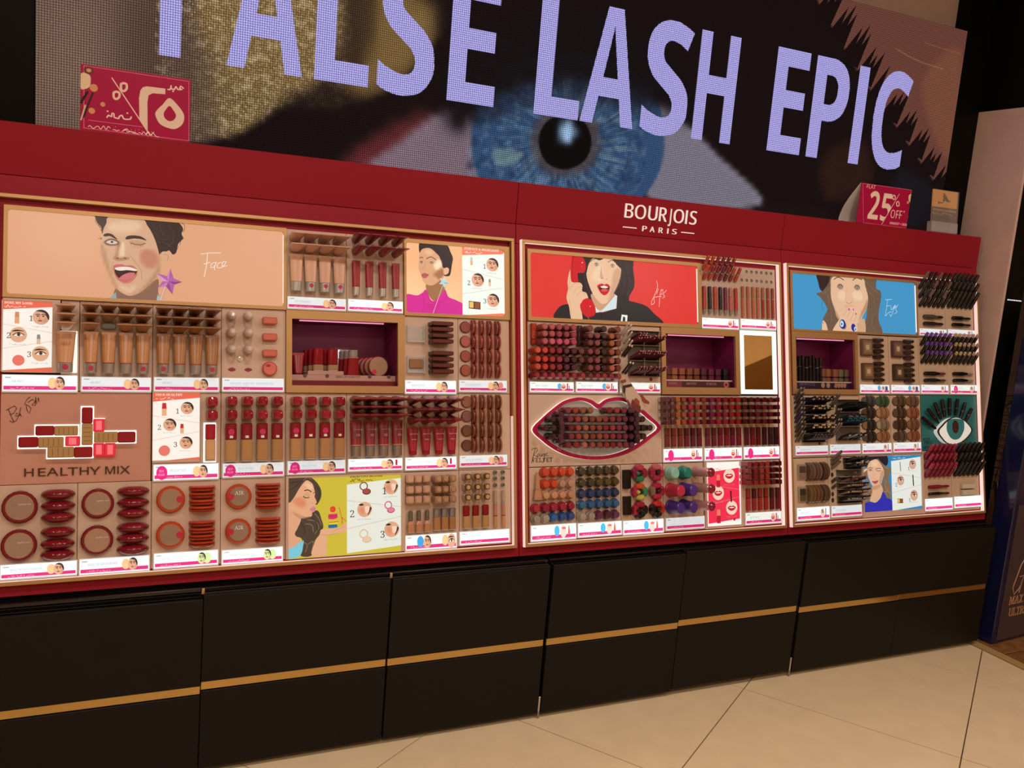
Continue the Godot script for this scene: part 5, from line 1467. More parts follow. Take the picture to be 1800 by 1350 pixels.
# ---------------------------------------------------------------- left unit
func unit_face() -> void:
	var cu := [-0.190, -0.008, 0.175, 0.3575, 0.540, 0.7225, 0.905, 1.0875, 1.270]
	var rv := [1.019, 0.776, 0.532, 0.287, 0.046]
	poster("picture_panel", "wide peach poster of winking laughing woman holding purple star wand", [-0.1805,0.7856,0.5321,1.0083], [cu[0], rv[1], cu[4], rv[0]], art_winking(), 0.72, true, 0.02)
	poster("picture_panel", "poster of short-haired woman in magenta blouse holding pale blue star", [0.9123,0.7864,1.2506,1.0069], [cu[6], rv[1], cu[8], rv[0]], art_star(), 0.95, true, 0.01)
	poster("step_card", "small white three-step card with coral bands at far left", [-0.1914,0.5821,-0.0736,0.768], [cu[0] + 0.002, rv[1] - 0.196, cu[0] + 0.135, rv[1] - 0.002], art_step_left(), 0.85, false)
	poster("step_card", "white three-step card with coral bands beside the rose panel", [0.1764,0.3358,0.2995,0.5296], [cu[2], 0.342, cu[2] + 0.125, rv[2]], art_step_mix(), 0.85, false)
	poster("picture_panel", "yellow poster of long-haired woman blowing a kiss to stacked compacts", [0.5473,0.0452,0.8919,0.2813], [cu[4], rv[4], cu[6] - 0.001, rv[3]], art_draping(), 0.85, false, 0.01)
	for q in [[4, 0, "under peach tubes right of the winking poster"], [5, 0, "under narrow red tubes beside the star poster"], [0, 1, "behind lone tan tube beside the far-left card"], [1, 1, "under the first four tan tubes"], [2, 1, "under the four darker tan tubes"], [3, 1, "behind clear domed bottles and coral blocks"], [6, 1, "behind brown slim cases and empty clear holders"], [7, 1, "behind rosy blush discs below the star poster"], [2, 2, "behind lit bottle beside the coral step card"], [3, 2, "behind first four foundation bottles"], [4, 2, "behind second four foundation bottles"], [5, 2, "behind wide red tubes with chrome caps"], [6, 2, "behind red squeeze tubes standing on their caps"], [7, 2, "behind brown powder discs in the middle row"], [0, 3, "behind far left red compacts"], [1, 3, "behind second set of red compacts"], [2, 3, "behind first set of orange compacts"], [3, 3, "behind second set of orange compacts"], [6, 3, "behind little concealer bottles"], [7, 3, "behind red-capped concealers and slim wands"]]:
		var c: int = q[0]
		var r: int = q[1]
		tray(cu[c] if not (c == 0 and r == 1) else cu[0] + 0.137, rv[r + 1], cu[c + 1], rv[r], "beige tray panel " + q[2])
	for q in [[0, [-0.1864,0.5315,-0.0129,0.5729], 1.0, "below the lone tan tube"], [1, [-0.0018,0.5328,0.17,0.57], 0.8, "below the first four tan tubes"], [2, [0.1795,0.5342,0.35,0.5717], 0.75, "below the four darker tan tubes"], [3, [0.3607,0.5355,0.5325,0.5719], 0.78, "below the clear domed bottles"], [4, [0.5449,0.7826,0.7183,0.8159], 0.75, "below the peach tubes"], [5, [0.7274,0.7843,0.8989,0.817], 1.15, "below the narrow red tubes"], [6, [0.907,0.5331,1.0761,0.5724], 1.0, "below the brown slim cases"], [7, [1.0885,0.5402,1.2551,0.5746], 0.75, "below the rosy blush discs"], [8, [0.1801,0.2879,0.3499,0.3298], 1.0, "below the coral step card"], [9, [0.3631,0.2903,0.5329,0.328], 0.72, "below the first four foundation bottles"], [10, [0.5456,0.2932,0.7154,0.3302], 0.7, "below the second four foundation bottles"], [11, [0.7266,0.2975,0.8953,0.3314], 1.1, "below the wide red tubes"], [12, [0.9072,0.2952,1.0753,0.3316], 1.1, "below the red squeeze tubes"], [13, [1.0889,0.2991,1.2539,0.3334], 0.75, "below the brown powder discs"], [14, [-0.1842,0.0471,-0.0087,0.0827], 1.05, "below the far left red compacts"], [15, [-0.0012,0.045,0.1697,0.0842], 1.0, "below the second red compacts"], [16, [0.1828,0.0473,0.3497,0.0866], 1.1, "below the first orange compacts"], [17, [0.362,0.0457,0.53,0.0833], 1.1, "below the second orange compacts"], [18, [0.9061,0.0467,1.0743,0.0912], 1.0, "below the little concealer bottles"], [19, [1.087,0.0525,1.2588,0.092], 1.1, "below the red-capped concealers"]]:
		strip(q[0], q[1][0], q[1][1], q[1][2], q[1][3], q[2], q[3])

	# top row: tubes beside the big poster
	var cap := 0xa08878
	grid("foundation_tube", "flat peach tube end poking out", "makeup tube", "right of winking poster", "tube ends poking out of the trays", [0.5649,0.6076,0.6505,0.6939], [0.9947,0.9622], func(r, c): return [END, 0.003, tube_end(0.047, 0.027, 0.062, jit(c + r, 0xc08a72, 8), 0xb49484)])
	var vs := [0.9421,0.8601,0.8315]
	for c in 4:
		var t := product("foundation_tube", "upright peach tube with clear silvery cap, %s from left, right of winking poster" % ORD[c], "makeup tube", [0.5673,0.6095,0.6523,0.6961][c], vs[2], FRONT, 0.018, tube_front(vs, 0.040, 0.032, jit(c, 0xc99476, 8), 0xa89a90, 0.35), "tubes shown upright")
		if c > 0: sticker(t, 0.018, 0.0135, 0xb01c40, 0.012)
	grid("radiance_tube", "narrow dark red tube end poking out", "makeup tube", "beside star poster", "tube ends poking out of the trays", [0.7494,0.7912,0.8334,0.8758], [1.0033,0.9677], func(r, c): return [END, 0.003, tube_end(0.034, 0.028, 0.080, jit(c * 3 + r, 0x7a1a24, 10), 0x4a141a)])
	vs = [0.936,0.8559,0.8283]
	for c in 4:
		product("radiance_tube", "upright narrow red tube with silver cap, %s from left, beside star poster" % ORD[c], "makeup tube", [0.7492,0.7909,0.8326,0.8753][c], vs[2], FRONT, 0.014, tube_front(vs, 0.026, 0.022, 0x8d1620, 0xb0a090, 0.5), "tubes shown upright")

	# second row: tan tubes
	grid("foundation_tube", "flat tan tube end poking out", "makeup tube", "above lone tan tube", "tube ends poking out of the trays", [-0.0417], [0.7542,0.7315,0.7084], func(r, c): return [END, 0.003, tube_end(0.050, 0.028, 0.055, jit(r, 0xb07a58, 8), 0x8f6a52)])
	grid("foundation_tube", "flat tan tube end poking out", "makeup tube", "above four tan tubes", "tube ends poking out of the trays", [0.0174,0.0615,0.1042,0.1476], [0.7591,0.7341,0.7087], func(r, c): return [END, 0.003, tube_end(0.046, 0.027, 0.055, jit(c * 2 + r, 0x9a6440, 10), 0x7c5640)], [201])
	prod("pan", "single grey-green plug in empty hole, third row, second from left, above tan tubes", "plug", "", END, [0.0625][0], [0.709][0], 0.003, [["plug", 0.012, 0.038, 0.018, 0.038, 0.018, 3.0, 0.003, pm(0x77786c, 0.5)]])
	grid("foundation_tube", "flat dark tan tube end poking out", "makeup tube", "above darker tan tubes", "tube ends poking out of the trays", [0.1994,0.2417,0.2834,0.3282], [0.7587,0.7329,0.7076], func(r, c): return [END, 0.003, tube_end(0.045, 0.026, 0.055, jit(c * 2 + r, 0x855030, 10), 0x6a452f)])
	vs = [0.6904,0.6068,0.5809]
	var lone := product("foundation_tube", "large upright tan tube with silver cap beside far-left step card", "makeup tube", [-0.0411][0], vs[2], FRONT, 0.020, tube_front(vs, 0.050, 0.037, 0xbe8254, 0xa8988c, 0.5), "tubes shown upright")
	sticker(lone, 0.014, 0.0155, 0xb01c40, 0.015)
	part("lit_backing", box(0.056, 0.112, 0.002, 0.0006), glow(0xfff6ea, 0.9, 0.8), lone, Transform3D(Basis(Vector3.RIGHT, PI / 2), Vector3(0, 0.016, 0.056)))
	word("print", "MAT", 0.009, 0.0004, pm(0xa86838, 0.4), lone, Transform3D(Basis(Vector3.RIGHT, PI / 2), Vector3(-0.012, -0.012, 0.07)))
	for q in [[[0.0198,0.0631,0.1063,0.1493], [0.6916,0.6071,0.5792], 0xb0703c, "first four tan tubes"], [[0.201,0.2442,0.2871,0.3301], [0.6926,0.6077,0.5803], 0x9a5e2e, "four darker tan tubes"]]:
		for c in 4:
			var t := product("foundation_tube", "upright tan tube with silver cap, %s from left of the %s" % [ORD[c], q[3]], "makeup tube", q[0][c], q[1][2], FRONT, 0.018, tube_front(q[1], 0.038, 0.030, jit(c, q[2], 8), 0xa09084, 0.5), "tubes shown upright")
			if c in [0, 3]: sticker(t, 0.014, 0.0128, 0xb01c40, 0.013)
			part("gold_band", piece(0.002, 0.0305, 0.0245, 0.0305, 0.0245, 2.6, 0.0), pm(0xa8432c, 0.3), t, at(0, 0, q[1][1] - q[1][2]))
	# domed bottles, coral blocks
	grid("highlighter_bottle", "clear domed bottle end", "bottle", "left of coral blocks", "clear domed bottles", [0.3835,0.4301], [0.751,0.7022,0.654], func(r, c): return [END, 0.003, [["base", 0.020, 0.028, 0.028, 0.027, 0.027, 2.0, 0.002, pm(0xa8806c, 0.15)], ["neck", 0.006, 0.022, 0.022, 0.022, 0.022, 2.0, 0.001, pm(0xd8c0b0, 0.1)], ["dome_cap", 0.020, 0.024, 0.024, 0.016, 0.016, 2.0, 0.004, pm(0xcdb0a0, 0.06)]]])
	grid("blush_block", "coral rectangular block end", "blush", "beside clear domed bottles", "coral blush blocks", [0.4918], [0.741,0.6932,0.6459], func(r, c): return [END, 0.003, [["case", 0.014, 0.042, 0.021, 0.042, 0.021, 8.0, 0.001, pm(0xb4503c, 0.3)], ["pan", 0.002, 0.036, 0.016, 0.036, 0.016, 8.0, 0.0, pm(0xc05c48, 0.5)]]])
	var cd := product("blush_disc", "round coral blush compact with small red emblem under the coral blocks", "blush", [0.4921][0], [0.6011][0], END, 0.003, [["case", 0.010, 0.043, 0.043, 0.043, 0.043, 2.0, 0.002, pm(0xb84a3a, 0.3)], ["pan", 0.002, 0.036, 0.036, 0.036, 0.036, 2.0, 0.0005, pm(0xc86450, 0.5)]])
	part("emblem", piece(0.0008, 0.014, 0.008, 0.014, 0.008, 2.0, 0.0), pm(0xa01c2c, 0.4), cd, at(-0.005, 0.009, 0.012))
	for c in 2:
		var u: float = [0.3868,0.4327][c]
		prod("lip_emblem", "small dark red lip-shaped emblem under %s column of domed bottles" % ["first", "second"][c], "emblem", "", END, u, [0.5977][0], 0.002, [["shape", 0.002, 0.022, 0.011, 0.022, 0.011, 1.4, 0.0, pm(0x8a2038, 0.3)]])
	prod("clear_stud", "small clear dome stud between the domed bottles and their emblems", "stud", "", END, [0.4096][0], [0.6281][0], 0.002, [["dome", 0.007, 0.014, 0.014, 0.008, 0.008, 2.0, 0.003, pm(0xd8c8bc, 0.08)]])
	# slim cases and empty holders
	for i in 8:
		var vv: float = [0.7512,0.7334,0.7133,0.6955,0.6578,0.6391,0.6192,0.6005][i]
		prod("contour_case", "dark brown slim case poking out, %s from the top, below star poster" % ORD[i], "case", "dark slim cases", END, [1.0205][0], vv, 0.003, [["case", 0.036, 0.072, 0.014, 0.072, 0.014, 8.0, 0.001, pm([0x3a1512, 0x44180f, 0x3e1411, 0x421612, 0x3a1010, 0x401210, 0x1e1512, 0x2a1010][i], 0.2)], ["lid_edge", 0.006, 0.070, 0.012, 0.070, 0.012, 8.0, 0.001, pm(0x5a221a, 0.25)]])
	for i in 2:
		var vv: float = [0.7182,0.6218][i]
		var t := thing("clear_holder", "%s clear acrylic holder left of the slim cases" % ["empty upper", "lower brown-filled"][i], "holder", bx([0.9428][0], vv, 0.002))
		part("back", box(0.054, 0.050, 0.002, 0.0005), clear(0xd8c8bc, 0.35), t, at(0, 0, 0.001))
		part("lip", box(0.054, 0.004, 0.012, 0.001), clear(0xe0d0c4, 0.4), t, at(0, -0.024, 0.006))
		for s in [-1, 1]: part("side", box(0.003, 0.056, 0.010, 0.001), clear(0xe0d0c4, 0.45), t, at(s * 0.027, 0, 0.005))
		if i == 1: part("sample", box(0.044, 0.028, 0.006, 0.001), pm(0x8a5c38, 0.4), t, at(0, 0.004, 0.005))
	# blush discs and their half-sunk cases
	for q in [[[1.1113], [0.7467,0.7003,0.653,0.6072], [1.14,1.1678,1.1954,1.2237], 0x8c4034, "blush", "below star poster", [0x8a4038, 0xa8504a, 0x944438, 0x984838]], [[1.1139], [0.5058,0.4598,0.4134,0.3666], [1.1393,1.1675,1.1964,1.2246], 0x7c4028, "powder", "in middle row by right edge", [0x8a5038, 0x7a4a40, 0x6c3c28, 0x623426]]]:
		var u: float = bd_u(q[0])
		for r in 4:
			prod("%s_disc" % q[4], "round %s disc, %s from the top, %s" % [["rosy", "brown"][0 if q[4] == "blush" else 1], ORD[r], q[5]], q[4], "round pressed discs", END, u, q[1][r], 0.003, [["case", 0.004, 0.038, 0.038, 0.038, 0.038, 2.0, 0.001, pm(0x5a3428, 0.4)], ["pan", 0.002, 0.034, 0.034, 0.034, 0.034, 2.0, 0.0006, pm(q[6][r], 0.55)]])
		grid("%s_case" % q[4], "half-sunk %s %s case" % ["reddish" if q[4] == "blush" else "brown", q[4]], "case", q[5], "half-sunk round cases", q[2], q[1], func(r, c): return halves(0.048, 0.022, 0.019, jit(r * 4 + c, q[3], 14), jit(r * 5 + c, q[3] + 0x100806, 14)))

	# third row
	rose_panel()
	grid("foundation_bottle", "red domed bottle cap poking out", "bottle", "beside coral step card", "red bottle caps poking out", [0.3308], [0.504,0.4662], func(r, c): return cap_end(jit(r, 0x8c1624, 8)))
	grid("foundation_bottle", "red domed bottle cap poking out", "bottle", "above first foundation bottles", "red bottle caps poking out", [0.3839,0.4274,0.4687,0.5116], [0.5058,0.4671], func(r, c): return cap_end(jit(r * 3 + c, 0x881422, 10)))
	grid("foundation_bottle", "red domed bottle cap poking out", "bottle", "above second foundation bottles", "red bottle caps poking out", [0.567,0.6102,0.6523,0.695], [0.5059,0.4681], func(r, c): return cap_end(jit(r * 3 + c, 0x881422, 10)))
	vs = [0.441,0.3987,0.3374]
	var lit := product("foundation_bottle", "upright red-capped bottle against a glowing white backing by coral card", "bottle", [0.3271][0], vs[2], FRONT, 0.016, bottle_front(vs, 0.028, 0xa01828, 0xc89468), "bottles shown upright")
	part("lit_backing", box(0.034, 0.112, 0.002, 0.0006), glow(0xffffff, 1.0, 0.8), lit, Transform3D(Basis(Vector3.RIGHT, PI / 2), Vector3(0, 0.012, 0.052)))
	for q in [[[0.3832,0.4266,0.4701,0.5128], [0.4424,0.3968,0.3333], "first foundation tray"], [[0.5658,0.6089,0.6525,0.696], [0.4438,0.3978,0.335], "second foundation tray"]]:
		for c in 4:
			var t := product("foundation_bottle", "upright beige bottle with red cap, %s from left in %s" % [ORD[c], q[2]], "bottle", q[0][c], q[1][2], FRONT, 0.014, bottle_front(q[1], 0.032, 0x7e1420, jit(c, 0xa8764a, 10)), "bottles shown upright")
			if c in [0, 2]: sticker(t, 0.085, 0.0114, 0xc02050, 0.017)
			part("price_tag", box(0.009, 0.007, 0.0005), pm(0xd8ccc4, 0.5), t, Transform3D(Basis(Vector3.RIGHT, PI / 2), Vector3(0.0, -0.0115, 0.071)))
	grid("cream_tube", "wide dark red tube end poking out", "makeup tube", "above wide red tubes", "tube ends poking out of the trays", [0.7471,0.7884,0.8312,0.8736], [0.5124,0.4881,0.4646], func(r, c): return [END, 0.003, tube_end(0.048, 0.022, 0.080, jit(c + r * 4, 0x7c1a20, 10), 0x2c1a1a)])
	vs = [0.4497,0.3718,0.3382]
	for c in 4:
		var t := product("cream_tube", "upright wide red tube with chrome cap, %s from left in middle row" % ORD[c], "makeup tube", [0.7469,0.7904,0.8331,0.8768][c], vs[2], FRONT, 0.016, tube_front(vs, 0.036, 0.030, 0x821620, 0x9a8a80, 0.7), "tubes shown upright")
		part("gold_band", piece(0.004, 0.0305, 0.0245, 0.0305, 0.0245, 2.6, 0.0), pm(0xa87058, 0.3), t, at(0, 0, vs[1] - vs[2]))
		word("print", "BB", 0.007, 0.0004, pm(0xd8a0a0, 0.4), t, Transform3D(Basis(Vector3.RIGHT, PI / 2), Vector3(-0.002, -0.0122, 0.060)))
		word("print", "HEALTHY MIX", 0.0034, 0.0004, pm(0xd8a0a0, 0.4), t, Transform3D(Basis(Vector3.RIGHT, PI / 2), Vector3(-0.010, -0.0105, 0.080)))
	grid("primer_tube", "small dark red tube end poking out", "makeup tube", "above red squeeze tubes", "tube ends poking out of the trays", [0.9257,0.9694,1.0113,1.0552], [0.5108,0.4801,0.4498], func(r, c): return [END, 0.003, tube_end(0.036, 0.030, 0.075, jit(c + r * 4, 0x741620, 10), 0x561018)])
	vs = [0.4279,0.3523,0.3405]
	for c in 4:
		var t := product("primer_tube", "red squeeze tube standing on its cap, %s from left in middle row" % ORD[c], "makeup tube", [0.928,0.9712,1.0144,1.0569][c], vs[2], FRONT, 0.014, tube_front(vs, 0.038, 0.025, 0x951424, 0x8c1422), "tubes shown upright")
		word("print", "HEALTHY MIX", 0.0034, 0.0004, pm(0xe0b0b0, 0.4), t, Transform3D(Basis(Vector3.RIGHT, PI / 2), Vector3(-0.012, -0.0085, 0.062)))
		word("print", "PRIMER", 0.0034, 0.0004, pm(0xe0b0b0, 0.4), t, Transform3D(Basis(Vector3.RIGHT, PI / 2), Vector3(-0.007, -0.0095, 0.045)))

	# bottom row: compacts
	for q in [[-0.1427, 0.2301, 0.084, 0, "upper far left"], [-0.1433, 0.1317, 0.084, 0, "lower far left"], [0.041, 0.2311, 0.080, 0, "upper, second from left"], [0.0399, 0.1337, 0.080, 0, "lower, second from left"], [0.2242, 0.234, 0.075, 1, "upper, third from left"], [0.224, 0.1366, 0.075, 1, "lower, third from left"], [0.4056, 0.2345, 0.072, 2, "upper, beside yellow poster"], [0.4051, 0.1363, 0.072, 2, "lower, beside yellow poster"]]:
		var d: float = q[2]
		var red: bool = q[3] == 0
		var t := prod("powder_compact", "round %s powder compact facing out, %s in the bottom row" % ["dark red" if red else "orange", q[4]], "compact", "round compacts facing out", END, q[0], q[1], 0.003, [["case", 0.012, d, d, d, d, 2.0, 0.003, pm(0x6e141e if red else 0xae3c1e, 0.2)], ["powder_pan", 0.002, d * 0.80, d * 0.80, d * 0.78, d * 0.78, 2.0, 0.0006, pm([0xa87050, 0xa86a42, 0x94583a][q[3]], 0.35)], ["window", 0.0015, d * 0.74, d * 0.74, d * 0.72, d * 0.72, 2.0, 0.0004, clear(0xd8b8a0, 0.2)]])
		if red:
			part("catch", box(0.014, 0.004, 0.006, 0.001), pm(0x8a6a58, 0.2, 0.6), t, at(0, d * 0.485, 0.008))
			word("print", "healthy mix", 0.0042, 0.0003, pm(0xe0c4b4, 0.4), t, at(-0.004, 0.004, 0.0158))
		else:
			part("sticker", piece(0.0006, 0.017, 0.017, 0.017, 0.017, 2.0, 0.0), pm(0xb81c3c, 0.4), t, at(d * (0.30 if q[3] == 1 else -0.30), 0.0, 0.0156))
			if q[3] == 2: word("print", "AIR", 0.010, 0.0003, pm(0xe8d4c4, 0.4), t, at(-0.011, 0.002, 0.0158), "Droid Serif")
	for q in [[-0.054, [0.2597,0.2294,0.1991,0.1612,0.1301,0.1017], "far left"], [0.1287, [0.2606,0.2297,0.2003,0.1628,0.1334,0.1036], "second from left"]]:
		for i in 6:
			var t := prod("powder_compact", "dark red compact on edge, %s from the top, %s stack in bottom row" % [ORD[i], q[2]], "compact", "red compacts on edge", FLATH, q[0], q[1][i], 0.002, [])
			part("case_base", lens(-0.0135, 0.0, 0.082, 0.038, 0.0137), pm(jit(i, 0x70101a, 6), 0.12), t)
			part("lid", lens(0.0004, 0.0135, 0.082, 0.038, 0.0137), pm(jit(i + 3, 0x7a121c, 6), 0.1), t)
			part("seam", piece(0.0008, 0.083, 0.039, 0.083, 0.039, -2.0, 0.0), pm(0x2a100c, 0.4), t, at(0, 0, -0.0002))
	for q in [[0.3078, [0.2617,0.2428,0.2234,0.205,0.1641,0.1448,0.126,0.1076], "first orange"], [0.4893, [0.2618,0.2433,0.2233,0.2043,0.1636,0.1446,0.1252,0.1063], "second orange"]]:
		for i in 8: prod("powder_compact", "orange compact on edge, %s from the top, %s stack in bottom row" % [ORD[i], q[2]], "compact", "orange compacts on edge", FLATH, q[0], q[1][i], 0.002, [["case_base", 0.007, 0.070, 0.036, 0.072, 0.038, -2.0, 0.002, pm(jit(i, 0x9c2a14, 8), 0.15)], ["seam", 0.001, 0.068, 0.036, 0.068, 0.036, -2.0, 0.0, pm(0x541408, 0.4)], ["lid", 0.007, 0.072, 0.038, 0.070, 0.036, -2.0, 0.002, pm(jit(i + 3, 0xb03a1e, 8), 0.12)]], -0.0075)
	# concealers
	grid("concealer_bottle", "square beige concealer bottle end", "bottle", "right of yellow poster", "concealer bottle ends", [0.9171,0.9431,0.9704], [0.2662,0.2334,0.2021], func(r, c): return [END, 0.003, [["glass", 0.022, 0.024, 0.024, 0.024, 0.024, 5.0, 0.002, pm(jit(r * 3 + c, 0xb48468, 14), 0.08)], ["base_disc", 0.003, 0.020, 0.020, 0.018, 0.018, 3.0, 0.001, pm(jit(r + c, 0xc09070, 10), 0.15)]]])
	grid("concealer_bottle", "round-ended brown concealer bottle end", "bottle", "right of square ones", "concealer bottle ends", [1.0034,1.0269,1.0517], [0.2649,0.232,0.2005], func(r, c): return [END, 0.003, [["glass", 0.038, 0.024, 0.024, 0.022, 0.022, 4.0, 0.002, pm(jit(r * 3 + c, 0x9c6e52, 14), 0.1)], ["base_disc", 0.004, 0.017, 0.017, 0.015, 0.015, 2.0, 0.001, pm(jit(r + c, 0xa87c5c, 10), 0.15)]]])
	grid("concealer_bottle", "gold-brown square concealer end", "bottle", "above red-capped concealers", "concealer bottle ends", [1.106,1.1389,1.1722], [0.2679,0.2347,0.2025], func(r, c): return [END, 0.003, [["glass", 0.020, 0.022, 0.022, 0.021, 0.021, 4.0, 0.002, pm(0xb08a64, 0.1)], ["cap", 0.012, 0.020, 0.020, 0.019, 0.019, 4.0, 0.002, pm(jit(r * 3 + c, 0x5e3c22, 10), 0.15)], ["end_disc", 0.002, 0.014, 0.014, 0.013, 0.013, 2.0, 0.0006, pm(0xb88c5a, 0.2)]]])
	grid("concealer_wand", "small grey round wand end", "wand", "above slim clear wands", "slim wand ends", [1.2111,1.2385], [0.2782,0.2584,0.2368], func(r, c): return [END, 0.003, [["end", 0.010, 0.0125, 0.0125, 0.0125, 0.0125, 2.0, 0.001, pm(0x6c665a, 0.15)], ["tip", 0.002, 0.006, 0.006, 0.005, 0.005, 2.0, 0.0004, pm(0x4a463c, 0.2)]]])
	vs = [0.1663,0.1348,0.0995]
	for c in 3:
		product("concealer_bottle", "narrow-necked peach concealer bottle, %s from left, bottom row" % ORD[c], "bottle", [0.9215,0.9481,0.9756][c], vs[2], FRONT, 0.010, [["foot", 0.003, 0.021, 0.014, 0.021, 0.014, 5.0, 0.001, pm(0xb49880, 0.1)], ["bottle", (vs[1] - vs[2]) * 0.62, 0.021, 0.014, 0.021, 0.014, 4.0, 0.001, pm(jit(c, 0xb07450, 8), 0.12)], ["shoulder", (vs[1] - vs[2]) * 0.34, 0.021, 0.014, 0.014, 0.011, 3.0, 0.001, pm(0xbe8060, 0.12)], ["cap", vs[0] - vs[1], 0.0145, 0.0145, 0.014, 0.014, 2.0, 0.002, pm(0x7a6a5c, 0.12, 0.5)]], "bottles shown upright")
	vs = [0.1718,0.1447,0.1022]
	for c in 3: product("concealer_bottle", "brown concealer bottle with striped silver cap, %s from left, bottom row" % ORD[c], "bottle", [1.0069,1.0334,1.0599][c], vs[2], FRONT, 0.010, [["foot", 0.003, 0.022, 0.015, 0.022, 0.015, 4.0, 0.001, pm(0xb49880, 0.1)], ["bottle", vs[1] - vs[2] - 0.004, 0.022, 0.015, 0.022, 0.015, 4.0, 0.001, pm(jit(c, 0x9c6840, 10), 0.14)], ["cap", vs[0] - vs[1], 0.0215, 0.015, 0.0215, 0.015, 3.0, 0.001, pm(0xa09aa4, 0.1, 0.85)]], "bottles shown upright")
	vs = [0.1756,0.1432,0.1019]
	for c in 3: product("concealer_bottle", "small red-capped concealer bottle, %s from left, bottom row" % ORD[c], "bottle", [1.1077,1.1402,1.1743][c], vs[2], FRONT, 0.010, bottle_front(vs, 0.022, 0x7c1018, jit(c, 0xa87848, 8)), "bottles shown upright")
	vs = [0.2195,0.1756,0.099]
	for c in 2: product("concealer_wand", "slim clear-topped peach wand, %s from left by right edge" % ORD[c], "wand", [1.211,1.2392][c], vs[2], FRONT, 0.008, [["tip", 0.006, 0.008, 0.008, 0.0125, 0.0125, 2.0, 0.0, pm(0xb48458, 0.2)], ["barrel", 0.032, 0.0125, 0.0125, 0.0125, 0.0125, 2.0, 0.0005, pm(0xb88458, 0.2)], ["ring", 0.002, 0.0132, 0.0132, 0.0132, 0.0132, 2.0, 0.0, pm(0x8a2c24, 0.3)], ["sleeve", vs[1] - vs[2] - 0.040, 0.0125, 0.0125, 0.0125, 0.0125, 2.0, 0.0005, pm(0xb0705a, 0.25)], ["collar", 0.007, 0.012, 0.012, 0.012, 0.012, 2.0, 0.0005, pm(0xb8a8a0, 0.15, 0.6)], ["clear_cap", vs[0] - vs[1] - 0.007, 0.0125, 0.0125, 0.0125, 0.0125, 2.0, 0.001, pm(0xa8886c, 0.08)]], "slim wands shown upright")
	niche_face()

func bd_u(a: Array) -> float: return a[0]

func cap_end(h: int) -> Array:
	return [END, 0.003, [["glass", 0.016, 0.029, 0.029, 0.029, 0.029, 5.0, 0.002, pm(0x8a6450, 0.12)], ["cap", 0.024, 0.028, 0.028, 0.027, 0.027, 3.6, 0.003, pm(h, 0.12)], ["dome", 0.004, 0.023, 0.023, 0.012, 0.012, 3.0, 0.001, pm(h, 0.1)]]]

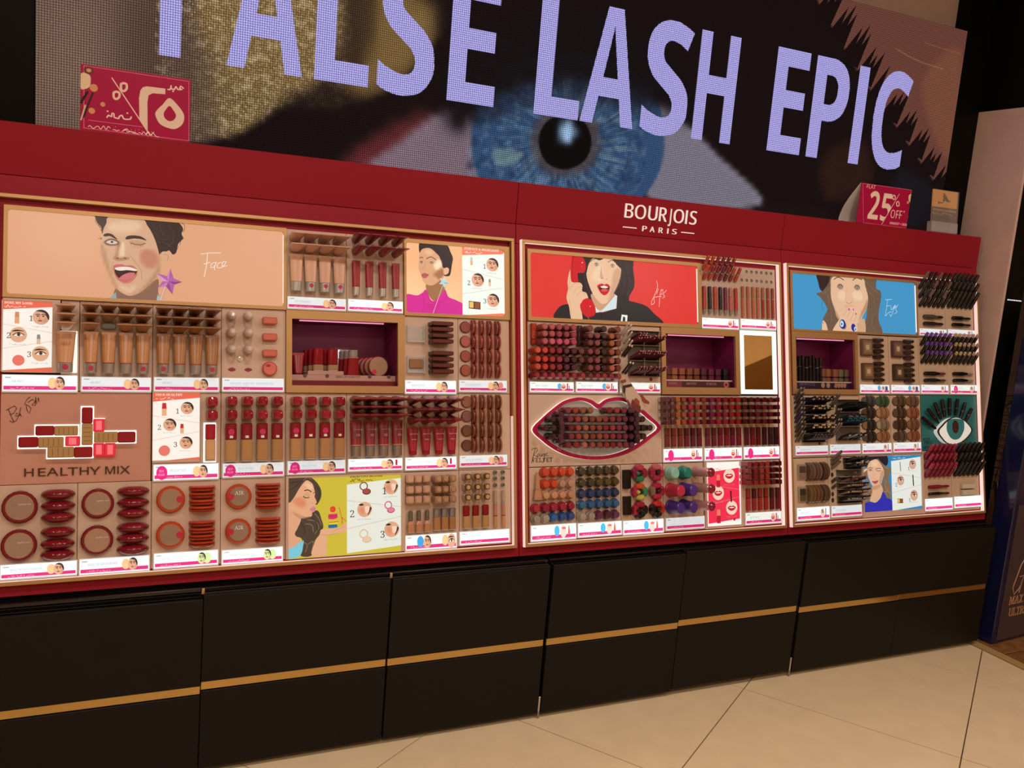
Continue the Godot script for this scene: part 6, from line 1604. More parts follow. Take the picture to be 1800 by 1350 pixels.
func rose_panel() -> void:
	var p := tray(-0.191, 0.287, 0.173, 0.531, "rose tan panel with raised product name and lit bottle cluster", 0xa46e5a)
	p.set_meta("label", "rose tan feature panel with dark raised product name")
	var o := p.transform.origin
	var inv := p.transform.affine_inverse()
	var dk := pm(0x4a3220, 0.3, 0.4)
	# raised dark lettering
	for l in [["H", -1340,3086,-1124,3079], ["E", -1021,3084,-845,3078], ["A", -818,3086,-547,3077], ["L", -497,3089,-325,3083], ["T", -325,3092,-77,3084], ["H", -37,3087,181,3080], ["Y", 201,3088,462,3079], ["M", 583,3084,827,3077], ["I", 884,3084,917,3083], ["X", 950,3090,1197,3083]]:
		letter(p, l[0], l[1] / 10000.0, l[3] / 10000.0, (3086 + 3090) / 20000.0, 0.0205, dk, "Droid Sans", 0.003, inv * bx(0, 0, 0.002))
	var scr := []
	for l in [[-0.1776,0.481,-0.1695,0.4866,-0.1583,0.493,-0.1537,0.4866,-0.16,0.4737,-0.1693,0.4695], [-0.1725,0.4836,-0.1655,0.4652,-0.1596,0.451], [-0.1691,0.4545,-0.1622,0.4494,-0.1541,0.4544,-0.1468,0.4715,-0.1543,0.4737,-0.1561,0.4651,-0.1448,0.4694], [-0.144,0.4887,-0.1468,0.4758,-0.1429,0.4651], [-0.1227,0.5167,-0.1302,0.5102,-0.1358,0.4973,-0.1262,0.493,-0.1204,0.4865,-0.1241,0.4736,-0.1298,0.4801,-0.1319,0.493], [-0.1282,0.5016,-0.1169,0.5103,-0.1111,0.5038,-0.1186,0.4952,-0.111,0.493,-0.1101,0.5146], [-0.1101,0.5168,-0.1083,0.4973,-0.1036,0.5147,-0.1023,0.5038]]:
		var pts := []
		for i in range(0, l.size(), 2): pts.append(inv * bp(l[i], l[i + 1], 0.0028))
		scr.append(pts)
	part("script", tubes(scr, 0.0009, 4), dk, p)
	# clear-backed glowing bottles laid like a cross
	for q in [[[-0.1091,0.4403,-0.0649,0.4147], [-0.0652,0.4399,-0.0089,0.4139], 1, "second row"], [[-0.1478,0.4116,-0.1019,0.3842], [-0.1023,0.4109,-0.0427,0.383], 1, "third row at left"], [[-0.0006,0.4887,0.0259,0.4453], [-0.0001,0.4455,0.0265,0.3879], 0, "standing at the top"], [[0.0877,0.4225,0.1322,0.3931], [0.0297,0.4231,0.088,0.3939], 2, "pointing right"], [[-0.0184,0.3834,0.0264,0.3552], [-0.0808,0.3846,-0.0181,0.3563], 2, "along the bottom"]]:
		var c: Array = q[0]
		var g: Array = q[1]
		var t := thing("foundation_bottle", "glowing red-capped bottle %s of the rose panel cluster" % q[3], "bottle", bx((c[0] + g[2]) / 2, (c[1] + g[3]) / 2, 0.002), "glowing bottle cluster on the rose panel")
		var ox: float = (c[0] + g[2]) / 2
		var oy: float = (c[1] + g[3]) / 2
		var cw: float = absf(c[2] - c[0])
		var ch: float = absf(c[3] - c[1])
		var gw: float = absf(g[2] - g[0])
		var gh: float = absf(g[3] - g[1])
		part("lit_backing", box(cw + gw + 0.006 if q[2] else gw + 0.006, gh + 0.007 if q[2] else gh + ch + 0.007, 0.004, 0.0008), glow(0xf4fbf4, 1.0, 0.8), t, at((minf(c[0], g[0]) + maxf(c[2], g[2])) / 2 - ox, (maxf(c[1], g[1]) + minf(c[3], g[3])) / 2 - oy, 0.002))
		part("glass", box(gw, gh, 0.016, 0.002), pm(0xa8804e, 0.1), t, at((g[0] + g[2]) / 2 - ox, (g[1] + g[3]) / 2 - oy, 0.012))
		part("cap", box(cw, ch, 0.017, 0.003), pm(0x8c1420, 0.1), t, at((c[0] + c[2]) / 2 - ox, (c[1] + c[3]) / 2 - oy, 0.0125))
		for i in 4:
			var f := (i + 1.0) / 5.0
			var bar := box(0.0012, gh * 0.7, 0.0004) if q[2] else box(gw * 0.7, 0.0012, 0.0004)
			part("print", bar, pm(0x8a4c34, 0.4), t, at(lerpf(g[0], g[2], f if q[2] else 0.5) - ox, lerpf(g[1], g[3], 0.5 if q[2] else f) - oy, 0.0202))
	for q in [[[0.0274,0.4577,0.0551,0.4228], "right of the standing bottle"], [[-0.0392,0.4117,-0.0042,0.3858], "in the middle of the cluster"], [[0.0284,0.3931,0.0554,0.3572], "below the right-pointing bottle, left one"], [[0.0558,0.3927,0.083,0.3566], "below the right-pointing bottle, right one"]]:
		var g: Array = q[0]
		var t := thing("red_block", "glowing red square block %s" % q[1], "block", bx((g[0] + g[2]) / 2, (g[1] + g[3]) / 2, 0.002), "glowing red blocks on the rose panel")
		part("core", box(g[2] - g[0], g[1] - g[3], 0.012, 0.002), glow(0xe2283c, 0.75, 0.5), t, at(0, 0, 0.006))
		part("lit_centre", box((g[2] - g[0]) * 0.5, (g[1] - g[3]) * 0.7, 0.001), glow(0xff6a70, 0.95, 0.5), t, at(0, 0, 0.0125))
		part("lit_edge", box(g[2] - g[0] + 0.003, 0.002, 0.010), glow(0xffe4e0, 1.0, 0.8), t, at(0, (g[1] - g[3]) / 2 + 0.001, 0.005))

func niche(q: Array, o: Array, depth: float, label: String) -> Node3D:   # q: outer edge of the gold frame, o: opening
	var t := thing("display_niche", label, "display niche", bx(o[0], o[1], 0.0), "lit niches with gold frames")
	var w: float = o[2] - o[0]
	var h: float = o[3] - o[1]
	var m := pm(0x5c0c30, 0.5)
	var r := PackedVector2Array([Vector2(w, 0), Vector2(w, h), Vector2(0, h), Vector2(0, 0)])
	var s := PackedVector2Array([Vector2(q[2] - o[0], q[1] - o[1]), Vector2(q[2] - o[0], q[3] - o[1]), Vector2(q[0] - o[0], q[3] - o[1]), Vector2(q[0] - o[0], q[1] - o[1])])
	part("frame", band(s, r, 0.011), gold(), t, at(0, 0, -0.001))
	part("back", box(w + 0.008, h + 0.008, 0.004), m, t, at(w / 2, h / 2, -depth))
	part("floor", box(w + 0.008, 0.004, depth), m, t, at(w / 2, -0.002, -depth / 2 - 0.002))
	part("roof", box(w + 0.008, 0.004, depth), m, t, at(w / 2, h + 0.002, -depth / 2 - 0.002))
	for x in [-0.002, w + 0.002]: part("side", box(0.004, h, depth), m, t, at(x, h / 2, -depth / 2 - 0.002))
	part("led_strip", box(w * 0.80, 0.003, 0.005, 0.0005), glow(0xff9ac8, 1.0, 0.8), t, at(w * 0.48, h - 0.0025, -0.012))
	area(w * 0.8, 0.005, 0.006, Color(1.0, 0.55, 0.78), t.transform * Transform3D(Basis(Vector3.RIGHT, PI / 2 + 0.5), Vector3(w * 0.5, h - 0.008, -0.014)))
	return t

func niche_face() -> void:
	niche([0.540, 0.532, 0.905, 0.776], [0.5568,0.5539,0.8834,0.7511], 0.13, "gold-framed magenta niche with red face products on a stepped stand")
	var po := thing("product_stand", "stepped beige stand inside the left magenta niche", "stand", bx(0.561, 0.0, 0.0))
	var v0: float = 0.5693
	var v1: float = 0.5872
	var v2: float = 0.599
	var w: float = 0.8855 - 0.561
	var bm := pm(0xb08070, 0.35)
	part("lower_step", box(w, v1 - v0, 0.09, 0.001), bm, po, at(w / 2, (v0 + v1) / 2, -0.065))
	part("upper_step", box(0.7196 - 0.6105, v2 - v1, 0.09, 0.001), bm, po, at((0.7196 + 0.6105) / 2 - 0.561, (v2 + v1) / 2, -0.065))
	part("red_base", box(w, v0 - 0.549, 0.10), pm(0x6a0e1c, 0.3), po, at(w / 2, (v0 + 0.549) / 2, -0.065))
	word("print", "MAKE UP YOUR CITY", 0.006, 0.0004, pm(0x3a2020, 0.4), po, at(0.6948 - 0.561, v0 + 0.008, -0.0197))
	for i in 4: part("print", piece(0.0006, 0.012, 0.012, 0.012, 0.012, 2.0, 0.0), pm(0x5a3430, 0.4), po, at([0.6013,0.6684,0.801,0.8624][i] - 0.561, v0 + 0.015, -0.0199))
	var vs := [0.6556,0.5946,0.5891]
	for i in 2: product("primer_tube", "red squeeze tube standing %s in the left niche" % ["in front at left", "behind the first at left"][i], "makeup tube", 0.5849 - i * 0.012, v1, FRONT, -0.038 - i * 0.032, tube_front(vs, 0.036, 0.026, 0x86141e, 0x7c101c), "products standing in the left niche")
	vs = [0.6698,0.6207,0.6005]
	for i in 6: product("foundation_bottle", "red-capped bottle on stand, %s row, %s, left niche" % [ORD[i / 2], ["left", "right"][i % 2]], "bottle", [0.6441,0.6889][i % 2] - (i / 2) * 0.008, v2, FRONT, -0.036 - (i / 2) * 0.029, bottle_front(vs, 0.032, 0x7e121c, 0x9c7450), "products standing in the left niche")
	vs = [0.6681,0.6429,0.5891]
	for i in 3: product("cream_tube", "red tube with grey cap standing %s in left niche" % ["in front", "second in line", "third in line"][i], "makeup tube", 0.7532 - i * 0.007, v1, FRONT, -0.036 - i * 0.028, [["tube_body", vs[1] - vs[2], 0.038, 0.006, 0.032, 0.024, 2.4, 0.0, pm(0x861420, 0.25)], ["gold_band", 0.003, 0.033, 0.025, 0.033, 0.025, 2.4, 0.0, pm(0xa8705c, 0.3)], ["cap", vs[0] - vs[1] - 0.003, 0.029, 0.023, 0.029, 0.023, 2.6, 0.001, pm(0x8a8074, 0.2, 0.3)]], "products standing in the left niche")
	for i in 4:
		var t := prod("powder_compact", "round compact standing on edge, %s from front, left niche" % ORD[i], "compact", "products standing in the left niche", END, 0.8337 - i * 0.008, v1 + 0.030, -0.044 - i * 0.021, [["case", 0.010, 0.066, 0.066, 0.066, 0.066, 2.0, 0.002, pm(0x7c1420, 0.15)], ["window", 0.002, 0.060, 0.060, 0.058, 0.058, 2.0, 0.0005, pm(0x9a7458, 0.2)]])
		if i == 0: part("sticker", piece(0.0006, 0.015, 0.015, 0.015, 0.015, 2.0, 0.0), pm(0xb81c3c, 0.4), t, at(-0.014, -0.017, 0.0122))
	product("chrome_bag", "crumpled shiny silver and red packet behind tubes in left niche", "packet", 0.7362, v1, FRONT, -0.10, [["bag", 0.085, 0.045, 0.012, 0.048, 0.005, 2.4, 0.0, pm(0xb0b0c0, 0.15, 0.7)], ["crimp", 0.006, 0.05, 0.004, 0.05, 0.003, 8.0, 0.0, pm(0x5a0e18, 0.3)]])

# ---------------------------------------------------------------- middle unit
const REDS := [0x8c4440, 0x96403c, 0x7c3036, 0x742832, 0x842c30]
func stick(hs: int, hb := 0xc0a894) -> Array:
	return [END, 0.003, [["holder", 0.012, 0.0235, 0.0235, 0.0235, 0.0235, 2.0, 0.001, pm(hs, 0.3)], ["cap", 0.040, 0.0225, 0.0225, 0.0215, 0.0215, 2.0, 0.0015, pm(hs, 0.18)], ["cap_end", 0.001, 0.017, 0.017, 0.016, 0.016, 2.0, 0.0, pm(jit(hs & 255, hs + 0x100808, 6), 0.3)]]]

func gloss(h: int) -> Array:
	return [END, 0.003, [["clear_body", 0.014, 0.0165, 0.0165, 0.0165, 0.0165, 6.0, 0.001, pm(0xb49a8a, 0.1)], ["cap", 0.038, 0.0175, 0.0175, 0.0175, 0.0175, 6.0, 0.0012, pm(h, 0.2)]]]

func pencil(h: int, l := 0.07, hc := 0x8c7468, r := 0.0078) -> Array:
	return [["barrel", l, r, r, r, r, 2.0, 0.0004, pm(h, 0.3)], ["end", 0.006, r * 0.95, r * 0.95, r * 0.7, r * 0.7, 2.0, 0.0003, pm(hc, 0.35)]]

func pocket(u0: float, v0: float, u1: float, v1: float, label: String) -> void:   # a clear-fronted pencil pocket
	var t := thing("pencil_pocket", label, "pocket", bx(u0, v0, 0.002), "clear pencil pockets")
	var w := u1 - u0
	var h := v1 - v0
	part("back", box(w, h, 0.001), pm(0x5c5044, 0.25), t, at(w / 2, h / 2, 0.0005))
	part("ledge", box(w, 0.002, 0.02, 0.0005), pm(0xa8988a, 0.15), t, at(w / 2, h, 0.010))
	part("floor", box(w, 0.002, 0.02, 0.0005), pm(0x2c2420, 0.3), t, at(w / 2, 0.001, 0.010))
	part("divider", box(0.002, h, 0.012, 0.0004), pm(0xa8988a, 0.15), t, at(w, h / 2, 0.006))

func bundle(called: String, desc: String, where: String, group: String, u0: float, u1: float, v: float, n: int, cols: Array, ends: Array, l := 0.06, rows := 2) -> void:
	for i in n:
		var r := i % rows
		var c := i / rows
		var m := int(ceil(float(n) / rows))
		prod(called, "%s, %s layer, %s from left, %s" % [desc, ["bottom", "second", "third", "top"][r], ORD[c % 20], where], "pencil", group, LOW, lerpf(u0, u1, (c + 0.5 + 0.3 * (r % 2)) / (m + 0.3)), v + 0.006 + r * 0.0078, 0.004, pencil(cols[(i * 5) % cols.size()], l + 0.002 * ((i * 7) % 5), ends[i % ends.size()]))

func unit_lips() -> void:
	poster("picture_panel", "red poster of open-mouthed woman in black jacket on red telephone", [1.3483,0.7905,2.0331,1.0068], [1.337, 0.778, 2.050, 1.019], art_phone(), 0.85, true, 0.02)
	poster("step_card", "red and white three-step lip card in the lower middle unit", [2.0578,0.0547,2.2145,0.2873], [2.0485, 0.046, 2.222, 0.290], art_step_red(), 0.95, false)
	var tr := CSGCombiner3D.new()
	tr.name = numbered("tray_panel")
	add_child(tr)
	tr.transform = bx(2.2285, 0.8985, -0.002)
	tagit(tr, "beige tray panel with two rows of empty round holes, top right of lip unit", "tray panel", "removable tray panels")
	var cb := CSGBox3D.new()
	cb.name = "panel"
	cb.size = Vector3(0.354, 0.240, 0.008)
	cb.material = pm(0xb4957f, 0.42)
	tr.add_child(cb)
	for r in 2:
		for i in [6, 7][r]:
			var h := CSGCylinder3D.new()
			h.name = "hole"
			h.radius = 0.0062
			h.height = 0.0066
			h.sides = 16
			h.operation = CSGShape3D.OPERATION_SUBTRACTION
			h.material = pm(0x80705e, 0.6)
			h.transform = Transform3D(Basis(Vector3.RIGHT, PI / 2), Vector3([2.2432,2.2675,2.2911,2.3156,2.3387,2.3636,2.387][i + 1 - r] - 2.2285, [1.0027,0.9692][r] - 0.8985, 0.004))
			tr.add_child(h, true)
	for q in [[1.337, 0.533, 1.692, 0.777, "behind the rows of lipstick ends"], [1.693, 0.533, 1.868, 0.777, "behind the lip pencil pockets"], [1.337, 0.290, 1.869, 0.532, "behind the lip-shaped lightbox"], [1.870, 0.290, 2.405, 0.532, "behind the rows of liquid lipsticks"], [1.337, 0.046, 1.513, 0.289, "behind coral and blue nail varnishes"], [1.514, 0.046, 1.692, 0.289, "behind dark nail varnishes"], [1.693, 0.046, 1.869, 0.289, "behind petal-shaped pots"], [1.870, 0.046, 2.0475, 0.289, "behind mint and purple cups"], [2.223, 0.046, 2.405, 0.289, "behind small lip lacquers at lower right"]]:
		tray(q[0], q[1], q[2], q[3], "beige tray panel " + q[4])
	for q in [[20, [2.0516,0.7817,2.219,0.8175], 1.05, "below the lip crayons"], [21, [2.2313,0.7866,2.4003,0.8204], 1.05, "below the upright lip glosses"], [22, [1.3417,0.5412,1.5062,0.5732], 1.0, "below lipstick rows, left one"], [23, [1.5178,0.5414,1.6817,0.5753], 1.0, "below lipstick rows, right one"], [24, [1.6952,0.5415,1.8606,0.5746], 0.85, "below the lip pencil pockets"], [25, [1.8718,0.2953,2.0388,0.3389], 1.1, "below liquid lipsticks, left one"], [26, [2.052,0.2948,2.2204,0.3382], 1.1, "below liquid lipsticks, middle one"], [27, [2.2328,0.2963,2.4008,0.3387], 1.1, "below liquid lipsticks, right one"], [28, [1.3399,0.0478,1.5085,0.0971], 1.1, "below coral and blue nail varnishes"], [29, [1.5178,0.0502,1.6888,0.095], 1.1, "below dark nail varnishes"], [30, [1.6973,0.048,1.8635,0.0933], 1.1, "below petal-shaped pots"], [31, [1.8767,0.0528,2.0435,0.0936], 0.7, "below mint and purple cups"], [32, [2.2334,0.0519,2.4033,0.0934], 0.8, "below the small lip lacquers"]]:
		strip(q[0], q[1][0], q[1][1], q[1][2], q[1][3], q[2], q[3])
	# lip crayons leaning out, and upright ones
	var cc := [0xb04428, 0xa83424, 0xb43a22, 0x8a2430, 0x7a2030, 0x6a2432, 0x8c2c28]
	for r in 2:
		for c in [6, 7][r]:
			prod("lip_crayon", "%s lip crayon leaning out, %s row, %s from left" % ["orange red" if c < 3 else "dark red", ["upper", "lower"][r], ORD[c]], "lip crayon", "lip crayons leaning out", LEAN, [2.0642,2.088,2.112,2.1362,2.1605,2.185,2.2096][c], [0.9985,0.9617][r], 0.004, [["barrel", 0.028, 0.0135, 0.0135, 0.0135, 0.0135, 2.0, 0.001, pm(cc[(c + r) % 7], 0.25)], ["ring", 0.003, 0.0138, 0.0138, 0.0138, 0.0138, 2.0, 0.0, pm(0xb08c84, 0.2, 0.5)], ["cap", 0.026, 0.0135, 0.0135, 0.012, 0.012, 2.0, 0.002, pm(cc[(c + r + 1) % 7], 0.2)]])
	var vs := [0.935,0.8503,0.8326]
	for c in 7: product("lip_crayon", "upright %s lip crayon with silver end, %s from left" % ["dark" if c in [1, 3] else "red", ORD[c]], "lip crayon", [2.0626,2.0878,2.1125,2.1367,2.1602,2.1846,2.2092][c], vs[2], FRONT, 0.008, [["silver_end", vs[1] - vs[2], 0.009, 0.009, 0.0135, 0.0135, 2.0, 0.001, pm(0xa8988c, 0.2, 0.6)], ["barrel", (vs[0] - vs[1]) * 0.6, 0.0138, 0.0138, 0.0138, 0.0138, 2.0, 0.0005, pm([0xa8322a, 0x2c1418, 0xb03a24, 0x2a1014, 0x761c3c, 0xb45850, 0xa83020][c], 0.25)], ["cap", (vs[0] - vs[1]) * 0.4, 0.0138, 0.0138, 0.013, 0.013, 2.0, 0.001, pm([0x9c2a24, 0x2c1418, 0xa83822, 0x2a1014, 0x6a1a38, 0xa8625c, 0xa03020][c], 0.2)]], "upright lip crayons")
	vs = [0.9449,0.9025,0.8286]
	for c in 7: product("lip_gloss", "upright lip gloss with copper cap, %s from left under the empty holes" % ORD[c], "lip gloss", [2.2428,2.2678,2.2921,2.3151,2.3397,2.3645,2.3879][c], vs[2], FRONT, 0.007, [["tube", vs[1] - vs[2] - 0.003, 0.0115, 0.0115, 0.0115, 0.0115, 2.0, 0.001, pm([0xb06048, 0xb4604a, 0xb45a44, 0xb06048, 0x9c342c, 0xa03c30, 0x9a382c][c], 0.1)], ["ring", 0.003, 0.0118, 0.0118, 0.0118, 0.0118, 2.0, 0.0, pm(0xb89880, 0.15, 0.6)], ["cap", vs[0] - vs[1], 0.0112, 0.0112, 0.0112, 0.0112, 2.0, 0.001, pm([0x9c5034, 0xa05030, 0xa05a38, 0xa05838, 0x9c5434, 0x8c3c2c, 0x8c3828][c], 0.15)]], "upright lip glosses")
	# lipstick ends
	var top3 := [0.7548,0.7312,0.7064]
	grid("lipstick", "dusky pink lipstick end", "lipstick", "upper left block", "lipstick ends", [1.3761,1.403,1.4302,1.4576,1.4852], top3, func(r, c): return stick(jit(r, [0x8c4440, 0x96403c, 0x7c3036, 0x742832, 0x842c30][c], 8) if r < 2 else [0x96404a, 0xa84a5a, 0xa83c54, 0xa43a54, 0x9c2c48][c]))
	grid("lipstick", "brown lipstick end", "lipstick", "upper right block", "lipstick ends", [1.5499,1.5768,1.6038,1.6341,1.66], top3, func(r, c): return stick(jit(r, [0x5e302c, 0x6c3434, 0x2c1a18, 0x8c4830, 0x5c2c20][c], 8)), [1, 3])
	var low := [0xa83a2a, 0xa42e20, 0x7c1c1e, 0x741e28, 0x4a1c2c, 0x34101a, 0x4c2420, 0x66302e, 0x6c3032, 0x2a1816, 0x8c4630, 0x542418]
	grid("lipstick", "lipstick end", "lipstick", "middle block above the bottom row", "lipstick ends", [1.3488,1.3758,1.4027,1.4298,1.4569,1.4853,1.5146,1.5485,1.5762,1.6023,1.6334,1.6584], [0.6763,0.6469,0.6217], func(r, c): return stick(jit(r * 3 + c, low[c], 8)), [206])
	var last := [0x8e2428, 0x8c2832, 0x942c3c, 0x90303e, 0x92303e, 0x8a2834, 0x96303a, 0x6c2c30, 0x842c30, 0x8a3034, 0x7c2c30, 0x8c3a34]
	grid("lipstick", "slanted red lipstick end", "lipstick", "bottom row above lit labels", "lipstick ends", [1.3481,1.377,1.4054,1.4325,1.4584,1.4874,1.521,1.5505,1.5788,1.6058,1.633,1.6635], [0.5937], func(r, c): return [END, 0.003, [["holder", 0.016, 0.0235, 0.0235, 0.0235, 0.0235, 2.0, 0.001, pm(0x5a1c20, 0.2)], ["bullet", 0.034, 0.022, 0.022, 0.016, 0.020, 2.0, 0.002, pm(last[c], 0.25)]]])
	prod("empty_hole", "one empty grey hole among the dark lipstick ends", "hole ring", "", END, 1.531, 0.6236, 0.002, [["ring", 0.002, 0.024, 0.024, 0.022, 0.022, 2.0, 0.0, pm(0x807468, 0.4)], ["plug", 0.0004, 0.020, 0.020, 0.020, 0.020, 2.0, 0.0, pm(0x5c5248, 0.6)]])  # plug is a flat darker disc painted as the shaded inside of the hole
	vs = [0.7665,0.7143,0.6978]
	product("liquid_lipstick", "orange red upright lip tube at far left of the lipstick rows", "lip gloss", 1.3545, vs[2], FRONT, 0.010, [["cap", vs[1] - vs[2], 0.0185, 0.016, 0.0185, 0.016, 6.0, 0.001, pm(0x8c2420, 0.2)], ["ring", 0.002, 0.017, 0.015, 0.017, 0.015, 6.0, 0.0, pm(0x3a1210, 0.3)], ["tube", vs[0] - vs[1], 0.0185, 0.016, 0.0185, 0.016, 6.0, 0.001, pm(0xa4341e, 0.15)]])
	vs = [0.7656,0.7147,0.697]
	product("liquid_lipstick", "dark upright lip tube between the two upper lipstick blocks", "lip gloss", 1.5303, vs[2], FRONT, 0.010, [["cap", vs[1] - vs[2], 0.0175, 0.016, 0.0175, 0.016, 6.0, 0.001, pm(0x2a100c, 0.2)], ["ring", 0.002, 0.016, 0.015, 0.016, 0.015, 6.0, 0.0, pm(0x120808, 0.3)], ["tube", vs[0] - vs[1], 0.0175, 0.016, 0.0175, 0.016, 6.0, 0.001, pm(0x34140e, 0.15)]])
	# pencil pockets
	var pu := [1.7299,1.7925,1.8566]
	var pv := [0.7582,0.7068,0.6522,0.5975]
	for r in 3:
		for c in 2:
			pocket(pu[c], pv[r + 1], pu[c + 1], pv[r], "clear lip pencil pocket, %s row, %s column" % [ORD[r], ["left", "right"][c]])
			bundle("lip_pencil", "dark red lip pencil lying in pocket", "%s row %s pocket" % [ORD[r], ["left", "right"][c]], "lip pencils in the clear pockets", pu[c] + 0.004, pu[c + 1] - 0.004, pv[r + 1], [14, 8, 10, 10, 8, 8][r * 2 + c], [0x5c1a20, 0x6c2028, 0x4a141c, 0x7a2a30], [0x6c2024, 0x8c3038, 0x4a1418, 0x94504c], 0.055, 3 if r == 0 and c == 0 else 2)
	for i in 10:
		var x: float = [1.7016,1.7126,1.7016,1.7141,1.7047,1.7157,1.7047,1.7141,1.7063,1.7173][i]
		var v: float = [0.7458,0.7405,0.7204,0.715,0.691,0.6856,0.6696,0.667,0.6349,0.6296][i] if i < 8 else [0.6096,0.607][i - 8]
		prod("lip_pencil", "%s slanted pencil left of the lip pencil pockets, %s from the top" % ["pale" if i < 6 else "dark", ORD[i]], "pencil", "slanted pencils beside the pockets", [Vector3(0.28, 0.72, 0.63).normalized(), Vector3(0, 0.66, -0.75).normalized()], x, v, 0.004, pencil(0xb09884 if i < 6 else 0x2a1a16, 0.045, 0xd0bca8))
	prod("red_stud", "small dark red round stud under the lip pencil pockets", "stud", "", END, 1.8257, 0.5877, 0.002, [["stud", 0.004, 0.012, 0.012, 0.010, 0.010, 2.0, 0.001, pm(0x7c1824, 0.3)]])
	# niche and mirror
	lip_niche()
	# liquid lipsticks
	var gc := [0x5c3034, 0x583036, 0x9c5428, 0x86402c, 0x8c2032, 0x7a3428, 0x74281c, 0x6c1a3c, 0x84142c, 0x741826, 0x7c141c, 0x7c1418, 0x42100e, 0x400c10, 0x4a0e12, 0x4c0c12, 0x440c12, 0x3c0a10]
	var gu := [1.8612,1.8821,1.9038,1.9297,1.96,1.9891,2.017,2.0536,2.0834,2.1135,2.1424,2.1729,2.2037,2.2333,2.263,2.2961,2.3263,2.3599]
	grid("liquid_lipstick", "square liquid lipstick end", "lip gloss", "beside the lip-shaped lightbox", "liquid lipstick ends", gu, [0.5159,0.4883,0.4614,0.435], func(r, c): return gloss(jit(r + c, gc[c], 10)))
	vs = [0.4135,0.389,0.3436]
	var fc := [0x6c2c2a, 0x7c2c28, 0x742c24, 0x682028, 0x5c2034, 0x621c28, 0x6c2430, 0x62242a, 0x70182a, 0x78141c, 0x64102c, 0x6c1420, 0x50101c, 0x6a1018, 0x580c14, 0x3c0c12, 0x301018, 0x2c0c10]
	for c in 18: product("liquid_lipstick", "upright %s liquid lipstick, %s from left under the square ends" % ["deep red" if c < 15 else "near-black", ORD[c]], "lip gloss", [1.8857,1.9137,1.9427,1.9705,1.9985,2.0267,2.0644,2.0931,2.122,2.1511,2.1783,2.2078,2.2443,2.2729,2.3001,2.3298,2.359,2.3861][c], vs[2], FRONT, 0.009, [["foot", 0.003, 0.0165, 0.014, 0.0165, 0.014, 6.0, 0.0005, pm(0x9a8478, 0.1)], ["tube", vs[1] - vs[2] - 0.005, 0.0165, 0.014, 0.0165, 0.014, 6.0, 0.001, pm(fc[c], 0.12)], ["ring", 0.002, 0.015, 0.013, 0.015, 0.013, 6.0, 0.0, pm(0x2a1412, 0.3)], ["cap", vs[0] - vs[1], 0.0162, 0.014, 0.0162, 0.014, 6.0, 0.001, pm(jit(c, fc[c], 10), 0.2)]], "upright liquid lipsticks")
	lip_sign()
	# nail varnish
	var c1 := [[0xb43c20, 0xb43c20, 0xb63a20, 0xb44028], [0xb43c20, 0xb43a1e, 0xa07460, 0xa87864], [0xb07c5c, 0xb07a5c, 0xb0785c, 0xa87458], [0x9c2434, 0x7c1a2c, 0x841a2c, 0x8a1c2c, 0x7c1828], [0x8a7868, 0x94806e, 0x2a5484, 0x26406e, 0x2a3c68]]
	for r in 5:
		for c in c1[r].size():
			varnish("%s row, %s from left, beside tower-shaped bottle" % [ORD[r], ORD[c]], ([1.3899,1.4214,1.4519,1.4847] if r < 3 else [1.3539,1.3886,1.42,1.4533,1.4853])[c], [0.2719,0.2334,0.1963,0.1558,0.1217][r] + (0.0 if r < 3 else (c - 2) * 0.0008), c1[r][c])
	var c2 := [[0x3c3224, 0x3a3022, 0x3a3024, 0x3c3022, 0x42341e], [0x3e3424, 0x3a3022, 0x443620, 0x4a3a1e, 0x42341c], [0x26304e, 0x242c50, 0x242c48, 0x262e50, 0x242a44], [0x2a5476, 0x264a70, 0x2a4c6c, 0x28486a, 0x2c5070], [0x94806c, 0x8c7866, 0x54243c, 0x3c1c28, 0x562840]]
	for r in 5:
		for c in 5: varnish("%s row, %s from left, dark varnish tray" % [ORD[r], ORD[c]], [1.529,1.5634,1.596,1.6293,1.6616][c], [0.2712,0.2325,0.1954,0.1582,0.1197][r], c2[r][c])
	var ef := thing("tower_bottle", "tall peach bottle shaped like a tapering lattice tower", "bottle", bx(1.3622, 0.183, 0.012))
	var th: float = 0.2736 - 0.183
	for s in [["foot", 0.0, 0.06, 0.033, 0.032], ["lower_tier", 0.06, 0.36, 0.030, 0.021], ["platform", 0.36, 0.39, 0.024, 0.024], ["upper_tier", 0.39, 1.0, 0.018, 0.008]]:
		part(s[0], piece((s[2] - s[1]) * th, s[3], s[3] * 0.6, s[4], s[4] * 0.6, 6.0, 0.0008), pm(0xb07856, 0.15), ef, Transform3D(Basis(Vector3.RIGHT, -PI / 2), Vector3(0, s[1] * th, 0)))
	for i in 2: prod("black_box", "%s black upright box beside petal-shaped pots" % ["upper", "lower"][i], "box", "", FRONT, [1.7123, 1.7119][i], [0.2056, 0.1145][i], 0.009, [["box", [0.2713 - 0.2056, 0.1796 - 0.1145][i], 0.028, 0.018, 0.028, 0.018, 8.0, 0.001, pm(0x120f0e, 0.2)]])
	# petal pots
	var pc := [[[0xa83444, 0x8a1c34, 0x2c6a48, 0x7a1838], [0xb05858, 0xa02c44, 0x9a2438, 0x8a2438]], [[0xb04824, 0x2c7850, 0xa8a04c, 0xa01c3c], [0x9c2034, 0x8c1c30, 0xa02438, 0x7a5444]], [[0x8a1c30, 0x1a1412, 0x201816, 0x9c1c30], [0xb02420, 0xa82828, 0x1c1614, 0x181210]]]
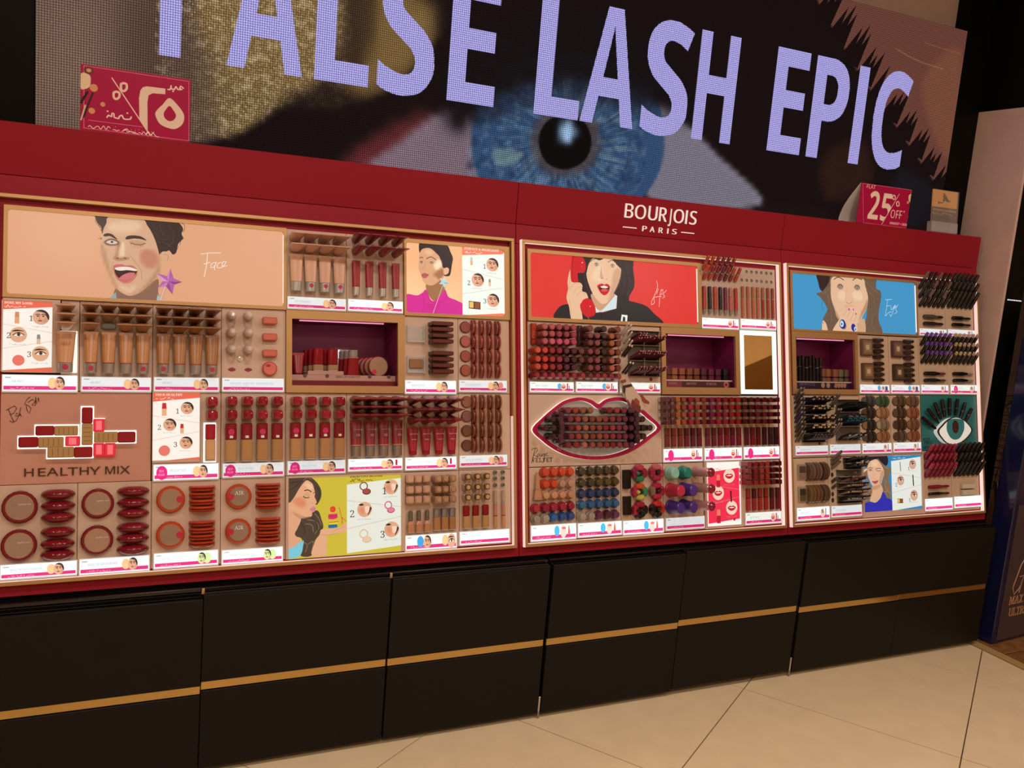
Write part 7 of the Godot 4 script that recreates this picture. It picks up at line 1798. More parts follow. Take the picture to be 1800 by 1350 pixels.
	for r in 3:
		for c in 2:
			var t := thing("petal_pot", "cluster pot of four coloured petals, %s row, %s column" % [ORD[r], ["left", "right"][c]], "pot", bx([1.7619,1.8339][c], [0.2582,0.1933,0.1296][r], 0.002), "petal-shaped pots")
			for i in 4:
				var a := PI / 2 - i * PI / 2
				part("petal", piece(0.024, 0.038, 0.026, 0.034, 0.022, 2.2, 0.005), pm(pc[r][c][i], 0.12), t, Transform3D(Basis(Vector3(0, 0, 1), a - PI / 2), Vector3(cos(a), sin(a), 0) * 0.0185))
			part("core", piece(0.030, 0.018, 0.018, 0.012, 0.012, 2.0, 0.002), pm(0x2a1614, 0.3), t)
			part("knob", piece(0.010, 0.014, 0.014, 0.012, 0.012, 2.0, 0.002), pm(pc[r][c][2 - c * 2], 0.15), t, at(-0.014 + c * 0.026, c * 0.012, 0.022))
	for r in 3:
		for c in 2:
			var h: int = [[0x86b09a, 0x1c7262], [0xb42c3e, 0x4c2c74], [0x442870, 0x46286c]][r][c]
			var l: float = [0.030, 0.062, 0.060][r]
			prod("round_cup", "%s round cup poking out, %s row, %s column" % [[["mint", "teal"], ["raspberry", "purple"], ["purple", "purple"]][r][c], ORD[r], ["left", "right"][c]], "cup", "coloured round cups", END, [1.8968,1.9519][c], [0.2538,0.1941,0.1341][r], 0.003, [["rim", 0.010, 0.044, 0.052, 0.043, 0.050, 2.0, 0.002, pm(jit(r, h, 6), 0.3)], ["cup", l, 0.042, 0.048, 0.036, 0.040, 2.0, 0.004, pm(h, 0.3)]])
		prod("pink_applicator", "clear pink tube with crimson knob poking out, %s from the top" % ORD[r], "applicator", "clear pink tubes", END, 2.0082, [0.2562,0.1991,0.1374][r], 0.003, [["tube", 0.090, 0.036, 0.038, 0.030, 0.032, 2.0, 0.004, pm(0xb87c74, 0.1)], ["knob", 0.016, 0.031, 0.034, 0.028, 0.030, 2.0, 0.006, pm(0x8a1c30, 0.15)]])
	# small lacquers at the lower right
	var lc := [0x7c2c2c, 0x7a1c20, 0x842824, 0x8a241e, 0x4a0c16, 0x440c14]
	grid("lip_lacquer", "red square lip lacquer end", "lip gloss", "right of red step card", "lip lacquer ends", [2.2178,2.2474,2.2757,2.3034,2.3314,2.3618], [0.2776,0.2537,0.2309,0.2087], func(r, c): return gloss(jit(r + c * 2, lc[c], 10)))
	vs = [0.1824,0.1486,0.1025]
	for c in 6: product("lip_lacquer", "upright red lip lacquer, %s from left beside red step card" % ORD[c], "lip gloss", [2.2461,2.2745,2.3025,2.3306,2.3597,2.3882][c], vs[2], FRONT, 0.008, [["tube", vs[1] - vs[2], 0.0155, 0.013, 0.0155, 0.013, 6.0, 0.001, pm([0x9c2c2a, 0x8c2422, 0x94241e, 0x942018, 0x58101a, 0x64141a][c], 0.12)], ["ring", 0.002, 0.014, 0.012, 0.014, 0.012, 6.0, 0.0, pm(0x2a1010, 0.3)], ["cap", vs[0] - vs[1], 0.0152, 0.013, 0.0152, 0.013, 6.0, 0.001, pm([0x8a2826, 0x4c1418, 0x84241e, 0x862018, 0x44101a, 0x50121a][c], 0.2)]], "upright lip lacquers")

func varnish(where: String, u: float, v: float, h: int) -> void:
	var n := "coral" if (h >> 16) > 0xa8 and (h & 255) < 0x30 else ("blue" if (h & 255) > (h >> 16) else ("nude" if (h >> 8 & 255) > 0x6c else ("red" if (h >> 16) > 0x78 else "dark")))
	prod("nail_varnish", "%s nail varnish end, %s" % [n, where], "nail varnish", "nail varnish ends", END, u, v, 0.003, [["bottle", 0.009, 0.0345, 0.0345, 0.0335, 0.0335, 2.0, 0.002, pm(h, 0.08)], ["shoulder", 0.003, 0.031, 0.031, 0.026, 0.026, 2.0, 0.0, pm(jit(3, h, 10), 0.1)], ["cap", 0.011, 0.0245, 0.0245, 0.0225, 0.0225, 2.0, 0.0015, pm(jit(5, h, 16), 0.15)], ["cap_end", 0.0012, 0.013, 0.013, 0.012, 0.012, 2.0, 0.0003, pm(jit(12, h, 26), 0.25)]])

func lip_niche() -> void:
	niche([1.869, 0.535, 2.222, 0.777], [1.8869,0.561,2.2017,0.7533], 0.13, "gold-framed magenta niche with rows of square lip colour bottles")
	var o := [1.8869,0.561,2.2017,0.7533]
	var sh := thing("product_stand", "pale shelf with dark printed front in the middle niche", "stand", bx(0, 0, 0))
	var v1: float = 0.5899
	var v0: float = 0.5607
	var x := [1.8965,1.973,2.063,2.1949]
	part("shelf", box(x[3] - x[0] + 0.012, 0.006, 0.10, 0.001), pm(0xb0988c, 0.3), sh, at((x[0] + x[3]) / 2 + 0.004, v1 - 0.003, -0.064))
	for i in 3:
		part("front_print", box(x[i + 1] - x[i], v1 - v0 - 0.007, 0.004), pm([0x7a3038, 0x481c22, 0x431a24][i], 0.35), sh, at((x[i] + x[i + 1]) / 2, (v0 + v1 - 0.006) / 2, -0.018))
		word("print", ["NUDES", "BROWNS", "PURPLES"][i], 0.0075, 0.0004, pm(0xb07c74, 0.4), sh, at(x[i] + 0.020, (v0 + v1) / 2 - 0.006, -0.0158), "Droid Serif")
	part("lip_badge", piece(0.001, 0.024, 0.024, 0.024, 0.024, 2.0, 0.0), pm(0xa8584c, 0.4), sh, at(2.1737, (v0 + v1) / 2 - 0.002, -0.0158))
	part("lip_badge", piece(0.001, 0.015, 0.011, 0.015, 0.011, 1.6, 0.0), pm(0x6a1c20, 0.4), sh, at(2.1737, (v0 + v1) / 2 - 0.002, -0.0151))
	var hc := [0x5c2c2a, 0x8c5234, 0x8c4638, 0x74402a, 0x6c3c2a, 0x4c2028, 0x54182c, 0x48182a, 0x141414]
	var vt: float = 0.6344 - 0.5922
	for r in 3:
		for c in 9:
			prod("lip_colour_bottle", "%s square lip colour bottle, %s row from front, %s from left, middle niche" % ["brown" if c < 5 else "plum" if c < 8 else "black", ORD[r], ORD[c]], "bottle", "bottles standing in the middle niche", FRONT, [1.9174,1.945,1.9784,2.012,2.0441,2.077,2.1102,2.1431,2.1789][c] - r * 0.006, v1, -0.030 - r * 0.030, [["bottle", vt * 0.36, 0.0245, 0.0245, 0.0245, 0.0245, 6.0, 0.001, pm(jit(c, hc[c], 8), 0.12)], ["ring", 0.003, 0.021, 0.021, 0.021, 0.021, 6.0, 0.0, pm(0x1a0c0c, 0.3)], ["cap", vt * 0.64 - 0.003, 0.0255, 0.0255, 0.0255, 0.0255, 6.0, 0.0015, pm(hc[c], 0.25)]])
	var m := [2.241,0.5552,2.3829,0.7612]
	var f := [2.226,0.5385,2.3978,0.7775]
	var t := thing("lit_mirror", "small upright mirror with wide glowing white border", "mirror", bx(m[0], m[1], 0.0))
	var w: float = m[2] - m[0]
	var h: float = m[3] - m[1]
	part("glowing_border", band(PackedVector2Array([Vector2(f[2] - m[0], f[1] - m[1]), Vector2(f[2] - m[0], f[3] - m[1]), Vector2(f[0] - m[0], f[3] - m[1]), Vector2(f[0] - m[0], f[1] - m[1])]), PackedVector2Array([Vector2(w, 0), Vector2(w, h), Vector2(0, h), Vector2(0, 0)]), 0.010), glow(0xd8fff4, 1.15, 0.8), t)
	var mm := StandardMaterial3D.new()
	mm.albedo_color = Color(0.86, 0.86, 0.84)
	mm.metallic = 1.0
	mm.roughness = 0.02
	part("mirror_glass", box(w, h, 0.004), mm, t, at(w / 2, h / 2, 0.004))
	area(w, 0.01, 0.004, Color(0.85, 1.0, 0.96), bx((m[0] + m[2]) / 2, f[3] - 0.006, 0.014))

func v2(a: Array) -> PackedVector2Array:
	var o := PackedVector2Array()
	for i in range(0, a.size(), 2): o.append(Vector2(a[i], a[i + 1]))
	return o

func lip_sign() -> void:
	var outer := v2([1.3454,0.4144,1.3841,0.4543,1.4275,0.4871,1.4654,0.5101,1.5066,0.521,1.5422,0.5212,1.5749,0.513,1.6003,0.5001,1.6264,0.5145,1.6541,0.5217,1.6942,0.5226,1.7284,0.5135,1.7657,0.4923,1.8128,0.4575,1.857,0.4155,1.8177,0.3825,1.7629,0.3488,1.7092,0.3261,1.6472,0.3132,1.5926,0.3093,1.5329,0.3134,1.4744,0.3263,1.4255,0.3477,1.383,0.3762])
	var inner := v2([1.3623,0.415,1.3983,0.4517,1.4331,0.4769,1.4711,0.4999,1.5123,0.5097,1.542,0.5098,1.5717,0.5,1.6007,0.4831,1.6261,0.5001,1.6508,0.5093,1.6909,0.5102,1.7188,0.5029,1.756,0.4817,1.7998,0.4495,1.8409,0.4162,1.7985,0.3854,1.7536,0.3596,1.7001,0.3382,1.6444,0.325,1.5928,0.3215,1.5361,0.3249,1.4804,0.3376,1.4343,0.3576,1.3945,0.3848])
	var o2 := Art.curve(outer, true, 4)
	var i2 := Art.curve(inner, true, 4)
	var org := Vector2(1.337, 0.29)
	for k in o2.size():
		o2[k] -= org
		i2[k] -= org
	if Geometry2D.is_polygon_clockwise(o2):
		o2.reverse()
		i2.reverse()
	var t := thing("lip_lightbox", "large lip-shaped lightbox with magenta rim around rows of lipsticks", "lightbox", bx(org.x, org.y, 0.002))
	part("backing", plate(i2, 0.002), glow(0xcfc4b4, 0.10, 0.75), t)
	part("lit_wall", band(o2, i2, 0.010), glow(0xfdf6e4, 0.8, 0.85), t)
	part("rim", band(o2, i2, 0.003), pm(0xae0f44, 0.3), t, at(0, 0, 0.010))
	part("maker_mark", box(0.016, 0.004, 0.0004), pm(0xc86080, 0.4), t, Transform3D(Basis(Vector3(0, 0, 1), -0.3), Vector3(1.4442 - org.x, 0.3468 - org.y, 0.0133)))
	var rows := [[235, [500, 595, 690, 790, 1040, 1140, 1235, 1325]], [290, [410, 1400]], [350, [310, 405, 530, 625, 720, 810, 900, 985, 1080, 1165, 1250, 1340, 1420, 1490]], [465, [220, 315, 420, 540, 630, 725, 815, 905, 990, 1080, 1165, 1250, 1330, 1420, 1500, 1590]], [408, [420, 1400]], [522, [420, 1400]], [578, [310, 405, 540, 632, 725, 815, 905, 990, 1080, 1165, 1250, 1330, 1420, 1500]], [632, [415, 1410]], [690, [500, 600, 705, 810, 905, 995, 1080, 1170, 1255, 1335]]]
	var near := [0x2e1a1a, 0x3a1a26, 0x642028, 0x7a2a22, 0x7c4632, 0x6c3224, 0x702420, 0x6a2020, 0x5c1c26, 0x401a2c, 0x2c1616, 0x261413]
	var k := 0
	for r in rows.size():
		for c in rows[r][1].size():
			var x: float = rows[r][1][c]
			var hue: int = near[clampi(int((x - 220) / 116.0), 0, 11)]
			prod("lipstick", "lipstick end in lip lightbox, %s line, %s from left" % [["top", "second", "third", "fifth", "fourth", "sixth", "seventh", "eighth", "bottom"][r], ORD[c]], "lipstick", "lipstick ends in the lip lightbox", END, q1u(x, rows[r][0]), q1v(x, rows[r][0]), 0.005, stick(jit(k, hue, 12))[2])
			k += 1
	# script on the panel
	var n := thing("panel_lettering", "dark script and capital lettering left below the lip lightbox", "lettering", bx(0, 0, 0.0024))
	var sc := []
	for l in [[1.3474,0.3465,1.3531,0.3514,1.3616,0.3525,1.3557,0.3363,1.3469,0.3038], [1.3559,0.3513,1.3673,0.3536,1.37,0.346,1.3557,0.3312,1.3697,0.3234], [1.3684,0.3309,1.3727,0.3346,1.3754,0.3283,1.3697,0.3246,1.3684,0.3309], [1.3784,0.3345,1.3777,0.3257,1.384,0.3268,1.3855,0.3343,1.3862,0.3255], [1.3955,0.3328,1.3897,0.3317,1.3902,0.3254,1.396,0.3278,1.3969,0.3341,1.3953,0.3202,1.3909,0.3102,1.3879,0.3027], [1.3997,0.329,1.4069,0.3351,1.4027,0.3365,1.3997,0.3277,1.4082,0.3262]]:
		var pts := []
		for i in range(0, l.size(), 2): pts.append(Vector3(l[i], l[i + 1], 0))
		sc.append(pts)
	part("script", tubes(sc, 0.0011, 4), pm(0x3c3024, 0.4), n)
	for i in 6: letter(n, "VELVET"[i], lerpf(1.3483, 1.4281, i / 6.0), lerpf(1.3483, 1.4281, (i + 0.75) / 6.0), 0.3065, 0.014, pm(0x3c3024, 0.4), "Droid Serif", 0.001)
	# fan of shade cards hanging over the rim
	var f := thing("shade_card_fan", "fan of beige lip shade cards hanging over the lightbox rim", "shade cards", bx(0, 0, 0))
	for c in [["card", [1.6751,0.5812,1.712,0.5872,1.7533,0.5324,1.7772,0.4772,1.7273,0.4718,1.6883,0.5321], 0.030, 0xb49078], ["card", [1.6865,0.5702,1.7138,0.5787,1.7603,0.5213,1.7746,0.4799,1.7105,0.4772], 0.034, 0xbc9c84], ["shade_swatch", [1.6864,0.563,1.7207,0.5688,1.7238,0.5612,1.6965,0.5554,1.6949,0.539,1.6872,0.54], 0.036, 0x2c1a16], ["shade_swatch", [1.679,0.5809,1.6971,0.585,1.6996,0.5785,1.6821,0.5739], 0.036, 0x8a2c24], ["lip_cutout", [1.7173,0.4942,1.723,0.5161,1.7369,0.4986,1.7551,0.4931,1.7561,0.4766,1.752,0.4667,1.7377,0.4711,1.7288,0.4821], 0.038, 0x6a2820], ["lip_cutout", [1.7281,0.5123,1.7393,0.5206,1.7522,0.5096,1.7525,0.4942,1.7369,0.4986], 0.036, 0x8c3826], ["lip_cutout", [1.7572,0.5306,1.7638,0.5345,1.7786,0.518,1.7962,0.5053,1.7921,0.4987,1.7737,0.5019,1.7607,0.5129], 0.034, 0x8a3422], ["lip_cutout", [1.6983,0.5106,1.7048,0.515,1.7149,0.4996,1.7172,0.4887,1.7107,0.4865], 0.036, 0x74302a]]:
		part(c[0], plate(v2(c[1]), 0.0012), pm(c[3], 0.45), f, at(0, 0, c[2]))
	part("ring", tubes([[Vector3(1.6925, 0.5759, 0.0), Vector3(1.6925, 0.5814, 0.024), Vector3(1.6945, 0.5759, 0.040)]], 0.0014, 6), pm(0xa89888, 0.2, 0.8), f)

func q1u(x: float, y: float) -> float: return 1.3751 + (x - 220.0) / (1590.0 - 220.0) * (1.7829 - 1.3751)
func q1v(x: float, y: float) -> float:
	var t := (x - 310.0) / (1490.0 - 310.0)
	var a := lerpf(0.4775, 0.4769, t)
	var b := lerpf(0.3639, 0.3575, t)
	return lerpf(a, b, (y - 235.0) / 455.0)

# ---------------------------------------------------------------- right unit
func mascara(l: float, d: float, h: int, hcap: int, tip := 0.4) -> Array:
	return [["body", l * (1.0 - tip), d, d, d, d, 2.0, 0.001, pm(h, 0.15)], ["ring", 0.002, d * 0.98, d * 0.98, d * 0.98, d * 0.98, 2.0, 0.0, pm(0x4a4440, 0.2, 0.6)], ["cap", l * tip - 0.002, d * 0.98, d * 0.98, d * 0.85, d * 0.85, 2.0, 0.002, pm(hcap, 0.15)]]

func lying(label: String, x0: float, x1: float, v: float, d0: float, h: int, h2: int, group := "mascaras shown lying on the trays") -> void:
	var l := x1 - x0
	var t := prod("mascara", label, "mascara", group, EDGE, x0, v, 0.010, [["base", 0.004, d0 * 0.8, d0 * 0.8, d0, d0, 2.0, 0.0, pm(h, 0.15)], ["body", l * 0.42, d0, d0, d0 * 1.15, d0 * 1.1, 2.0, 0.0, pm(h, 0.12)], ["shoulder", l * 0.2, d0 * 1.15, d0 * 1.1, d0 * 0.7, d0 * 0.7, 2.0, 0.0, pm(h, 0.12)], ["neck", l * 0.22, d0 * 0.7, d0 * 0.7, d0 * 0.75, d0 * 0.75, 2.0, 0.0, pm(h2, 0.15)], ["tip", l * 0.08, d0 * 0.75, d0 * 0.75, d0 * 0.4, d0 * 0.4, 2.0, 0.0, pm(h2, 0.2)]])

func block(called: String, desc: String, where: String, group: String, us: Array, vs: Array, maker: Callable, dir: Array) -> void:
	for r in vs.size():
		for c in us.size():
			prod(called, "%s, %s row, %s from left, %s" % [desc, ["upper", "middle", "lower"][r], ORD[c], where], "mascara", group, dir, us[c], vs[r], 0.004, maker.call(r, c))

func unit_eyes() -> void:
	poster("picture_panel", "blue poster of wide-eyed woman covering mouth with eye-shaped rings", [2.4879,0.7933,3.163,1.0112], [2.476, 0.785, 3.172, 1.022], art_rings(), 0.82, true, 0.02)
	poster("picture_panel", "small poster of winking woman in blue dress beside eyebrow steps", [2.8367,0.0671,3.1652,0.2929], [2.827, 0.046, 3.178, 0.290], art_lashes(), 0.85, false, 0.008)
	for q in [[3.173, 0.786, 3.345, 1.021, "behind upper left black mascaras"], [3.346, 0.786, 3.523, 1.021, "behind upper right black mascaras"], [2.823, 0.540, 3.000, 0.783, "behind first square eye palettes"], [3.001, 0.540, 3.174, 0.783, "behind second square eye palettes"], [3.175, 0.540, 3.347, 0.784, "behind purple-topped mascaras"], [3.348, 0.540, 3.523, 0.784, "behind gold-topped mascaras"], [2.476, 0.293, 2.653, 0.537, "behind first eye pencil pockets"], [2.654, 0.293, 2.828, 0.538, "behind second eye pencil pockets"], [2.829, 0.293, 3.001, 0.538, "behind green and brown eyeshadow discs"], [3.002, 0.293, 3.177, 0.538, "behind copper eyeshadow discs"], [2.476, 0.046, 2.652, 0.291, "behind brown brow palettes"], [2.653, 0.046, 2.826, 0.291, "behind brow pencil pockets"], [3.180, 0.046, 3.351, 0.306, "behind red mascaras below the eye sign"], [3.352, 0.046, 3.523, 0.306, "behind black mascaras below the eye sign"]]:
		tray(q[0], q[1], q[2], q[3], "beige tray panel " + q[4], 0xa6866c)
	for q in [[33, [3.1817,0.7942,3.3421,0.8201], 0.8, "below upper left mascaras"], [34, [3.3549,0.7975,3.5201,0.8229], 0.8, "below upper right mascaras"], [35, [2.8321,0.5471,2.9928,0.5794], 0.85, "below first square eye palettes"], [36, [3.0061,0.5477,3.1683,0.5802], 0.85, "below second square eye palettes"], [37, [3.1808,0.5478,3.3419,0.5821], 0.85, "below purple-topped mascaras"], [38, [3.3589,0.5474,3.5234,0.5839], 0.85, "below gold-topped mascaras"], [39, [2.4849,0.3045,2.6483,0.3381], 0.7, "below first eye pencil pockets"], [40, [2.6612,0.3046,2.8216,0.3406], 0.7, "below second eye pencil pockets"], [41, [2.8352,0.3033,2.9946,0.3415], 0.8, "below green and brown eyeshadows"], [42, [3.0089,0.3047,3.167,0.342], 0.8, "below copper eyeshadows"], [43, [2.4834,0.0535,2.6478,0.1], 1.05, "below brown brow palettes"], [44, [2.6604,0.0577,2.8202,0.0987], 0.75, "below brow pencil pockets"], [45, [3.1814,0.0569,3.3445,0.1038], 1.2, "below red mascaras"], [46, [3.359,0.0604,3.5248,0.1059], 1.2, "below the clear empty boxes"]]:
		strip(q[0], q[1][0], q[1][1], q[1][2], q[1][3], q[2], q[3])
	# mascaras leaning out
	block("mascara", "black mascara leaning out", "top left mascara tray", "mascaras leaning out of the trays", [3.1895,3.2161,3.2428,3.2713,3.2983,3.3261], [0.9906,0.9534,0.9158], func(r, c): return mascara(0.082, 0.0145, 0x14100f, 0x1c1614 if (r + c) % 3 else 0x6a5048, 0.45), LEAN)
	block("mascara", "stout black mascara leaning out", "top right mascara tray", "mascaras leaning out of the trays", [3.3637,3.3913,3.4185,3.4454,3.4724,3.4995], [0.9967,0.9579,0.9192], func(r, c): return mascara(0.080, 0.0165, 0x161110, 0x2a2422, 0.4), LEAN)
	block("mascara", "purple-topped black mascara leaning out", "second mascara tray", "mascaras leaning out of the trays", [3.1896,3.2161,3.2427,3.2711,3.2997,3.328], [0.7512,0.7127,0.675], func(r, c): return mascara(0.062, 0.0145, 0x15100f, 0x5c3484, 0.3), LEAN)
	block("mascara", "gold-topped black mascara leaning out", "second mascara tray", "mascaras leaning out of the trays", [3.3651,3.3915,3.4181,3.446,3.4741,3.5011], [0.7548,0.7152,0.6768], func(r, c): return mascara(0.060, 0.0145, 0x16110f, [0xa88c50, 0xac9466, 0xae8a70, 0xb09078, 0xa8846c, 0xa87c70][c], 0.3), LEAN)
	var red := 0x7c142c
	block("mascara", "crimson mascara leaning out", "below the eye sign", "mascaras leaning out of the trays", [3.1911,3.2174,3.245,3.2732,3.3012,3.3298], [0.2741,0.2362,0.1979], func(r, c): return mascara(0.072, 0.019, jit(c + r, red, 8), jit(c, 0x861830, 8), 0.45), LEAN)
	block("mascara", "glossy black mascara leaning out", "below the eye sign", "mascaras leaning out of the trays", [3.3681,3.3949,3.4214,3.4503,3.4787,3.5051], [0.2766,0.2356,0.1969], func(r, c): return mascara(0.074, 0.0175, 0x100d0d, 0x1c1817, 0.45), LEAN)
	for i in 2:
		lying("black mascara tube lying %s in top left mascara tray" % ["above", "below"][i], 3.2062, 3.3258, [0.8729,0.8429][i], 0.0165, [0x4a4038, 0x2a1614][i], 0x1c1412)
		lying("stout black mascara lying %s in top right mascara tray" % ["above", "below"][i], 3.3809, 3.4995, [0.8739,0.8449][i], 0.016, 0x14100f, 0x1a1614)
		lying("black mascara lying %s under the purple-topped ones" % ["above", "below"][i], 3.1996, 3.3306, [0.6311,0.6021][i], 0.0165, 0x140f0e, [0x6c2428, 0x4a3838][i])
		lying("black mascara lying %s under the gold-topped ones" % ["above", "below"][i], 3.3749, 3.5049, [0.6327,0.6035][i], 0.0155, 0x120e0d, 0x8a7a68)
		lying("%s mascara lying in the tray under the eye sign" % ["crimson", "black"][i], 3.2038, 3.3298, [0.1544,0.1247][i], 0.014, [0x7c142c, 0x120e0e][i], [0x6c1226, 0x3a2420][i])
		var t := thing("clear_box", "%s empty clear box right of the lying crimson and black mascaras" % ["upper", "lower"][i], "box", bx(3.4413, [0.1497,0.1232][i], 0.002), "empty clear boxes")
		part("tray", box(0.080, 0.022, 0.014, 0.002), pm(0xb49c82, 0.1), t, at(0, 0, 0.007))
		part("front", box(0.076, 0.018, 0.001), pm(0xc4b294, 0.06), t, at(0, 0, 0.0148))
	# palettes
	for i in 4:
		var t := thing("eye_palette", "square %s eyeshadow palette facing out, %s %s" % [["bronze", "plum", "copper", "dark brown"][i], ["upper", "lower"][i / 2], ["left", "right"][i % 2]], "palette", bx([2.8713,3.0442,2.874,3.0478][i], [0.7314,0.7293,0.6334,0.6329][i], 0.002), "square eye palettes")
		part("case", box(0.062, 0.069, 0.012, 0.002), pm([0x5a4030, 0x4c302c, 0x523a2a, 0x33261e][i], 0.15), t, at(0, 0, 0.006))
		part("window", box(0.050, 0.056, 0.001, 0.0004), pm([0x7a5a42, 0x6c4a40, 0x6e5038, 0x4a3828][i], 0.2), t, at(0, 0, 0.0125))
		part("shade_pan", box(0.034, 0.038, 0.001, 0.0004), pm([0x8a6a4e, 0x7c5646, 0x8a6848, 0x5c4632][i], 0.3), t, at(0, 0, 0.0134))
		part("shade_pan", box(0.018, 0.020, 0.001, 0.0004), pm(0xb89878, 0.35), t, at(-0.002, 0, 0.0143))
	for q in [[2.9341, 0, "beside first palettes"], [3.1079, 1, "beside second palettes"]]:
		for i in 8:
			prod("eye_palette", "dark palette on edge, %s from the top, %s" % [ORD[i], q[2]], "palette", "eye palettes on edge", FLATH, q[0], [0.7626,0.7396,0.7171,0.6951,0.6659,0.643,0.6215,0.5991][i], 0.002, [["case_base", 0.0075, 0.050, 0.028, 0.054, 0.032, -2.0, 0.002, pm(jit(i + q[1] * 3, 0x3c2a24, 10), 0.12)], ["seam", 0.001, 0.050, 0.030, 0.050, 0.030, -2.0, 0.0, pm(0x140e0c, 0.4)], ["lid", 0.0075, 0.054, 0.032, 0.048, 0.026, -2.0, 0.002, pm(jit(i * 2 + q[1], 0x4a3028, 10), 0.1)]], -0.008)
	# eyeshadow discs and half-sunk cases
	var er := [0.5128,0.4651,0.4165,0.3684]
	var dc := [[0x5a4638, 0x3c5038, 0x6a4a30, 0x6a4a30], [0x4c3c2c, 0xa07452, 0x54402c, 0x8c5c3c], [0x80603a, 0x9c8468, 0x46301e, 0x7c5634], [0x54402e, 0x946040, 0x4c3420, 0x8a5838]]
	var hc := [[0x46403e, 0x3c5034, 0x54402c, 0x6c4c3a], [0x3a2e24, 0x9a6a48, 0x4c3426, 0x8c4c34], [0x382c22, 0x8c7058, 0x46301f, 0x7a4c34], [0x3c2c22, 0x94603c, 0x604836, 0x8c4c34]]
	for r in 4:
		for c in 4:
			prod("eyeshadow_disc", "round eyeshadow disc, %s row, %s from left, above lit labels" % [ORD[r], ORD[c]], "eyeshadow", "round eyeshadow discs", END, [2.8553,2.9327,3.0285,3.1077][c], er[r], 0.003, [["case", 0.003, 0.036, 0.036, 0.036, 0.036, 2.0, 0.001, pm(0x4a382c, 0.4)], ["pan", 0.002, 0.033, 0.033, 0.033, 0.033, 2.0, 0.0006, pm(dc[r][c], 0.5)]])
			for k in 2:
				var m := halves(0.048, 0.022, 0.014, jit(r + k, hc[r][c], 8), jit(r + k + 4, hc[r][c] + 0x100c0a, 8))
				prod("eyeshadow_case", "half-sunk eyeshadow case, %s row, %s from left" % [ORD[r], ORD[c * 2 + k]], "eyeshadow", "half-sunk eyeshadow cases", m[0], [2.8705,2.8943,2.946,2.9696,3.0447,3.0682,3.119,3.1422][c * 2 + k], er[r], m[1], m[2], m[3])
	eye_sign()
	eye_niche()
	# pencil pockets
	var p := [[[2.5237,0.5273,2.6403,0.4979], 20, [0x161214, 0x1a1618, 0x2a2024, 0x14181a], [0x9c7c6a, 0x1a1614, 0x241c1c, 0xa88c78]], [[2.5227,0.4945,2.6403,0.462], 20, [0x141614, 0x1a1a18, 0x161412], [0xa4845c, 0xb09a7c, 0x1c1a18]], [[2.5215,0.4595,2.6404,0.4261], 20, [0x1a1414, 0x141212], [0xc09a70, 0xb88c64, 0x2a1c1c]], [[2.5203,0.4237,2.6412,0.3893], 20, [0x181212, 0x241a18], [0xc8a474, 0xb48c60, 0x3a2a26]], [[2.5204,0.3859,2.6325,0.352], 24, [0x241a1c, 0x32282a, 0x1c1618], [0x4a3c3a, 0x584a44, 0x3a302e]], [[2.6997,0.5191,2.8173,0.4706], 24, [0x121412, 0x151817, 0x1c1418], [0x101210, 0x181c1a]], [[2.6984,0.4684,2.8171,0.4146], 33, [0x12282c, 0x14262a, 0x1c1a2c, 0x18383c], [0x1c4a50, 0x245a60, 0x6a5a58, 0x3c2438]], [[2.6972,0.4123,2.8176,0.3567], 8, [0x2a2222, 0x8a7868, 0x1c1816], [0x9c8c7c, 0x2c2422]]]
	for i in p.size():
		var a: Array = p[i][0]
		pocket(a[0], a[3], a[2], a[1], "dark eye pencil pocket, %s" % (("%s from the top, first pencil tray" % ORD[i]) if i < 5 else ("%s from the top, second pencil tray" % ORD[i - 5])))
		bundle("eye_pencil", "eye pencil lying in pocket", "%s pocket of %s pencil tray" % [ORD[i] if i < 5 else ORD[i - 5], "first" if i < 5 else "second"], "eye pencils in the pockets", a[0] + 0.003, a[2] - 0.002, a[3], p[i][1], p[i][2], p[i][3], 0.055, 4 if i == 6 else (3 if i in [4, 5] else 2))
	var ld := [Vector3(0.12, 0.78, 0.61).normalized(), Vector3(0, 0.61, -0.79).normalized()]
	for r in 10:
		for c in 2: prod("eye_pencil", "slanted eye pencil at left edge, %s row, %s" % [ORD[r], ["outer", "inner"][c]], "pencil", "slanted eye pencils", ld, [2.4878,2.5019][c], [0.5227,0.5046,0.4831,0.4674,0.4459,0.4302,0.4107,0.3931,0.3755,0.3556][r], 0.004, pencil([0x4c403c, 0x3c302e, 0x2c2424, 0x54463e, 0x342a3c, 0x382848, 0x584a44, 0x3a3430, 0x4a3c30, 0x5a4a38][r], 0.048, [0x8c7c70, 0x6c5c54][c], 0.0085))
	for r in 4:
		for c in 2: prod("eye_pencil", "slanted pencil between the pencil trays, %s row, %s" % [ORD[r], ["outer", "inner"][c]], "pencil", "slanted eye pencils", ld, [2.6704,2.6837][c], [0.4945,0.4329,0.3929,0.3769][r], 0.004, pencil([0x5c4c44, 0x342a28, 0x2c2020, 0x6a5850][r], 0.058, 0x8c7c70, 0.0085))
	prod("red_stud", "small dark red round stud under first eye pencil pockets", "stud", "", END, 2.6102, 0.3461, 0.002, [["stud", 0.004, 0.011, 0.011, 0.009, 0.009, 2.0, 0.001, pm(0x6a1820, 0.3)]])
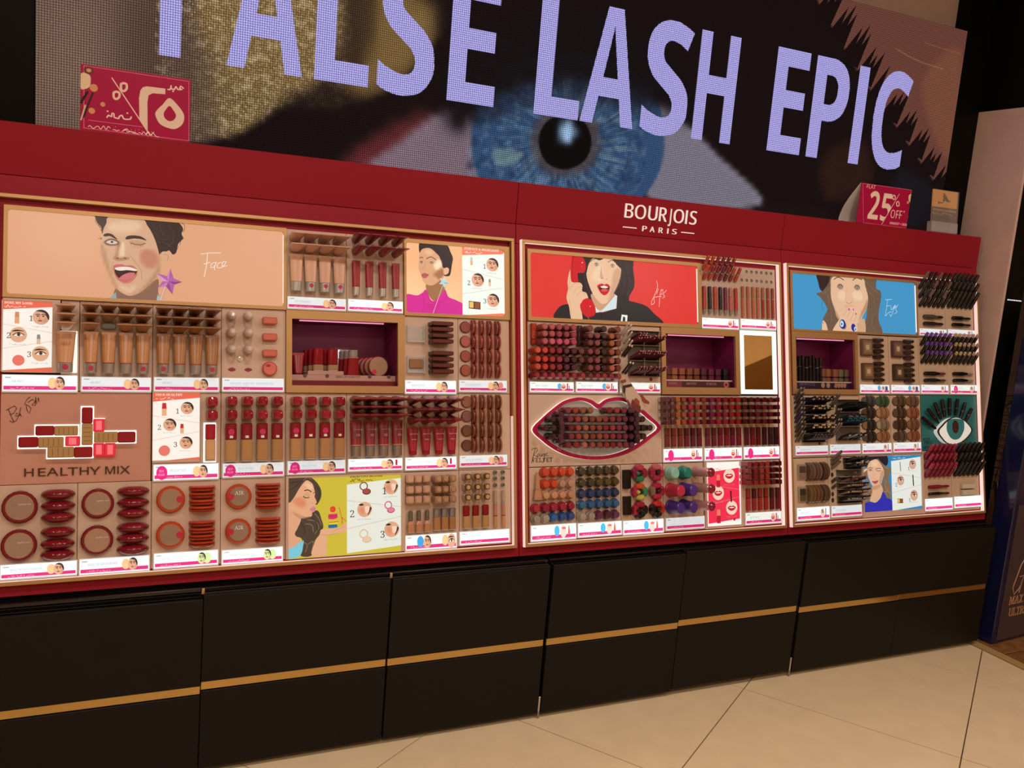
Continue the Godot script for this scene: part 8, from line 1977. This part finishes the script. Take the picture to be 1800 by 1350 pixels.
	# brow palettes
	for i in 2:
		var t := thing("brow_palette", "%s flat clear brow palette with two brown shades" % ["upper", "lower"][i], "palette", bx([2.5143, 2.5142][i], [0.2386, 0.152][i], 0.002), "brow palettes facing out")
		part("case", box(0.042, 0.060, 0.006, 0.001), clear(0xb89c84, 0.5), t, at(0, 0, 0.003))
		part("shade_pan", box(0.028, 0.024, 0.003, 0.0005), pm([0x4a3026, 0x32261c][i], 0.45), t, at(0, 0.010, 0.0075))
		part("shade_pan", box(0.028, 0.022, 0.003, 0.0005), pm([0x7c5a48, 0x544224][i], 0.45), t, at(0, -0.014, 0.0075))
		for c in 3:
			prod("brow_palette", "rounded brown brow palette on edge, %s group, %s from left" % [["upper", "lower"][i], ORD[c]], "palette", "brow palettes on edge", EDGE, [2.5496,2.5832,2.6213][c], [0.2382, 0.1514][i], 0.002, [["case_base", 0.014, 0.072, 0.030, 0.072, 0.030, -2.0, 0.002, pm([0x5e4232, 0x5a4034, 0x4a3426, 0x6a4a2c, 0x6e3e26, 0x553b2c][i * 3 + c], 0.15)], ["seam", 0.0015, 0.068, 0.028, 0.068, 0.028, -2.0, 0.0, pm(0x241812, 0.4)], ["lid", 0.014, 0.072, 0.030, 0.072, 0.030, -2.0, 0.002, pm([0x6a4c3c, 0x644a3c, 0x5e3c2c, 0x64482c, 0x5e4030, 0x4e3a2c][i * 3 + c], 0.12)]], -0.015)
	# brow pencils
	for r in 5:
		prod("brow_pencil", "thick slanted brow pencil, %s from the top, beside brow pockets" % ORD[r], "pencil", "slanted brow pencils", [Vector3(0.2, 0.62, 0.76).normalized(), Vector3(0, 0.76, -0.62).normalized()], 2.6706, [0.2811,0.2643,0.2477,0.195,0.1703][r], 0.004, pencil([0x6a564a, 0x5e4a40, 0x6c5c46, 0x3c2c24, 0x4a382e][r], [0.052, 0.046, 0.042, 0.022, 0.020][r], 0x4a3c34, 0.0125))
	for r in 3: prod("empty_hole", "empty dark hole in brow pencil tray, %s from the top" % ORD[r], "hole ring", "empty holes in the brow pencil tray", END, 2.6724, [0.2228,0.1465,0.1229][r], 0.002, [["ring", 0.002, 0.014, 0.020, 0.013, 0.018, 2.0, 0.0, pm(0x5a4838, 0.4)], ["plug", 0.0004, 0.010, 0.014, 0.010, 0.014, 2.0, 0.0, pm(0x1e1612, 0.6)]])  # dark flat disc stands in for the shade inside each hole
	var bp_ := [[[2.7312,0.2883,2.8176,0.2665], 8, "first", [0x1c1614, 0x141010], [0x2a2220, 0x8c7c6c]], [[2.7348,0.2654,2.8196,0.2412], 10, "second", [0x241c1c, 0x1c1616], [0x4a3c38, 0x9c8c7c]], [[2.6945,0.2416,2.8185,0.2116], 2, "third", [0x5a4c30, 0x4c4028], [0x6a5a40]], [[2.695,0.2135,2.8191,0.1875], 6, "fourth", [0x8a5440, 0x965c48, 0x2c1c18], [0x1a1210, 0x8a6a58]], [[2.6956,0.1893,2.8196,0.1623], 16, "fifth", [0x6c5044, 0x8c6c58, 0x2c2018], [0x9c7c68, 0x2c2420]], [[2.6953,0.165,2.8171,0.1372], 18, "sixth", [0x7c5c48, 0x4c382c, 0x1c1614], [0xa88c74, 0x34281f]], [[2.6952,0.1391,2.8161,0.1099], 18, "seventh", [0x2c241c, 0x54463a, 0x1a1612], [0x8c7c6a, 0x2a221c]]]
	for q in bp_:
		var a: Array = q[0]
		pocket(a[0], a[3], a[2], a[1], "brow pencil pocket, %s from the top" % q[2])
		bundle("brow_pencil", "brow pencil lying in pocket", "%s brow pocket" % q[2], "brow pencils in the pockets", a[0] + 0.003, a[2] - 0.002, a[3], q[1], q[3], q[4], 0.05, 2)

func eye_sign() -> void:
	var p := tray(3.180, 0.307, 3.523, 0.539, "teal panel", 0x1f5c58)
	p.set_meta("label", "teal feature panel behind the large eye-shaped sign")
	var inv := p.transform.affine_inverse()
	word("lettering", "MASCARA", 0.007, 0.0006, pm(0x10302e, 0.5), p, inv * bx(3.1848, 0.3499, 0.0025))
	word("lettering", "TWIST", 0.015, 0.0006, pm(0x0c201f, 0.5), p, inv * bx(3.187, 0.3287, 0.0025))
	word("lettering", "UP THE VOLUME", 0.010, 0.0006, pm(0x0c201f, 0.5), p, inv * bx(3.1872, 0.3109, 0.0025))
	var outl := Art.curve(v2([3.2441,0.3863,3.272,0.4128,3.3108,0.4371,3.3547,0.447,3.3981,0.4381,3.4357,0.4159,3.4566,0.3888,3.4274,0.3596,3.3877,0.3387,3.3436,0.3297,3.3005,0.3342,3.2693,0.3548]), true, 4)
	var inl := Art.curve(v2([3.2516,0.3859,3.2773,0.4101,3.3133,0.4334,3.3545,0.4437,3.3957,0.4351,3.4311,0.4137,3.4499,0.3888,3.423,0.3615,3.3845,0.341,3.3437,0.3323,3.3028,0.3367,3.2737,0.3562]), true, 4)
	var org := Vector2(3.18, 0.30)
	for a in [outl, inl]:
		for k in a.size(): a[k] -= org
	if Geometry2D.is_polygon_clockwise(outl):
		outl.reverse()
		inl.reverse()
	var t := thing("eye_sign", "white eye-shaped sign with teal iris standing proud of teal panel", "sign", bx(org.x, org.y, 0.002))
	part("lit_body", plate(inl, 0.0265), glow(0xe4e4dc, 0.5, 0.85), t)
	part("outline", band(outl, inl, 0.004), pm(0x2a1c16, 0.3), t, at(0, 0, 0.024))
	var iris := PackedVector2Array()
	for a in v2([3.3062,0.4312,3.3298,0.4378,3.3543,0.4399,3.3816,0.4375,3.4032,0.4305,3.4061,0.3995,3.3951,0.377,3.3749,0.3566,3.3484,0.3502,3.3232,0.3573,3.3053,0.3781,3.2983,0.4006]): iris.append(a - org)
	iris = Art.curve(iris, true, 4)
	part("iris", plate(iris, 0.0012), pm(0x2c7c7c, 0.35), t, at(0, 0, 0.0265))
	var pu := PackedVector2Array()
	for i in 20: pu.append(Vector2(3.351, 0.4046) - org + Vector2(cos(TAU * i / 20) * 0.0195, sin(TAU * i / 20) * 0.0275))
	part("pupil", plate(pu, 0.001), pm(0x3c1c1a, 0.3), t, at(0, 0, 0.0277))
	var L := [[3.2492,0.3993,3.1679,0.4443], [3.2673,0.4214,3.2025,0.4794], [3.2847,0.4374,3.2424,0.5047], [3.3077,0.4455,3.2858,0.5197], [3.3377,0.451,3.3326,0.5259], [3.3732,0.4508,3.3821,0.5223], [3.404,0.4405,3.4283,0.5065], [3.4355,0.4274,3.4672,0.481]]
	for i in 8:
		var a := Vector3(L[i][0], L[i][1], 0.014)
		var b := Vector3(L[i][2], L[i][3], 0.020)
		var z := (b - a).normalized()
		var l := (b - a).length()
		prod("mascara", "black mascara set as eyelash on eye sign, %s from left" % ORD[i], "mascara", "mascaras set as lashes on the eye sign", [z, (Vector3(0, 0, 1) - z * z.z).normalized()], a.x, a.y, a.z, [["cap", l * 0.45, 0.012, 0.012, 0.0165, 0.0165, 2.0, 0.001, pm(0x0f0c0c, 0.15)], ["ring", 0.002, 0.0168, 0.0168, 0.0168, 0.0168, 2.0, 0.0, pm(0x6a6060, 0.2, 0.5)], ["body", l * 0.55, 0.0165, 0.0165, 0.0155, 0.0155, 2.0, 0.001, pm(0x151111, 0.12)]])

func eye_niche() -> void:
	niche([2.476, 0.539, 2.822, 0.784], [2.496,0.5598,2.8064,0.7597], 0.13, "gold-framed magenta niche with black mascaras and small jars")
	var sh := thing("product_stand", "pale shelf with dark printed front in the right niche", "stand", bx(0, 0, 0))
	var v1: float = 0.5907
	var v0: float = 0.5623
	var x0: float = 2.5108
	var x1: float = 2.8176
	part("shelf", box(x1 - x0, 0.005, 0.10, 0.001), pm(0xb09c88, 0.3), sh, at((x0 + x1) / 2, v1 - 0.0025, -0.064))
	part("front_print", box(x1 - x0 - 0.004, v1 - v0 - 0.006, 0.004), pm(0x1c1226, 0.35), sh, at((x0 + x1) / 2, (v0 + v1 - 0.006) / 2, -0.018))
	for i in 2: part("print", piece(0.0006, 0.020, 0.022, 0.020, 0.022, 2.0, 0.0), pm(0x9c7058, 0.4), sh, at([2.6552,2.6826][i], (v0 + v1) / 2, -0.0158))
	word("print", "SMOKY STYLE", 0.011, 0.0004, pm(0x6a5a70, 0.4), sh, at(2.5315, (v0 + v1) / 2 - 0.006, -0.0158), "Droid Sans", 0.9)
	for i in 4: part("print", box(0.014, 0.018, 0.0005), pm(0x9a6a54, 0.4), sh, Transform3D(Basis(Vector3(0, 0, 1), -0.4), Vector3([2.7235,2.7394,2.7553,2.7712][i], (v0 + v1) / 2, -0.0156)))
	var hh: float = 0.6897 - 0.5918
	for r in 2:
		for c in 8: product("mascara", "black mascara standing in right niche, %s row, %s from left" % [["front", "back"][r], ORD[c]], "mascara", lerpf(2.5318, 2.6602, c / 7.0) - r * 0.004, v1, FRONT, -0.032 - r * 0.030, [["body", hh * (0.55 + 0.05 * (c % 3)), 0.0145, 0.0145, 0.0145, 0.0145, 2.0, 0.001, pm([0x14121a, 0x14110f, 0x1c1416][c % 3], 0.12)], ["ring", 0.003, 0.0142, 0.0142, 0.0142, 0.0142, 2.0, 0.0, pm([0x8a7c78, 0x6c5a34, 0x2a2424][c % 3], 0.2, 0.6)], ["cap", hh * (0.42 - 0.02 * (c % 4)), 0.0142, 0.0142, 0.013, 0.013, 2.0, 0.0015, pm(0x121010, 0.12)]], "products standing in the right niche")
	for r in 2:
		for c in 5: product("cream_jar", "small %s jar standing in right niche, %s row, %s from left" % [["brown", "amber", "copper", "olive", "grey brown"][c], ["front", "back"][r], ORD[c]], "jar", [2.6728,2.6963,2.7347,2.7632,2.7953][c] - r * 0.005, v1, FRONT, -0.034 - r * 0.034, [["jar", 0.016, 0.024, 0.024, 0.026, 0.026, 3.0, 0.002, pm([0x6c4a40, 0x7a4438, 0x7a4840, 0x5e5038, 0x523c32][c], 0.1)], ["ring", 0.004, 0.022, 0.022, 0.022, 0.022, 2.0, 0.0, pm(0x120c0a, 0.3)], ["lid", 0.031, 0.028, 0.028, 0.027, 0.027, 3.0, 0.002, pm([0x6a3c24, 0x7a4a20, 0x7c4030, 0x5c5030, 0x523a30][c], 0.2)]], "products standing in the right niche")

func _ready() -> void:
	var cam := Camera3D.new()
	cam.name = "camera"
	cam.fov = 46.187
	cam.position = Vector3(0, 1.55, 2.4735)
	cam.basis = Basis.from_euler(Vector3(-0.147765, -0.450397, 0.0831990))
	cam.near = 0.05
	cam.far = 60.0
	add_child(cam)
	cam.current = true
	var env := Environment.new()
	env.background_mode = Environment.BG_COLOR
	env.background_color = Color(0.02, 0.018, 0.016)
	env.tonemap_mode = Environment.TONE_MAPPER_LINEAR
	env.tonemap_exposure = 1.0
	env.sdfgi_enabled = true
	env.ssao_enabled = true
	env.ssil_enabled = true
	var we := WorldEnvironment.new()
	we.name = "world"
	we.environment = env
	add_child(we)
	setting()
	units()
	screen()
	drawers()
	signs()
	right_side()
	board()
